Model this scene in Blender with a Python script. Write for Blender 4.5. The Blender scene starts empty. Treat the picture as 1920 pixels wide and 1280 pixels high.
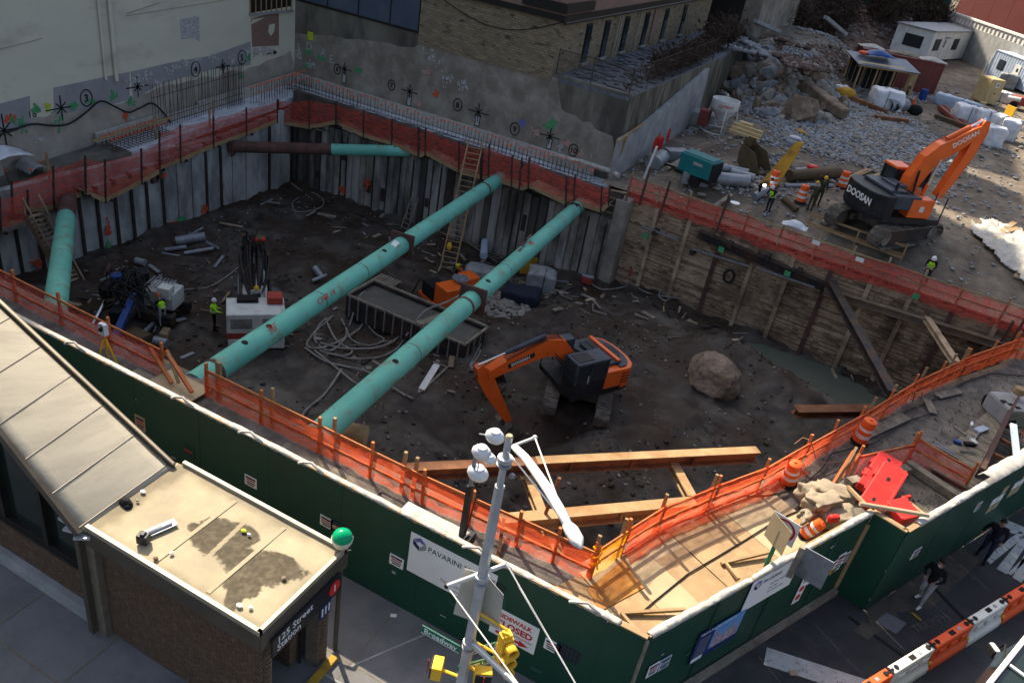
import bpy,bmesh,math,random
import numpy as np
from mathutils import Vector,Matrix,noise
random.seed(7)
S = bpy.context.scene
COL = S.collection
R_ = math.radians
F_,CX,CY,HC = 1493.0,960.0,640.0,17.0
_dn = np.array([500-CX,3150-CY,F_]); _dn /= np.linalg.norm(_dn)
_v1 = np.array([-3070-CX,-980-CY,F_]); _v1 -= _dn*(_v1@_dn); _v1 /= np.linalg.norm(_v1)
_up = -_dn; _X = -_v1; _Y = np.cross(_up,_X)
RW = np.array([_X,_Y,_up])
cam = bpy.data.cameras.new('camera'); camo = bpy.data.objects.new('camera', cam); COL.objects.link(camo)
cam.sensor_width = 36; cam.lens = F_*36/1920; cam.clip_end = 2000; cam.clip_start = .5
_c0,_c1,_c2 = RW@np.array([1,0,0]),RW@np.array([0,-1,0]),RW@np.array([0,0,-1])
camo.matrix_world = Matrix(((_c0[0],_c1[0],_c2[0],0),(_c0[1],_c1[1],_c2[1],0),(_c0[2],_c1[2],_c2[2],HC),(0,0,0,1)))
S.camera = camo
SUN_EL = R_(42.8); SUN_H = Vector((-.8147, .5797))
W = bpy.data.worlds.new('World'); S.world = W; W.use_nodes = True
_sk = W.node_tree.nodes.new('ShaderNodeTexSky'); _sk.sky_type = 'NISHITA'; _sk.sun_disc = False
_sk.sun_elevation = SUN_EL; _sk.sun_rotation = math.atan2(SUN_H.x,SUN_H.y); _sk.dust_density = 4.0
_bg = W.node_tree.nodes['Background']; _bg.inputs[1].default_value = .1
_hs = W.node_tree.nodes.new('ShaderNodeHueSaturation'); _hs.inputs['Saturation'].default_value = .8
W.node_tree.links.new(_sk.outputs[0], _hs.inputs['Color']); W.node_tree.links.new(_hs.outputs[0], _bg.inputs[0])
_sl = bpy.data.lights.new('sun','SUN'); _sl.energy = 4.6; _sl.angle = R_(.53); _sl.color = (1.0, .87, .68)
_so = bpy.data.objects.new('sun', _sl); COL.objects.link(_so)
_sd = Vector((SUN_H.x*math.cos(SUN_EL),SUN_H.y*math.cos(SUN_EL),math.sin(SUN_EL)))
_so.rotation_euler = (-_sd).to_track_quat('-Z','Y').to_euler(); _so.location = (0, 0, 60)
S.view_settings.view_transform = 'Standard'; S.view_settings.look = 'None'
S.view_settings.exposure = 1.2; S.view_settings.gamma = 1.0; S.view_settings.use_curve_mapping = False
def _ray(px,py): return RW@np.array([px-CX,py-CY,F_])
def P(px,py,z=.0):
 d = _ray(px,py); t = (z-HC)/d[2]; return Vector((d[0]*t,d[1]*t,z))
def proj(w):
 c = RW.T@(np.array(w)-np.array([0,0,HC])); return c[0]/c[2]*F_+CX,c[1]/c[2]*F_+CY
def PY(px,py,Y0):
 d = _ray(px,py); t = Y0/d[1]; return Vector((d[0]*t,Y0,HC+d[2]*t))
def PX(px,py,X0):
 d = _ray(px,py); t = X0/d[0]; return Vector((X0,d[1]*t,HC+d[2]*t))
def sst(a,b,x):
 t = max(.0,min(1.0,(x-a)/(b-a))); return t*t*(3-2*t)
def terr(x,y):
 z = 1.5*sst(50.2,55.0,y)*sst(-15,-9,x) + .02*max(0,y-54)
 z += 4.6*sst(80,108,y)*(1-sst(109,124,y))*sst(-3.0,-15.0,x)+2.6*math.exp(-((x+11.5)/4.2)**2-((y-91)/9)**2) + 1.2*sst(112,140,y)*sst(2,-6,x)
 return z
def G(px,py):
 d = _ray(px,py); d = d/np.linalg.norm(d); s = 20.0
 while s < 500:
  x,y,z = d[0]*s,d[1]*s,HC+d[2]*s
  if z <= terr(x,y): break
  s += .05
 return Vector((x,y,terr(x,y)))
def nz(x,y,s,o=4,seed=.0):
 a,t,w = 1.0, .0, .0
 for k in range(o):
  t += a*noise.noise(Vector((x*s+seed,y*s-seed,seed*1.7))); w += a; a *= .55; s *= 2.03
 return t/w
def mat(name,c1,c2=None,sc=3.0,rough=.8,metal=.0,bump=.15,bsc=25.0,dirt=None,dsc=.6,dth=.52,damt=.7,spec=.22,dw=.09,stretch=None,coat=.0):
 m = bpy.data.materials.new(name); m.use_nodes = True; nt = m.node_tree; N = nt.nodes; L = nt.links
 b = N['Principled BSDF']; b.inputs['Roughness'].default_value = rough; b.inputs['Metallic'].default_value = metal
 b.inputs['Specular IOR Level'].default_value = spec
 if coat: b.inputs['Coat Weight'].default_value = coat
 ge = N.new('ShaderNodeNewGeometry'); vec = ge.outputs['Position']
 if stretch:
  mp = N.new('ShaderNodeMapping'); mp.inputs['Scale'].default_value = stretch; L.new(vec, mp.inputs[0]); vec2 = mp.outputs[0]
 else: vec2 = vec
 if c2 is None: c2 = tuple(min(1,x*.72) for x in c1)
 n1 = N.new('ShaderNodeTexNoise'); n1.inputs['Scale'].default_value = sc; n1.inputs['Detail'].default_value = 7; n1.inputs['Roughness'].default_value = .62
 L.new(vec2, n1.inputs['Vector'])
 r1 = N.new('ShaderNodeValToRGB'); r1.color_ramp.elements[0].position = .36; r1.color_ramp.elements[1].position = .66
 r1.color_ramp.elements[0].color = (*c2,1); r1.color_ramp.elements[1].color = (*c1,1)
 L.new(n1.outputs[0],r1.inputs[0]); out = r1.outputs[0]
 if dirt:
  n2 = N.new('ShaderNodeTexNoise'); n2.inputs['Scale'].default_value = dsc; n2.inputs['Detail'].default_value = 9; n2.inputs['Roughness'].default_value = .68
  L.new(vec2, n2.inputs['Vector'])
  mr = N.new('ShaderNodeMapRange'); mr.inputs[1].default_value = dth-dw; mr.inputs[2].default_value = dth+dw; mr.inputs[3].default_value = 0; mr.inputs[4].default_value = damt
  L.new(n2.outputs[0],mr.inputs[0])
  mx = N.new('ShaderNodeMix'); mx.data_type = 'RGBA'; mx.inputs[7].default_value = (*dirt, 1)
  L.new(mr.outputs[0],mx.inputs[0]); L.new(out,mx.inputs[6]); out = mx.outputs[2]
 L.new(out, b.inputs['Base Color'])
 if bump:
  n3 = N.new('ShaderNodeTexNoise'); n3.inputs['Scale'].default_value = bsc; n3.inputs['Detail'].default_value = 5
  L.new(vec, n3.inputs['Vector'])
  bp = N.new('ShaderNodeBump'); bp.inputs['Strength'].default_value = min(1, bump*3); bp.inputs['Distance'].default_value = .03
  L.new(n3.outputs[0], bp.inputs['Height']); L.new(bp.outputs[0], b.inputs['Normal'])
  rr = N.new('ShaderNodeMapRange'); rr.inputs[3].default_value = max(.03, rough-.12); rr.inputs[4].default_value = min(1, rough+.12)
  L.new(n1.outputs[0], rr.inputs[0]); L.new(rr.outputs[0], b.inputs['Roughness'])
 return m
def net_mat(name,col,dens=.55):
 m = bpy.data.materials.new(name); m.use_nodes = True; nt = m.node_tree; N = nt.nodes; L = nt.links
 N.remove(N['Principled BSDF'])
 di = N.new('ShaderNodeBsdfDiffuse'); tl = N.new('ShaderNodeBsdfTranslucent'); tp = N.new('ShaderNodeBsdfTransparent')
 for n in (di,tl): n.inputs[0].default_value = (*col,1)
 a = N.new('ShaderNodeMixShader'); a.inputs[0].default_value = .45; L.new(di.outputs[0], a.inputs[1]); L.new(tl.outputs[0], a.inputs[2])
 ge = N.new('ShaderNodeNewGeometry'); n1 = N.new('ShaderNodeTexNoise'); n1.inputs['Scale'].default_value = 2.2; n1.inputs['Detail'].default_value = 6
 L.new(ge.outputs['Position'], n1.inputs['Vector'])
 mp = N.new('ShaderNodeMapping'); mp.inputs['Scale'].default_value = (1,1,3.2); L.new(ge.outputs['Position'], mp.inputs[0]); L.new(mp.outputs[0], n1.inputs['Vector'])
 mr = N.new('ShaderNodeMapRange'); mr.inputs[1].default_value = .32; mr.inputs[2].default_value = .68; mr.inputs[3].default_value = dens-.18; mr.inputs[4].default_value = dens+.2
 L.new(n1.outputs[0],mr.inputs[0])
 b = N.new('ShaderNodeMixShader'); L.new(mr.outputs[0], b.inputs[0]); L.new(tp.outputs[0], b.inputs[1]); L.new(a.outputs[0], b.inputs[2])
 L.new(b.outputs[0], N['Material Output'].inputs[0]); return m
def glass_mat(name,col=(.02,.03,.035),rough=.08):
 m = bpy.data.materials.new(name); m.use_nodes = True; b = m.node_tree.nodes['Principled BSDF']
 b.inputs['Base Color'].default_value = (*col, 1); b.inputs['Roughness'].default_value = rough; b.inputs['Specular IOR Level'].default_value = .8; return m
M = {}
def _m(k, *a, **kw): M[k] = mat(k, *a, **kw)
_m('mud', (.10,.088,.076), (.022,.019,.017), sc=.7, rough=.66, bump=.33, bsc=7, dirt=(.036,.021,.013), dsc=.25, dth=.5, damt=.9)
_m('silt', (.12,.12,.115), (.07,.07,.068), sc=.9, rough=.7, bump=.2, bsc=6)
_m('yard', (.25,.205,.155), (.13,.107,.083), sc=1.2, rough=.95, bump=.33, bsc=8, dirt=(.075,.06,.048), dsc=.16, damt=.85)
_m('dirt', (.17,.15,.13), (.08,.072,.066), sc=1.6, rough=.95, bump=.33, bsc=12, dirt=(.26,.24,.22), dsc=.7, dth=.6, damt=.6)
_m('sidewalk', (.175,.175,.18), (.135,.135,.14), sc=.8, rough=.8, bump=.06, bsc=40, dirt=(.085,.088,.095), dsc=.45, dth=.56, damt=.6)
_m('asphalt', (.052,.052,.056), (.036,.036,.039), sc=1.2, rough=.8, bump=.12, bsc=60, dirt=(.09,.082,.073), dsc=.5, dth=.6, damt=.7)
_m('asphalt_lit', (.10,.085,.07), (.06,.052,.045), sc=1.4, rough=.85, bump=.1, bsc=60)  # browner, paler road colour that stands for sunlit asphalt
_m('road_white', (.55,.55,.53), (.40,.40,.39), sc=3, rough=.8, bump=.05, dirt=(.07,.07,.07), dsc=5, dth=.60, damt=.85, dw=.03)
_m('stucco', (.60,.585,.48), (.53,.515,.42), sc=.25, rough=.9, bump=.08, bsc=10, dirt=(.27,.255,.21), dsc=.35, dth=.64, damt=.55, stretch=(1,.55,1.4))
_m('stucco_low', (.40,.37,.315), (.27,.245,.205), sc=.7, rough=.95, bump=.2, bsc=7, dirt=(.30,.29,.27), dsc=.9, dth=.62, damt=.5)
_m('grey_paint', (.30,.305,.315), (.25,.255,.265), sc=.8, rough=.85, bump=.05, dirt=(.24,.235,.22), dsc=1.5, dth=.63, damt=.6)
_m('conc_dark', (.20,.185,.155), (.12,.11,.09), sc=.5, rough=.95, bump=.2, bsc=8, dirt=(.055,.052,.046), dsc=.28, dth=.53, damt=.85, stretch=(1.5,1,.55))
_m('conc_wall', (.34,.31,.265), (.24,.215,.18), sc=.9, rough=.95, bump=.2, bsc=7, dirt=(.15,.13,.105), dsc=.5, dth=.5, damt=.8)
_m('terrace_side', (.22,.20,.155), (.075,.065,.05), sc=.9, rough=.95, bump=.2, bsc=8, dirt=(.03,.028,.024), dsc=.7, dth=.55, damt=.9, stretch=(1,1.6,.35))
_m('conc_light', (.36,.365,.365), (.24,.245,.245), sc=1.0, rough=.9, bump=.1, bsc=12, dirt=(.22,.22,.22), dsc=.9, damt=.6)
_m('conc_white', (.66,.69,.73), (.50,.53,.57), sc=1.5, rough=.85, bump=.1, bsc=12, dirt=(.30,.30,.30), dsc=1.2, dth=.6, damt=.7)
_m('panel_left', (.46,.47,.455), (.33,.335,.325), sc=.8, rough=.9, bump=.1, bsc=7, dirt=(.12,.12,.12), dsc=.6, damt=.7, stretch=(1,1,.4))
_m('panel_back', (.37,.345,.305), (.21,.195,.17), sc=.9, rough=.9, bump=.18, bsc=7, dirt=(.045,.042,.038), dsc=.7, dth=.5, damt=.85, stretch=(1,1,.3))
_m('steel_dark', (.055,.05,.05), (.028,.026,.026), sc=3, rough=.65, metal=.3, bump=.1, dirt=(.11,.06,.035), dsc=1.3, dth=.56)
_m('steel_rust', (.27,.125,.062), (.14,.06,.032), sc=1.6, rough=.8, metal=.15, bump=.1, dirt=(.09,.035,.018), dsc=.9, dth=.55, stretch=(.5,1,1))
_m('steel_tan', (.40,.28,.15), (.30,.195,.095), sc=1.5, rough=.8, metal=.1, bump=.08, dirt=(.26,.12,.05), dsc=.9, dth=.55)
_m('steel_brown', (.13,.065,.055), (.085,.045,.038), sc=1.6, rough=.75, bump=.08, dirt=(.05,.03,.025), dsc=1.2)
_m('rebar', (.085,.06,.05), (.04,.03,.028), sc=5, rough=.8, metal=.2, bump=0)
_m('green_pipe', (.15,.46,.37), (.105,.36,.29), sc=.5, rough=.55, bump=.04, bsc=6, dirt=(.17,.22,.15), dsc=.9, dth=.58, damt=.75, dw=.05)
_m('orange_paint', (.80,.14,.02), (.72,.115,.016), sc=1.2, rough=.42, bump=.02, dirt=(.22,.07,.03), dsc=2.2, dth=.66, damt=.7, dw=.05, coat=.2)
_m('navy_paint', (.055,.07,.09), (.035,.045,.06), sc=1.2, rough=.45, bump=.02, dirt=(.09,.085,.08), dsc=1.6, dth=.62, damt=.6)
_m('black_paint', (.022,.024,.028), (.014,.015,.018), sc=2, rough=.5, bump=.03, dirt=(.06,.055,.05), dsc=2, dth=.62, damt=.6)
_m('track_steel', (.30,.27,.235), (.13,.115,.10), sc=3, rough=.6, metal=.35, bump=.12, dirt=(.06,.05,.042), dsc=1.6, dth=.5)
_m('chrome', (.75,.77,.8), (.65,.67,.7), rough=.15, metal=1.0, bump=0)
_m('hose', (.30,.285,.26), (.18,.17,.155), sc=2, rough=.7, bump=.05)
_m('hose_black', (.02,.02,.02), rough=.6, bump=.05)
_m('timber', (.40,.275,.15), (.28,.185,.10), sc=3, rough=.85, bump=.1, dirt=(.14,.095,.055), dsc=1.5, dth=.58, stretch=(1,1,1))
_m('timber_grey', (.30,.265,.21), (.19,.165,.13), sc=3, rough=.9, bump=.12, dirt=(.11,.095,.075), dsc=1.6, dth=.55)
_m('timber_old', (.41,.295,.185), (.25,.175,.11), sc=1.4, rough=.9, bump=.2, bsc=14, dirt=(.07,.05,.036), dsc=.4, dth=.5, damt=.8)
_m('timber_old_b', (.49,.38,.26), (.34,.25,.165), sc=1.4, rough=.9, bump=.2, bsc=14, dirt=(.10,.07,.045), dsc=.4, dth=.54, damt=.8)
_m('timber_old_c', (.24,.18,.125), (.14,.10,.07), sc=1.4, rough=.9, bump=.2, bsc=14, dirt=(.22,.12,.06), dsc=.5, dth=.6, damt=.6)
_m('orange_wood', (.62,.19,.06), (.46,.14,.05), sc=3, rough=.8, bump=.08, dirt=(.35,.17,.08), dsc=3, dth=.6)
_m('plywood', (.36,.245,.135), (.28,.185,.10), sc=1.6, rough=.8, bump=.06, dirt=(.42,.28,.15), dsc=.8, dth=.58, damt=.5)
_m('plywood_pale', (.44,.345,.215), (.37,.285,.175), sc=1.3, rough=.8, bump=.05, dirt=(.45,.33,.2), dsc=.9, dth=.63, damt=.5)
_m('plywood_rust', (.52,.24,.055), (.36,.14,.03), sc=1.6, rough=.8, bump=.05, dirt=(.16,.08,.04), dsc=1.1, dth=.55)
_m('hoarding', (.012,.060,.036), (.009,.050,.030), sc=.35, rough=.42, bump=.02, bsc=5, dirt=(.02,.075,.05), dsc=1.2, dth=.62, damt=.5, spec=.35)
_m('hoarding_light', (.03,.10,.065), (.018,.072,.045), sc=3, rough=.6, bump=.04)
_m('white_sheet', (.52,.50,.45), (.34,.32,.285), sc=4, rough=.6, bump=.25, bsc=6, dirt=(.35,.33,.30), dsc=1.6, dth=.62, damt=.6)
_m('plastic_white', (.72,.74,.78), (.55,.57,.62), sc=2.2, rough=.4, bump=.25, bsc=5, dirt=(.30,.31,.34), dsc=1.2, dth=.6, damt=.6)
_m('plastic_haze', (.30,.32,.33), (.18,.195,.20), sc=2, rough=.3, bump=.3, bsc=6)
_m('blue_tarp', (.02,.07,.28), (.015,.05,.18), sc=3, rough=.45, bump=.2, bsc=7)
_m('white_paint', (.72,.72,.70), (.60,.60,.58), sc=1.4, rough=.55, bump=.03, dirt=(.32,.30,.27), dsc=1.2, dth=.63, damt=.6)
_m('cream_paint', (.62,.64,.60), (.50,.52,.49), sc=1.4, rough=.55, bump=.03, dirt=(.22,.19,.16), dsc=1.6, dth=.6, damt=.6)
_m('red_paint', (.38,.06,.04), (.27,.045,.032), sc=2, rough=.6, bump=.04, dirt=(.14,.06,.04), dsc=1.4, dth=.6)
_m('container_red', (.21,.055,.045), (.14,.04,.034), sc=2, rough=.7, bump=.04, dirt=(.09,.045,.035), dsc=1.0, dth=.56)
_m('container_blue', (.42,.50,.62), (.35,.42,.53), sc=2, rough=.6, bump=.03, dirt=(.2,.2,.22), dsc=1.5, dth=.64)
_m('grey_metal', (.30,.32,.35), (.22,.235,.26), sc=2, rough=.5, metal=.4, bump=.04, dirt=(.12,.12,.12), dsc=1.8, dth=.6)
_m('galv', (.50,.53,.56), (.42,.445,.475), sc=2.5, rough=.42, metal=.35, bump=.03, dirt=(.30,.31,.33), dsc=3, dth=.6, damt=.5)
_m('teal_paint', (.01,.17,.18), (.008,.13,.14), sc=2, rough=.5, bump=.03, dirt=(.05,.08,.08), dsc=2, dth=.6)
_m('yellow_paint', (.52,.28,.025), (.38,.20,.02), sc=1.5, rough=.6, bump=.06, dirt=(.15,.08,.03), dsc=1.4, dth=.56)
_m('signal_yellow', (.85,.50,.04), (.78,.45,.03), sc=2, rough=.45, bump=.02, dirt=(.45,.27,.05), dsc=3, dth=.64, damt=.5)
_m('tan_paint', (.55,.42,.22), (.45,.34,.17), sc=1.5, rough=.7, bump=.04, dirt=(.3,.22,.12), dsc=2, dth=.6)
_m('bucket_brown', (.16,.115,.06), (.09,.065,.035), sc=1.5, rough=.75, metal=.2, bump=.1, dirt=(.05,.04,.03), dsc=1.5)
_m('drum_orange', (.85,.13,.025), (.75,.11,.02), sc=3, rough=.5, bump=.03, dirt=(.4,.12,.05), dsc=2.5, dth=.63)
_m('barrier_orange', (.88,.12,.03), (.80,.10,.025), sc=2, rough=.45, bump=.03, dirt=(.45,.11,.05), dsc=2, dth=.63, damt=.6)
_m('barrier_white', (.76,.74,.66), (.66,.64,.57), sc=2, rough=.5, bump=.03, dirt=(.38,.34,.27), dsc=1.8, dth=.6, damt=.6)
_m('barrier_red', (.60,.03,.024), (.48,.024,.02), sc=2, rough=.45, bump=.02, dirt=(.35,.04,.03), dsc=2, dth=.64)
_m('roof_metal', (.40,.345,.235), (.31,.265,.18), spec=.06, sc=.8, rough=.85, metal=.0, bump=.05, bsc=8, dirt=(.27,.235,.17), dsc=.9, dth=.54, damt=.7)
_m('roof_slope', (.34,.315,.26), (.27,.25,.205), spec=.1, sc=1.6, rough=.75, metal=.0, bump=.06, bsc=8, dirt=(.38,.35,.285), dsc=1.4, dth=.52, damt=.7, stretch=(1.5,.22,.3))
_m('roof_stain', (.13,.11,.085), (.085,.072,.055), sc=5, rough=.9, bump=.05, dirt=(.40,.35,.26), dsc=6, dth=.60, damt=.9, dw=.04)
_m('fascia', (.10,.085,.065), (.075,.062,.048), sc=2, rough=.5, metal=.2, bump=.02)
_m('edge_metal', (.38,.335,.25), (.30,.265,.20), sc=2, rough=.5, metal=.2, bump=.02)
_m('brick', (.125,.080,.052), (.08,.052,.035), sc=6, rough=.8, bump=.06, dirt=(.22,.15,.11), dsc=7, dth=.60, damt=.6)
_m('mortar', (.19,.155,.115), (.13,.105,.08), sc=5, rough=.95, bump=.06)
_m('frame_black', (.022,.02,.018), rough=.4, bump=.02)
_m('sign_white', (.80,.80,.78), (.74,.74,.72), sc=2, rough=.55, bump=0, dirt=(.6,.6,.58), dsc=2, dth=.65, damt=.4)
_m('sign_back', (.50,.49,.43), (.43,.42,.37), sc=2, rough=.5, metal=.2, bump=.02)
_m('sign_green', (.01,.17,.09), (.008,.14,.075), rough=.45, bump=0)
_m('sign_black', (.016,.016,.02), rough=.45, bump=0)
_m('sign_navy', (.02,.04,.14), (.015,.03,.11), rough=.45, bump=0)
_m('print_dark', (.05,.05,.07), rough=.6, bump=0)
_m('print_grey', (.35,.35,.37), rough=.6, bump=0)
_m('print_white', (.85,.85,.83), rough=.6, bump=0)
_m('print_red', (.62,.03,.03), rough=.5, bump=0)
_m('print_blue', (.16,.17,.45), rough=.5, bump=0)
_m('photo_sky', (.16,.35,.65), (.09,.24,.52), sc=2, rough=.5, bump=0)
_m('photo_city', (.50,.42,.45), (.22,.17,.22), sc=9, rough=.5, bump=0)
_m('mark_black', (.02,.02,.02), rough=.9, bump=0)
_m('mark_green', (.07,.34,.14), (.06,.25,.11), rough=.9, bump=0)
_m('mark_lime', (.5,.62,.03), rough=.9, bump=0)
_m('mark_red', (.62,.10,.05), rough=.9, bump=0)
_m('mark_white', (.5,.51,.51), (.27,.275,.28), sc=6, rough=.9, bump=0)
_m('mark_pink', (.50,.30,.26), (.35,.22,.19), sc=4, rough=.9, bump=0)
_m('clad_blue', (.075,.095,.14), (.06,.078,.115), sc=.6, rough=.35, bump=.02, dirt=(.10,.12,.16), dsc=.4, dth=.55)
_m('brick_red_far', (.27,.17,.14), (.18,.115,.095), sc=5, rough=.9, bump=.1)
_m('slate', (.15,.165,.19), (.08,.086,.10), sc=4, rough=.7, bump=.3, bsc=6, dirt=(.20,.21,.24), dsc=3, dth=.58, damt=.8)
_m('rock', (.33,.305,.27), (.20,.183,.16), sc=2.5, rough=.95, bump=.25, bsc=7, dirt=(.15,.13,.11), dsc=1.0, dth=.55)
_m('rock_brown', (.29,.225,.17), (.17,.125,.09), sc=2.0, rough=.95, bump=.3, bsc=7, dirt=(.10,.065,.045), dsc=.8, dth=.52)
_m('rock_grey', (.30,.31,.33), (.17,.175,.19), sc=3, rough=.95, bump=.25, bsc=8)
_m('gravel', (.38,.41,.455), (.22,.235,.26), sc=7, rough=.95, bump=.3, bsc=20)
_m('bank', (.13,.085,.07), (.065,.042,.035), sc=1.5, rough=.95, bump=.33, bsc=3, dirt=(.24,.21,.19), dsc=.7, dth=.6, damt=.8)
_m('brush', (.075,.05,.038), (.035,.025,.019), sc=4, rough=.9, bump=0)
_m('hivis', (.42,.85,.02), (.35,.75,.015), sc=5, rough=.7, bump=.1, bsc=20)
_m('cloth_black', (.012,.012,.014), (.008,.008,.009), sc=6, rough=.9, bump=.15, bsc=15)
_m('cloth_navy', (.022,.026,.045), (.014,.016,.028), sc=6, rough=.9, bump=.15, bsc=15)
_m('cloth_grey', (.40,.41,.43), (.27,.28,.29), sc=6, rough=.9, bump=.15, bsc=15)
_m('cloth_olive', (.055,.06,.03), (.035,.038,.02), sc=6, rough=.9, bump=.15, bsc=15)
_m('cloth_mustard', (.30,.16,.04), (.22,.11,.03), sc=6, rough=.9, bump=.15, bsc=15)
_m('skin', (.42,.24,.16), (.36,.20,.13), sc=6, rough=.6, bump=0)
_m('hair', (.012,.010,.009), rough=.7, bump=.1, bsc=40)
_m('helmet_white', (.80,.80,.78), rough=.35, bump=0)
_m('helmet_yellow', (.75,.50,.03), rough=.35, bump=0)
_m('helmet_red', (.60,.08,.02), rough=.35, bump=0)
_m('silver', (.6,.6,.6), rough=.4, bump=0)
_m('sack', (.34,.28,.20), (.25,.20,.145), sc=2.5, rough=.85, bump=.2, bsc=7, dirt=(.24,.2,.15), dsc=1.5, dth=.58)
_m('globe_green', (.0,.30,.13), (.0,.27,.115), rough=.18, bump=0)
_m('globe_white', (.72,.66,.52), rough=.3, bump=0)
_m('curb_yellow', (.55,.33,.02), (.42,.25,.02), sc=4, rough=.8, bump=.06, dirt=(.2,.14,.05), dsc=3)
_m('rubber', (.015,.015,.015), rough=.8, bump=.1)
_m('slurry', (.13,.125,.11), (.10,.095,.085), sc=1.2, rough=.25, bump=.02, bsc=3)
_m('red_wall_shade', (.10,.014,.012), (.08,.011,.010), sc=.6, rough=.7, bump=.02)  # red darkened so the far wall looks shaded
_m('green_screen', (.01,.10,.075), (.008,.07,.055), sc=1, rough=.8, bump=.1)
def attr_mix(m,name,col):
 nt = M[m].node_tree; b = nt.nodes['Principled BSDF']; s = b.inputs['Base Color'].links[0].from_socket
 at = nt.nodes.new('ShaderNodeAttribute'); at.attribute_name = name; mx = nt.nodes.new('ShaderNodeMix'); mx.data_type = 'RGBA'; mx.inputs[7].default_value = (*col,1)
 nt.links.new(at.outputs['Fac'], mx.inputs[0]); nt.links.new(s, mx.inputs[6]); nt.links.new(mx.outputs[2], b.inputs['Base Color'])
attr_mix('mud','silt',(.125,.115,.10)); M['roof_flat'] = M['roof_metal'].copy(); attr_mix('roof_flat','stain',(.060,.050,.036))
def catm(pts_,k=5):
 out = []
 for i in range(len(pts_)-1):
  p0 = pts_[max(0,i-1)]; p1 = pts_[i]; p2 = pts_[i+1]; p3 = pts_[min(len(pts_)-1,i+2)]
  for t in np.linspace(0,1,k)[:-1]: out.append(.5*((2*p1)+(p2-p0)*t+(2*p0-5*p1+4*p2-p3)*t*t+(3*p1-3*p2+p3-p0)*t**3))
 return out+[pts_[-1]]
M['net'] = net_mat('net', (.92,.14,.05), .58)
M['net_red_shade'] = net_mat('net_red_shade', (.72,.12,.09), .52)  # darker, redder copy of the orange net for runs in shade
M['net_yellow'] = net_mat('net_yellow', (.95,.42,.02), .62)
M['clear_sheet'] = net_mat('clear_sheet', (.75,.75,.72), .5)
M['glass'] = glass_mat('glass'); M['glass_green'] = glass_mat('glass_green', (.01,.018,.014), .12)
M['water'] = glass_mat('water', (.115,.13,.105), .14)
def emit_mat(name,c,s):
 m = bpy.data.materials.new(name); m.use_nodes = True; b = m.node_tree.nodes['Principled BSDF']
 b.inputs['Emission Color'].default_value = (*c, 1); b.inputs['Emission Strength'].default_value = s; return m
M['spark'] = emit_mat('spark', (.9,.95,1.0), 6.0)
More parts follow.
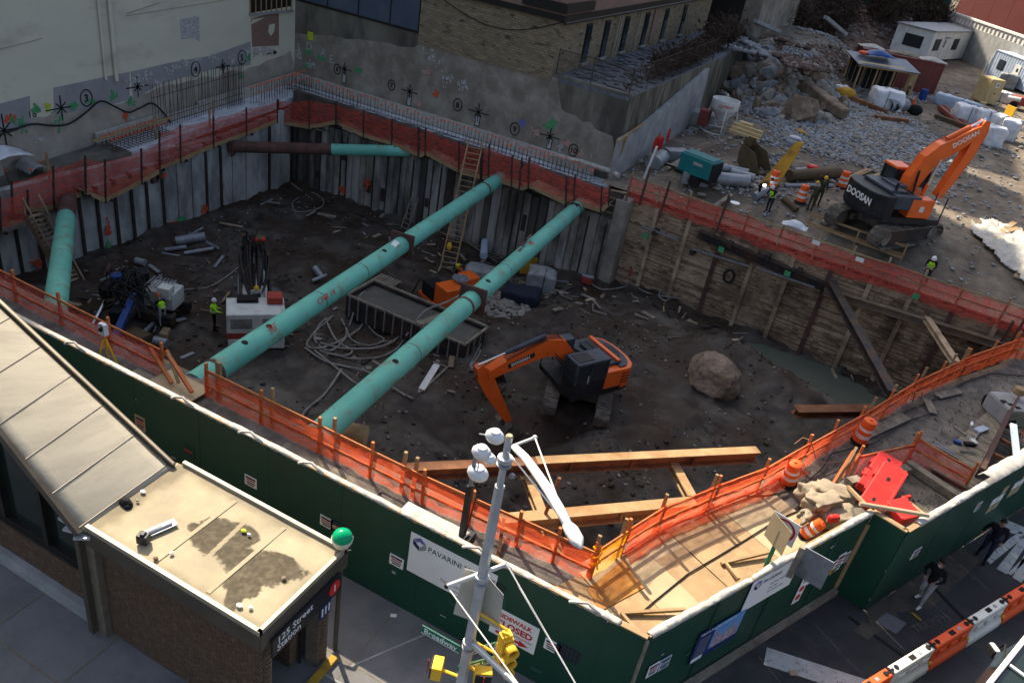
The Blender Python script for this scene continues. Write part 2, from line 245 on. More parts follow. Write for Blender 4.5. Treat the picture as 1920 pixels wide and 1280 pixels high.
class MB:
 def __init__(s): s.v = []; s.f = []; s.m = []
 def add(s,vs,fs,m=0,T=None):
  o = len(s.v)
  s.v.extend([tuple(T@Vector(p)) for p in vs] if T is not None else [tuple(p) for p in vs])
  s.f.extend([tuple(i+o for i in f) for f in fs]); s.m.extend([m]*len(fs)); return s
 def box(s,c,d,rz=.0,m=0,T=None,rot=None):
  x,y,z = d[0]/2,d[1]/2,d[2]/2
  vs = [Vector((a*x,b*y,e*z)) for e in (-1,1) for b in (-1,1) for a in (-1,1)]
  Q = (rot if rot is not None else Matrix.Rotation(rz, 3, 'Z'))
  vs = [Q@v + Vector(c) for v in vs]
  return s.add(vs,[(0,2,3,1),(4,5,7,6),(0,1,5,4),(2,6,7,3),(0,4,6,2),(1,3,7,5)],m,T)
 def beam(s,a,b,w,h,m=0,up=(0,0,1),T=None):
  a,b = Vector(a),Vector(b); x = (b-a); L = x.length; x.normalize(); u = Vector(up)
  if abs(x.dot(u)) > .98: u = Vector((0,1,0))
  y = u.cross(x).normalized(); z = x.cross(y)
  Q = Matrix((x,y,z)).transposed()
  return s.box((a+b)/2,(L,w,h),m=m,rot=Q,T=T)
 def ibeam(s,a,b,w,h,t=.04,m=0,up=(0,0,1)):
  a,b = Vector(a),Vector(b); x = (b-a).normalized(); u = Vector(up); y = u.cross(x).normalized(); z = x.cross(y)
  for sg in (1,-1): s.beam(a+z*sg*(h/2-t/2),b+z*sg*(h/2-t/2),w,t,m,up)
  s.beam(a,b,t,h-2*t,m,up); return s
 def tube(s,pts,r,n=8,m=0,cap=True,T=None,closed=False):
  pts = [Vector(p) for p in pts]; k = len(pts); rs = r if isinstance(r,(list,tuple)) else [r]*k
  vs,fs = [],[]; pu = None
  for i,p in enumerate(pts):
   d = (pts[min(i+1,k-1)] - pts[max(i-1,0)])
   if closed: d = pts[(i+1)%k]-pts[i-1]
   d.normalize()
   if pu is None:
    pu = Vector((0,0,1)) if abs(d.z) < .9 else Vector((1,0,0))
   pu = (pu - d*pu.dot(d)).normalized(); q = d.cross(pu)
   for j in range(n):
    a = 2*math.pi*j/n; vs.append(p + (pu*math.cos(a)+q*math.sin(a))*rs[i])
  for i in range(k-1 if not closed else k):
   i2 = (i+1) % k
   for j in range(n): fs.append((i*n+j,i*n+(j+1)%n,i2*n+(j+1)%n,i2*n+j))
  if cap and not closed: fs.append(tuple(range(n-1,-1,-1))); fs.append(tuple((k-1)*n+j for j in range(n)))
  return s.add(vs,fs,m,T)
 def prism(s,poly,z0,z1,m=0,T=None):
  n = len(poly); vs = [(p[0],p[1],z0) for p in poly]+[(p[0],p[1],z1) for p in poly]
  fs = [tuple(range(n-1,-1,-1)),tuple(range(n,2*n))]+[(i,(i+1)%n,n+(i+1)%n,n+i) for i in range(n)]
  return s.add(vs,fs,m,T)
 def lathe(s,prof,n=16,m=0,T=None,c=(0,0,0)):
  vs,fs = [],[]; k = len(prof)
  for r,z in prof:
   for j in range(n):
    a = 2*math.pi*j/n; vs.append((c[0]+r*math.cos(a),c[1]+r*math.sin(a),c[2]+z))
  for i in range(k-1):
   for j in range(n): fs.append((i*n+j,i*n+(j+1)%n,(i+1)*n+(j+1)%n,(i+1)*n+j))
  fs.append(tuple(range(n-1,-1,-1))); fs.append(tuple((k-1)*n+j for j in range(n)))
  return s.add(vs,fs,m,T)
 def sphere(s,c,r,n=12,k=8,m=0,T=None,sq=(1,1,1)):
  vs = []; fs = []
  for i in range(k+1):
   t = math.pi*i/k
   for j in range(n):
    a = 2*math.pi*j/n; vs.append((c[0]+r*sq[0]*math.sin(t)*math.cos(a),c[1]+r*sq[1]*math.sin(t)*math.sin(a),c[2]-r*sq[2]*math.cos(t)))
  for i in range(k):
   for j in range(n): fs.append((i*n+j,i*n+(j+1)%n,(i+1)*n+(j+1)%n,(i+1)*n+j))
  return s.add(vs,fs,m,T)
 def quad(s,a,b,c,d,m=0): return s.add([a,b,c,d],[(0,1,2,3)],m)
 def sheet(s,fn,nu,nv,m=0,T=None):
  vs = [fn(i/nu,j/nv) for j in range(nv+1) for i in range(nu+1)]
  fs = [(j*(nu+1)+i,j*(nu+1)+i+1,(j+1)*(nu+1)+i+1,(j+1)*(nu+1)+i) for j in range(nv) for i in range(nu)]
  return s.add(vs,fs,m,T)
 def mesh(s,name,mats):
  me = bpy.data.meshes.new(name); me.from_pydata(s.v,[],s.f)
  if not isinstance(mats,(list,tuple)): mats = [mats]
  for x in mats: me.materials.append(M[x] if isinstance(x,str) else x)
  if len(mats) > 1: me.polygons.foreach_set('material_index', s.m)
  me.update(); return me
 def build(s,name,mats,parent=None,smooth=False,local=False,bevel=.0,clean=False,solid=.0):
  return link(name,s.mesh(name,mats),parent,smooth,local,bevel,solid=solid)
def link(name,me,parent=None,smooth=False,local=False,bevel=.0,solid=.0):
 o = bpy.data.objects.new(name,me); COL.objects.link(o)
 if smooth:
  me.polygons.foreach_set('use_smooth', [True]*len(me.polygons))
  if smooth != 'all':
   try: me.set_sharp_from_angle(angle=R_(38))
   except Exception: pass
 if parent is not None:
  o.parent = parent
  if not local: o.matrix_parent_inverse = wm(parent).inverted()
 if solid:
  md = o.modifiers.new('solid','SOLIDIFY'); md.thickness = solid
 if bevel:
  md = o.modifiers.new('bevel','BEVEL'); md.width = bevel; md.segments = 2; md.limit_method = 'ANGLE'
 return o
def wm(o):
 mb = Matrix.LocRotScale(o.location,o.rotation_euler,o.scale)
 return (wm(o.parent) @ o.matrix_parent_inverse @ mb) if o.parent else mb
def tag(o, label=None, cat=None, group=None, kind=None):
 if label: o['label'] = label
 if cat: o['category'] = cat
 if group: o['group'] = group
 if kind: o['kind'] = kind
 return o
def thing(name, label, cat, loc=(0,0,0), rz=.0, group=None):
 o = bpy.data.objects.new(name,None); COL.objects.link(o); o.location = loc; o.rotation_euler = (0,0,rz); o.empty_display_size = .3
 return tag(o, label, cat, group)
def kids(o): return [c for c in COL.objects if c.parent == o]
def copy_tree(o, loc=None, rz=None, label=None, parent=None, sc=None):
 c = o.copy(); COL.objects.link(c)
 if parent is not None: c.parent = parent
 for ch in list(o.children): copy_tree(ch,parent=c)
 if loc is not None: c.location = loc
 if rz is not None: c.rotation_euler = (0,0,rz)
 if sc is not None: c.scale = (sc,sc,sc)
 if label: c['label'] = label
 return c
def text_mesh(txt, size, ext=.004, bold=.0, align='LEFT'):
 cu = bpy.data.curves.new('lettering','FONT'); cu.body = txt; cu.size = size; cu.extrude = ext; cu.offset = bold; cu.align_x = align; cu.resolution_u = 3
 cu.space_line = .9
 o = bpy.data.objects.new('tmp', cu); COL.objects.link(o)
 me = bpy.data.meshes.new_from_object(o.evaluated_get(bpy.context.evaluated_depsgraph_get()))
 bpy.data.objects.remove(o); bpy.data.curves.remove(cu); return me
def frame_mat(o,x,n):
 x = Vector(x).normalized(); n = Vector(n).normalized(); y = n.cross(x).normalized(); x = y.cross(n)
 Q = Matrix((x,y,n)).transposed().to_4x4(); Q.translation = Vector(o); return Q
def lettering(txt, size, T, m, parent, bold=.0, align='LEFT', sx=1.0, name='lettering', local=False):
 me = text_mesh(txt,size, .004,bold,align); me.materials.clear(); me.materials.append(M[m])
 me.transform(T @ Matrix.Diagonal((sx,1,1,1)))
 return link(name,me,parent,local=local)
# ================================================================== the setting
from mathutils.geometry import delaunay_2d_cdt
PIT = [(-41,16.95),(-3.45,16.95),(-2.2,19.5),(.1,23.9),(1.2,26.1),(4.4,34.2),(8.9,41.9),(11.2,47.8),(-13.8,49.6),(-13.8,48.3),(-41,48.3)]
def in_poly(x,y,poly):
 c = False; n = len(poly)
 for i in range(n):
  x1,y1 = poly[i]; x2,y2 = poly[(i+1)%n]
  if (y1 > y) != (y2 > y) and x < (x2-x1)*(y-y1)/(y2-y1)+x1: c = not c
 return c
def pit_z(x,y):
 z = -7.3 + 1.15*sst(-26,-8,x)
 z += .55*nz(x,y, .35,4,3.1) + .20*nz(x,y,1.5,3,9.0)
 z += .55*max(0,.28-abs(nz(x+nz(x,y,.3,2,6)*2,y, .45,4,90)))*(.4+sst(-.2,.3,nz(x,y,.12,2,91)))
 z += .9*math.exp(-(((x+1.5-(y-44)*.8)/5.0)**2+((y-43.2+.25*x)/1.5)**2))
 z -= 1.7*math.exp(-(((x+11.8)/2.9)**2 + ((y-28.9)/2.6)**2))
 z -= .8*math.exp(-(((x+9.2)/1.0)**2 + ((y-31.0)/2.0)**2))
 for c_ in (-7.9,-10.6):
  if abs(x-c_+(y-32)*.28) < .38 and 22 < y < 46: z -= .10+.05*math.sin(y*21)
 w_ = (y-.55*x-38.5)+1.2*nz(x,y,.15,2,60)
 z -= .14*math.exp(-(abs(w_)-1.1)**2/.05)*sst(.1,.3,.4+nz(x,y,.2,2,61))
 z += .75*math.exp(-(((x+5.2)/3.0)**2 + ((y-43.0)/2.2)**2))
 z += .5*math.exp(-(((x-.5)/2.6)**2 + ((y-42.2)/1.6)**2))
 z += .4*math.exp(-(((x+15)/3.5)**2 + ((y-42.5)/2)**2))
 q_ = 1+1.1*nz(x,y,.55,3,77)
 z -= 1.15*math.exp(-(((((x-1.4)+(y-46.4)*.3)/4.8)**2 + ((y-46.0)/2.3)**2)*q_)**1.3)
 z -= 1.2*sst(2.0,6.5,x)*sst(38,33,y) + 2.4*sst(-15,-8,x)*sst(27.5,22.5,y)
 z -= .10*max(0,math.sin((x*.5+y*.9)*2.6))**6 * sst(-9,-5,x)*sst(44,40,y)
 z += .5*math.exp(-((48.4-y)/.8)**2)*(.5+.5*nz(x,0, .8,2,4)) if y > 45.5 and x < -13 else 0
 return z
nx,ny = 250,160
vs = []; x0,x1,y0,y1 = -42.0,13.0,15.8,50.6
for j in range(ny+1):
 for i in range(nx+1):
  x = x0+(x1-x0)*i/nx; y = y0+(y1-y0)*j/ny; vs.append((x,y,pit_z(x,y)))
fs = [(j*(nx+1)+i,j*(nx+1)+i+1,(j+1)*(nx+1)+i+1,(j+1)*(nx+1)+i) for j in range(ny) for i in range(nx)]
me = bpy.data.meshes.new('pit_floor'); me.from_pydata(vs, [], fs); me.materials.append(M['mud']); me.polygons.foreach_set('use_smooth', [True]*len(fs))
mi = []
for x,y,z in vs:
 a = nz(x,y, .5,3,21)
 k = math.exp(-(((x-3.6)/2.2)**2+((y-43.2)/1.6)**2)) + .9*math.exp(-(((x+16.6)/2.0)**2+((y-34.2)/1.0)**2)) + .8*math.exp(-(((x+9.0)/3.5)**2+((y-45.5)/1.2)**2)) + .8*math.exp(-(((x+29.5)/1.6)**2+((y-33.4)/.8)**2)) + .7*math.exp(-(((x+22)/3)**2+((y-25.2)/1.0)**2))
 mi.append(max(0,min(.85,sst(.25,.95,k+a*.8)+.22*max(0,nz(x,y,.23,4,50)))))
me.attributes.new('silt','FLOAT','POINT').data.foreach_set('value', mi)
tag(link('ground', me), kind='structure')
MB().prism([(-6,43.5),(8.5,43.5),(8.5,47.9),(-6,48.9)], -6.9, -6.5).build('water','water').__setitem__('kind','structure')
pts = [(-260,-60),(160,-60),(160,420),(-260,420)]; nb = len(pts)
HOLE = [(-44.2,16.95)]+PIT[1:9]+[(-15.9,49.75),(-15.9,52.2),(-44.2,52.2)]
pts += HOLE; np_ = len(HOLE)
edges = [(i,(i+1)%nb) for i in range(nb)] + [(nb+i,nb+(i+1)%np_) for i in range(np_)]
y = 50.2
while y < 180:
 st = .9 if y < 70 else (1.4 if y < 115 else 3.0)
 x = -24.0
 while x < 34:
  xx,yy = x+random.uniform(-.2,.2)*st,y+random.uniform(-.2,.2)*st
  if not in_poly(xx,yy,HOLE): pts.append((xx,yy))
  x += st
 y += st
for x in np.arange(-3,12, .7):
 for y in np.arange(15.5,47, .7):
  if not in_poly(x-.4,y,PIT) and not in_poly(x,y,PIT) and x < .5*(y-12.7)+.2: pts.append((float(x),float(y)))
for x in (-80,-60,-44,-30,-20,-10,0,20,50,80):
 for y in (-30,-10,0,8,15,60,90,120,160,200,260,330): pts.append((x+.13,y+.17))
rv,re_,rf = delaunay_2d_cdt([Vector(p) for p in pts],edges,[],0,1e-5)[:3]
vv = []
for p in rv:
 x,y = p
 z = terr(x,y)-.02
 if x > -24 and x < 40 and y > 50.3: z += .16*nz(x,y, .35,4,5.0)+(.06 if y<90 else .0)*nz(x,y,1.7,2,8)
 elif y > 15 and y < 47 and x > -3 and x < 12: z += .05*nz(x,y, .9,3,5.0)-.03
 vv.append((x,y,z))
ff = []
for f in rf:
 cx_ = sum(rv[i][0] for i in f)/len(f); cy_ = sum(rv[i][1] for i in f)/len(f)
 if not in_poly(cx_,cy_,HOLE): ff.append(tuple(f))
me = bpy.data.meshes.new('ground'); me.from_pydata(vv, [], ff); me.materials.append(M['yard']); me.materials.append(M['dirt'])
me.polygons.foreach_set('material_index', [0 if vv[f[0]][1] > 47.5 else 1 for f in ff]); me.polygons.foreach_set('use_smooth', [True]*len(ff))
tag(link('ground', me), kind='structure')
m_ = MB()
for (a,b) in (((-41,16.95),(-3.45,16.95)),((-3.45,16.95),(-2.2,19.5)),((-2.2,19.5),(.1,23.9)),((.1,23.9),(1.2,26.1)),((1.2,26.1),(4.4,34.2)),((4.4,34.2),(8.9,41.9)),((8.9,41.9),(11.2,47.8))):
 m_.beam((a[0],a[1],-4.6),(b[0],b[1],-4.6), .3,9.1)
tag(m_.build('near_wall','timber_old_c'), kind='structure')
HA = Vector((-.75,12.72)); HB = Vector((3.35,20.72)); HC_ = Vector((4.28,20.40)); HD = Vector((8.77,28.9)); HE = HD+(HD-HC_).normalized()*14
def slab(name,poly,z,m,th=.1):
 o = MB().prism(poly, z-th, z).build(name, m); o['kind'] = 'structure'; return o
slab('sidewalk', [(-90,4.2),(-90,12.7),(-.75,12.7),(-2.0,9.6),(-4.6,4.2)], .012, 'sidewalk', .06)
slab('road', [(-4.6,4.2),(-2.0,9.6),(-.75,12.7),(3.4,20.7),(4.3,20.4),(16.5,43.2),(60,120),(120,120),(120,-50),(-90,-50),(-90,4.2)], .0, 'asphalt', .06)
def groove(name,a,b,w,z,m):
 o = MB().beam(Vector((a[0],a[1],z-.004)), Vector((b[0],b[1],z-.004)), w, .012).build(name, m); o['kind'] = 'structure'; return o
for a, b in (((-60,10.6),(-4.2,10.6)),((-60,6.6),(-4.2,6.6))): groove('pavement_joint', a, b, .035, .014, 'mortar')
for x in np.arange(-58.4, -3, 2.45): groove('pavement_joint', (x,4.3), (x,12.6), .03, .016, 'mortar')
groove('pavement_joint', P(604,1262)[:2], P(660,1293)[:2], .05, .024, 'conc_light')
groove('pavement_joint', P(656,1250)[:2], P(795,1190)[:2], .05, .020, 'conc_light')
def road_quad(name,pix,m,z):
 ps = [P(*p) for p in pix]
 o = MB().prism([(p.x,p.y) for p in ps], z-.01, z).build(name, m); o['kind'] = 'structure'; return o
road_quad('road_marking', [(1438,1213),(1432,1245),(1600,1300),(1660,1285)], 'road_white', .006)
for pix in ([(1872,982),(1889,975),(1925,990),(1925,1000),(1898,1000)],[(1800,1012),(1818,1005),(1828,1012),(1808,1022)],
   [(1846,1048),(1857,1057),(1924,1003),(1912,996),(1885,1015)],[(1868,1066),(1888,1076),(1935,1005),(1920,1002)],
   [(1898,1082),(1915,1092),(1935,1062),(1920,1040)],[(1889,1074),(1896,1078),(1925,1050),(1919,1046)]):
 road_quad('road_marking', pix, 'road_white', .012)
road_quad('road_tint', [(1700,1060),(1790,1015),(1838,1052),(1745,1140),(1660,1150)], 'asphalt_lit', .005)  # brownish tint paints sunlight on the road around the pedestrians
road_quad('road_tint', [(1618,1140),(1660,1120),(1690,1165),(1640,1190)], 'asphalt_lit', .009)
road_quad('road_tint', [(1640,1165),(1662,1148),(1700,1168),(1680,1188)], 'sidewalk', .013)
road_quad('road_tint', [(1598,1182),(1618,1166),(1645,1182),(1628,1200)], 'asphalt_lit', .017)
groove('road_joint', P(1590,1155)[:2], P(1705,1238)[:2], .10, .012, 'rubber')
groove('road_joint', P(1745,1095)[:2], P(1812,1165)[:2], .12, .014, 'rubber')
groove('road_joint', P(1705,1147)[:2], P(1726,1161)[:2], .03, .02, 'curb_yellow')
T = frame_mat(P(1720,1186,.016),P(1775,1160)-P(1722,1183),(0,0,1))
lettering('TRIUMPH', .36, T, 'conc_dark', None, name='road_writing').__setitem__('kind','structure')
# ================================================================== left and back buildings
BX,BY = -44.0,52.0
def bld(label, name='building', cat='building', loc=(0,0,0)): return thing(name, label, cat, loc)
LB = bld('pale grey stuccoed building wall with numbered spray marks, left of the pit', loc=(BX,30,-2))
m_ = MB().box((BX-9, 20, 7.0), (18, 64.0, 20)); m_.build('wall','stucco', LB)
def wallX(pix,X0,off): return [PX(px,py,X0+off) for px,py in pix]
def wallY(pix,Y0,off): return [PY(px,py,Y0-off) for px,py in pix]
def poly_patch(name,ps,m,parent,nrm,th=.01):
 n = Vector(nrm)*th; k = len(ps)
 mb = MB().add([p for p in ps]+[p-n for p in ps],[tuple(range(k)),tuple(range(2*k-1,k-1,-1))]+[(i,(i+1)%k,k+(i+1)%k,k+i) for i in range(k)])
 return mb.build(name,m,parent)
def jag(a,b,n,amp,rnd=random):
 out = []
 for i in range(n):
  t = i/n; out.append((a[0]+(b[0]-a[0])*t+rnd.uniform(-amp,amp),a[1]+(b[1]-a[1])*t+rnd.uniform(-amp,amp)))
 return out
low = jag((-60,272),(0,232),4,4)+jag((0,232),(100,215),6,3)+jag((100,215),(240,190),6,5)+jag((240,190),(300,165),6,4)+jag((300,165),(470,128),10,4)+jag((470,128),(562,88),6,3)+[(560,150)]+jag((545,150),(200,300),8,2)+[(0,380),(-60,400)]
poly_patch('render_band', wallX(low, BX, .006), 'stucco_low', LB, (1,0,0), .02)
gp = [[(-40,205),(56,180),(58,240),(-40,262)],[(100,165),(243,135),(243,188),(175,205),(102,215)],[(245,135),(320,118),(395,105),(470,78),(470,122),(400,130),(300,158),(250,188)]]
for k, g in enumerate(gp): poly_patch('paint_band', wallX(g, BX, .012+.001*k), 'grey_paint', LB, (1,0,0), .02)
poly_patch('paint_band', wallX([(337,36),(373,30),(375,78),(362,72),(340,74)], BX, .014), 'mark_white', LB, (1,0,0), .02)
poly_patch('brick_patch', wallX([(471,36),(523,20),(523,86),(473,88)], BX, .02), 'brick_red_far', LB, (1,0,0), .03)
poly_patch('plaster_scrap', wallX([(473,37),(498,33),(480,42),(471,46)], BX, .03), 'stucco', LB, (1,0,0), .02)
poly_patch('plaster_scrap', wallX([(505,47),(516,45),(514,60),(508,68),(503,60)], BX, .03), 'stucco', LB, (1,0,0), .02)
mb = MB()
for k,(t,b) in enumerate(((0,6),)):
 pass
for (p,q,r) in (((203,-40),(219,152),.13),((181,-40),(199,150),.08)):
 a = PX(*p,BX+.14); b = PX(*q,BX+.14); a.y = b.y
 a.z = 16; MB().tube([a, b], r, 10).build('downpipe','stucco', LB, smooth=True)
for a,b in (((236,26),(300,5)),((236,30),(460,-6)),((0,92),(80,72))):
 MB().beam(PX(*a,BX+.01), PX(*b,BX+.01), .03, .06, up=(1,0,0)).build('wall_crack','stucco_low', LB)
w = wallX([(468,25),(545,12),(545,-40),(468,-40)],BX, .0)
wf = poly_patch('window', [p+Vector((.02,0,0)) for p in w], 'frame_black', LB, (1,0,0), .02)
ya,yb = w[0].y,w[1].y; zt,zb = 8.5,w[0].z
for k in range(9):
 y = ya+(yb-ya)*k/8; MB().box((BX+.07, y, (zt+zb)/2), (.06, .07, zt-zb)).build('frame','timber', wf)
MB().box((BX+.12, (ya+yb)/2, zb-.08), (.25, yb-ya+.2, .12)).build('sill','conc_light', wf)
def star(ctr,U_,V_,n,s,m,parent):
 mb = MB()
 for k in range(4):
  a = math.pi*k/4; L = s*(1.0 if k in (0,2) else .6)
  d = U_*math.cos(a)*(1.35 if k == 0 else 1)+V_*math.sin(a); mb.beam(ctr-d*L,ctr+d*L, .07, .012,up=n)
 mb.build('painted_star', m, parent)
def circ_num(ctr,U_,V_,n,txt,r,m,parent):
 mb = MB(); pts = [ctr+U_*math.cos(a)*r*.8+V_*math.sin(a)*r for a in np.linspace(0,2*math.pi,20,endpoint=False)]
 mb.tube(pts, .035, 4, closed=True); mb.build('painted_ring', m, parent)
 lettering(txt, r*1.25, frame_mat(ctr-V_*r*.45, U_, n), m, parent, bold=.015, align='CENTER', name='painted_number')
UXv,VXv,NXv = Vector((0,1,0)),Vector((0,0,1)),Vector((1,0,0))
UYv,NYv = Vector((1,0,0)),Vector((0,-1,0))
for px, py, s in ((8,245,.95),(115,203,.75),(258,163,.65),(418,125,.5)): star(PX(px,py,BX+.045), UXv, VXv, NXv, s, 'mark_black', LB)
for px, py, t in ((162,184,'3'),(367,130,'4'),(454,108,'5')): circ_num(PX(px,py,BX+.045), UXv, VXv, NXv, t, .5, 'mark_black', LB)
lettering('18', .55, frame_mat(PX(53,222,BX+.04), UXv, NXv), 'mark_black', LB, name='painted_number')
def blotch(ctr,U_,V_,n,sx,sy,m,parent,k=4):
 mb = MB()
 for i in range(k*4):
  c = ctr+U_*random.gauss(0,.45)*sx+V_*random.gauss(0,.45)*sy; l = random.uniform(.04,.16)
  a = random.uniform(-.6,.6)+ (math.pi/2 if random.random()<.5 else 0)
  d = U_*math.cos(a)+V_*math.sin(a); mb.beam(c-d*l,c+d*l,random.uniform(.05,.12), .008+.001*i,up=n)
 mb.build('spray_mark', m, parent)
for px, py, m, sx, sy in ((45,235,'mark_green',.5,.4),(25,225,'mark_green',.3,.2),(68,205,'mark_green',.3,.2),(110,225,'mark_green',.4,.5),(136,200,'mark_green',.4,.3),(170,190,'mark_green',.3,.1),(213,180,'mark_green',.3,.35),(245,190,'mark_green',.3,.25),(18,222,'mark_red',.3,.2),(90,203,'mark_lime',.12,.3),(466,110,'mark_green',.25,.3),(450,145,'mark_green',.15,.1),(235,218,'mark_red',.12,.4),(248,218,'mark_white',.12,.4),(78,262,'mark_white',.4,.1)):
 blotch(PX(px,py,BX+.04),UXv,VXv,NXv,sx,sy,m,LB)
for px,py,sx,sy in ((255,150,.7,.4),(275,145,.5,.4),(300,155,.6,.2),(322,130,.8,.4),(345,122,.6,.4),(370,115,.3,.3),(400,108,.5,.3),(435,112,.2,.5),(462,100,.3,.4),(480,98,.3,.3),(495,95,.4,.3),(508,96,.3,.3)):
 blotch(PX(px,py,BX+.04), UXv, VXv, NXv, sx, sy, 'mark_white', LB, 6)
lettering('A T F', .7, frame_mat(PX(452,104,BX+.045), UXv, NXv), 'mark_white', LB, name='painted_letters')
MB().beam(PX(499,102,BX+.05), PX(516,99,BX+.05), .06, .01, up=(1,0,0)).build('painted_arrow','mark_black', LB)
MB().add([PX(513,94,BX+.05),PX(520,98,BX+.05),PX(514,104,BX+.05)], [(0,1,2)]).build('painted_arrow','mark_black', LB)
BB = bld('brown brick building on a stained concrete base, behind the far side of the pit', loc=(-30,BY,0))
MB().box((-32.85, BY+.5, 1.4), (22.3, 1.0, 8.8)).box((-18.85, BY+.5, 1.02), (5.7, 1.0, 8.04)).build('wall','conc_dark', BB)
poly_patch('render_band', wallY(jag((547,60),(800,95),10,4)+jag((800,75),(1045,143),10,4)+[(1045,143),(1050,190)]+jag((1050,205),(1160,262),8,5)+[(1160,330),(547,175)], BY, .006), 'conc_wall', BB, (0,-1,0), .02)
MB().box((-38.3, BY+4.5, 9.7), (11.3, 9.0, 7.9)).build('clad_wall','clad_blue', BB)
for x in (-43.9,-40.9,-38.05,-35.2,-32.7): MB().box((x, BY-.02, 9.7), (.07, .06, 7.8)).build('panel_seam','frame_black', BB)
MB().box((-38.3, BY-.04, 5.78), (11.3, .1, .14)).build('panel_seam','frame_black', BB)
def brickmat():
 m = mat('back_brick', (.33,.27,.185), (.225,.18,.125), sc=2.2, rough=.95, bump=.1, dirt=(.06,.05,.04), dsc=1.9, dth=.60, damt=.9, dw=.03, stretch=(.55,.55,1.8))
 nt = m.node_tree; N = nt.nodes; L = nt.links
 b = N['Principled BSDF']; src = b.inputs['Base Color'].links[0].from_socket
 ge = N.new('ShaderNodeNewGeometry'); sp = N.new('ShaderNodeSeparateXYZ'); L.new(ge.outputs['Position'], sp.inputs[0])
 ad = N.new('ShaderNodeMath'); ad.operation = 'ADD'; L.new(sp.outputs[0], ad.inputs[0]); L.new(sp.outputs[1], ad.inputs[1])
 cb = N.new('ShaderNodeCombineXYZ'); L.new(ad.outputs[0], cb.inputs[0]); L.new(sp.outputs[2], cb.inputs[1])
 br = N.new('ShaderNodeTexBrick'); br.inputs['Scale'].default_value = 1.0; br.inputs['Brick Width'].default_value = .42; br.inputs['Row Height'].default_value = .16; br.inputs['Mortar Size'].default_value = .018
 br.inputs['Color1'].default_value = (1,1,1,1); br.inputs['Color2'].default_value = (.72,.70,.66,1); br.inputs['Mortar'].default_value = (.45,.43,.4,1)
 L.new(cb.outputs[0],br.inputs[0])
 mx = N.new('ShaderNodeMix'); mx.data_type = 'RGBA'; mx.blend_type = 'MULTIPLY'; mx.inputs[0].default_value = .9
 L.new(src, mx.inputs[6]); L.new(br.outputs[0], mx.inputs[7]); L.new(mx.outputs[2], b.inputs['Base Color']); return m
M['back_brick'] = brickmat()
bp = wallY([(1057,15),(1045,143)],BY,0)
MB().prism([(-32.62,BY-.05),(-21.7,BY-.05),(-21.7,92),(-32.62,92)], 5.0, 8.9).build('brick_wall','back_brick', BB)
MB().prism([(-33.2,BY-.35),(-21.35,BY-.35),(-21.35,92.2),(-33.2,92.2)], 8.9, 9.25).build('eaves','frame_black', BB)
MB().prism([(-33.2,BY-.2),(-21.5,BY-.2),(-21.5,92.2),(-33.2,92.2)], 9.25, 14.0).build('brick_wall','brick_red_far', BB)
MB().prism([(-24.6,BY-.42),(-21.28,BY-.42),(-21.28,56.5),(-24.6,56.5)], 9.4, 10.0).build('roof','frame_black', BB)
MB().tube([(-21.3,BY-.3,8.8),(-21.3,70,8.8),(-21.3,92,8.8)], .09, 6).build('gutter','frame_black', BB)
cab = [PY(735+ (1060-735)*t,0,BY-.2) for t in (0,)]
pa,pb = PY(832,0,BY-.15),PY(1055,42,BY-.15)
MB().tube([pa.lerp(pb,t)-Vector((0,0,1.15*math.sin(math.pi*t))) for t in np.linspace(0,1,14)], .03, 5).build('cable','frame_black', BB)
for y,zz in ((57.2,0),(60.9,0),(65.3,0),(70.4,0),(76,0),(82,0)):
 wo = MB().box((-21.68, y, 7.0), (.14, 1.0, 2.7)).build('window','frame_black', BB)
 MB().box((-21.59, y, 7.0), (.03, .86, 2.5)).build('pane','glass', wo)
 MB().box((-21.56, y, 5.6), (.25, 1.2, .14)).build('sill','conc_light', wo)
for y in (62.9, 63.5, 68.0): MB().tube([(-21.5,y,5.4),(-21.5,y,8.7)], .06, 6).build('downpipe','stucco_low', BB)
MB().box((-21.63, 72.9, 7.1), (.1, 1.5, 2.8)).build('brick_patch','brick_red_far', BB)
RT = bld('slate covered roof terrace on a stained retaining wall, beside the brick building','roof_terrace','terrace', (-18.8,BY,5.5))
MB().prism([(-21.7,BY),(-16.0,BY),(-16.0,78),(-17.5,98),(-21.7,98)], 5.05, 5.3).build('roof','slate', RT)
MB().prism([(-21.6,BY+1.0),(-16.02,BY+1.0),(-16.02,78),(-17.5,97.8),(-21.6,97.8)], -3, 5.05).build('wall','terrace_side', RT)
MB().prism([(-16.02,BY+.001),(-15.95,BY+.001),(-15.95,78),(-16.02,78)], -3, 5.2).build('wall_face','terrace_side', RT)
MB().prism([(-21.7,BY-.02),(-15.93,BY-.02),(-15.93,BY+.25),(-21.7,BY+.25)], 5.3, 5.46).build('coping','conc_dark', RT)
mb = MB().prism([(-21.2,BY+.25),(-16.3,BY+.25),(-16.3,BY+1.1),(-21.2,BY+1.1)], 5.3, 5.34); mb.build('gutter_strip','conc_light', RT)
rnd = random.Random(5); tile = MB().box((0,0,0),(.42,.22,.03)).mesh('slate_tile','slate')
for k in range(230):
 x = rnd.uniform(-21.3,-16.4); y = rnd.uniform(BY+1.3,76)
 o = link('slate_tile', tile, RT); o.location = (x, y, 5.36+rnd.uniform(0,.03)); o.matrix_parent_inverse = wm(RT).inverted(); o.rotation_euler = (rnd.uniform(-.15,.15), rnd.uniform(-.15,.15), rnd.uniform(-.5,.5)); s = rnd.uniform(.8,1.9); o.scale = (s,s,1)
FT = thing('terrace_railing','tall thin rusty railing standing along the edge of the slate terrace','railing', (-18.5,BY,5.4))
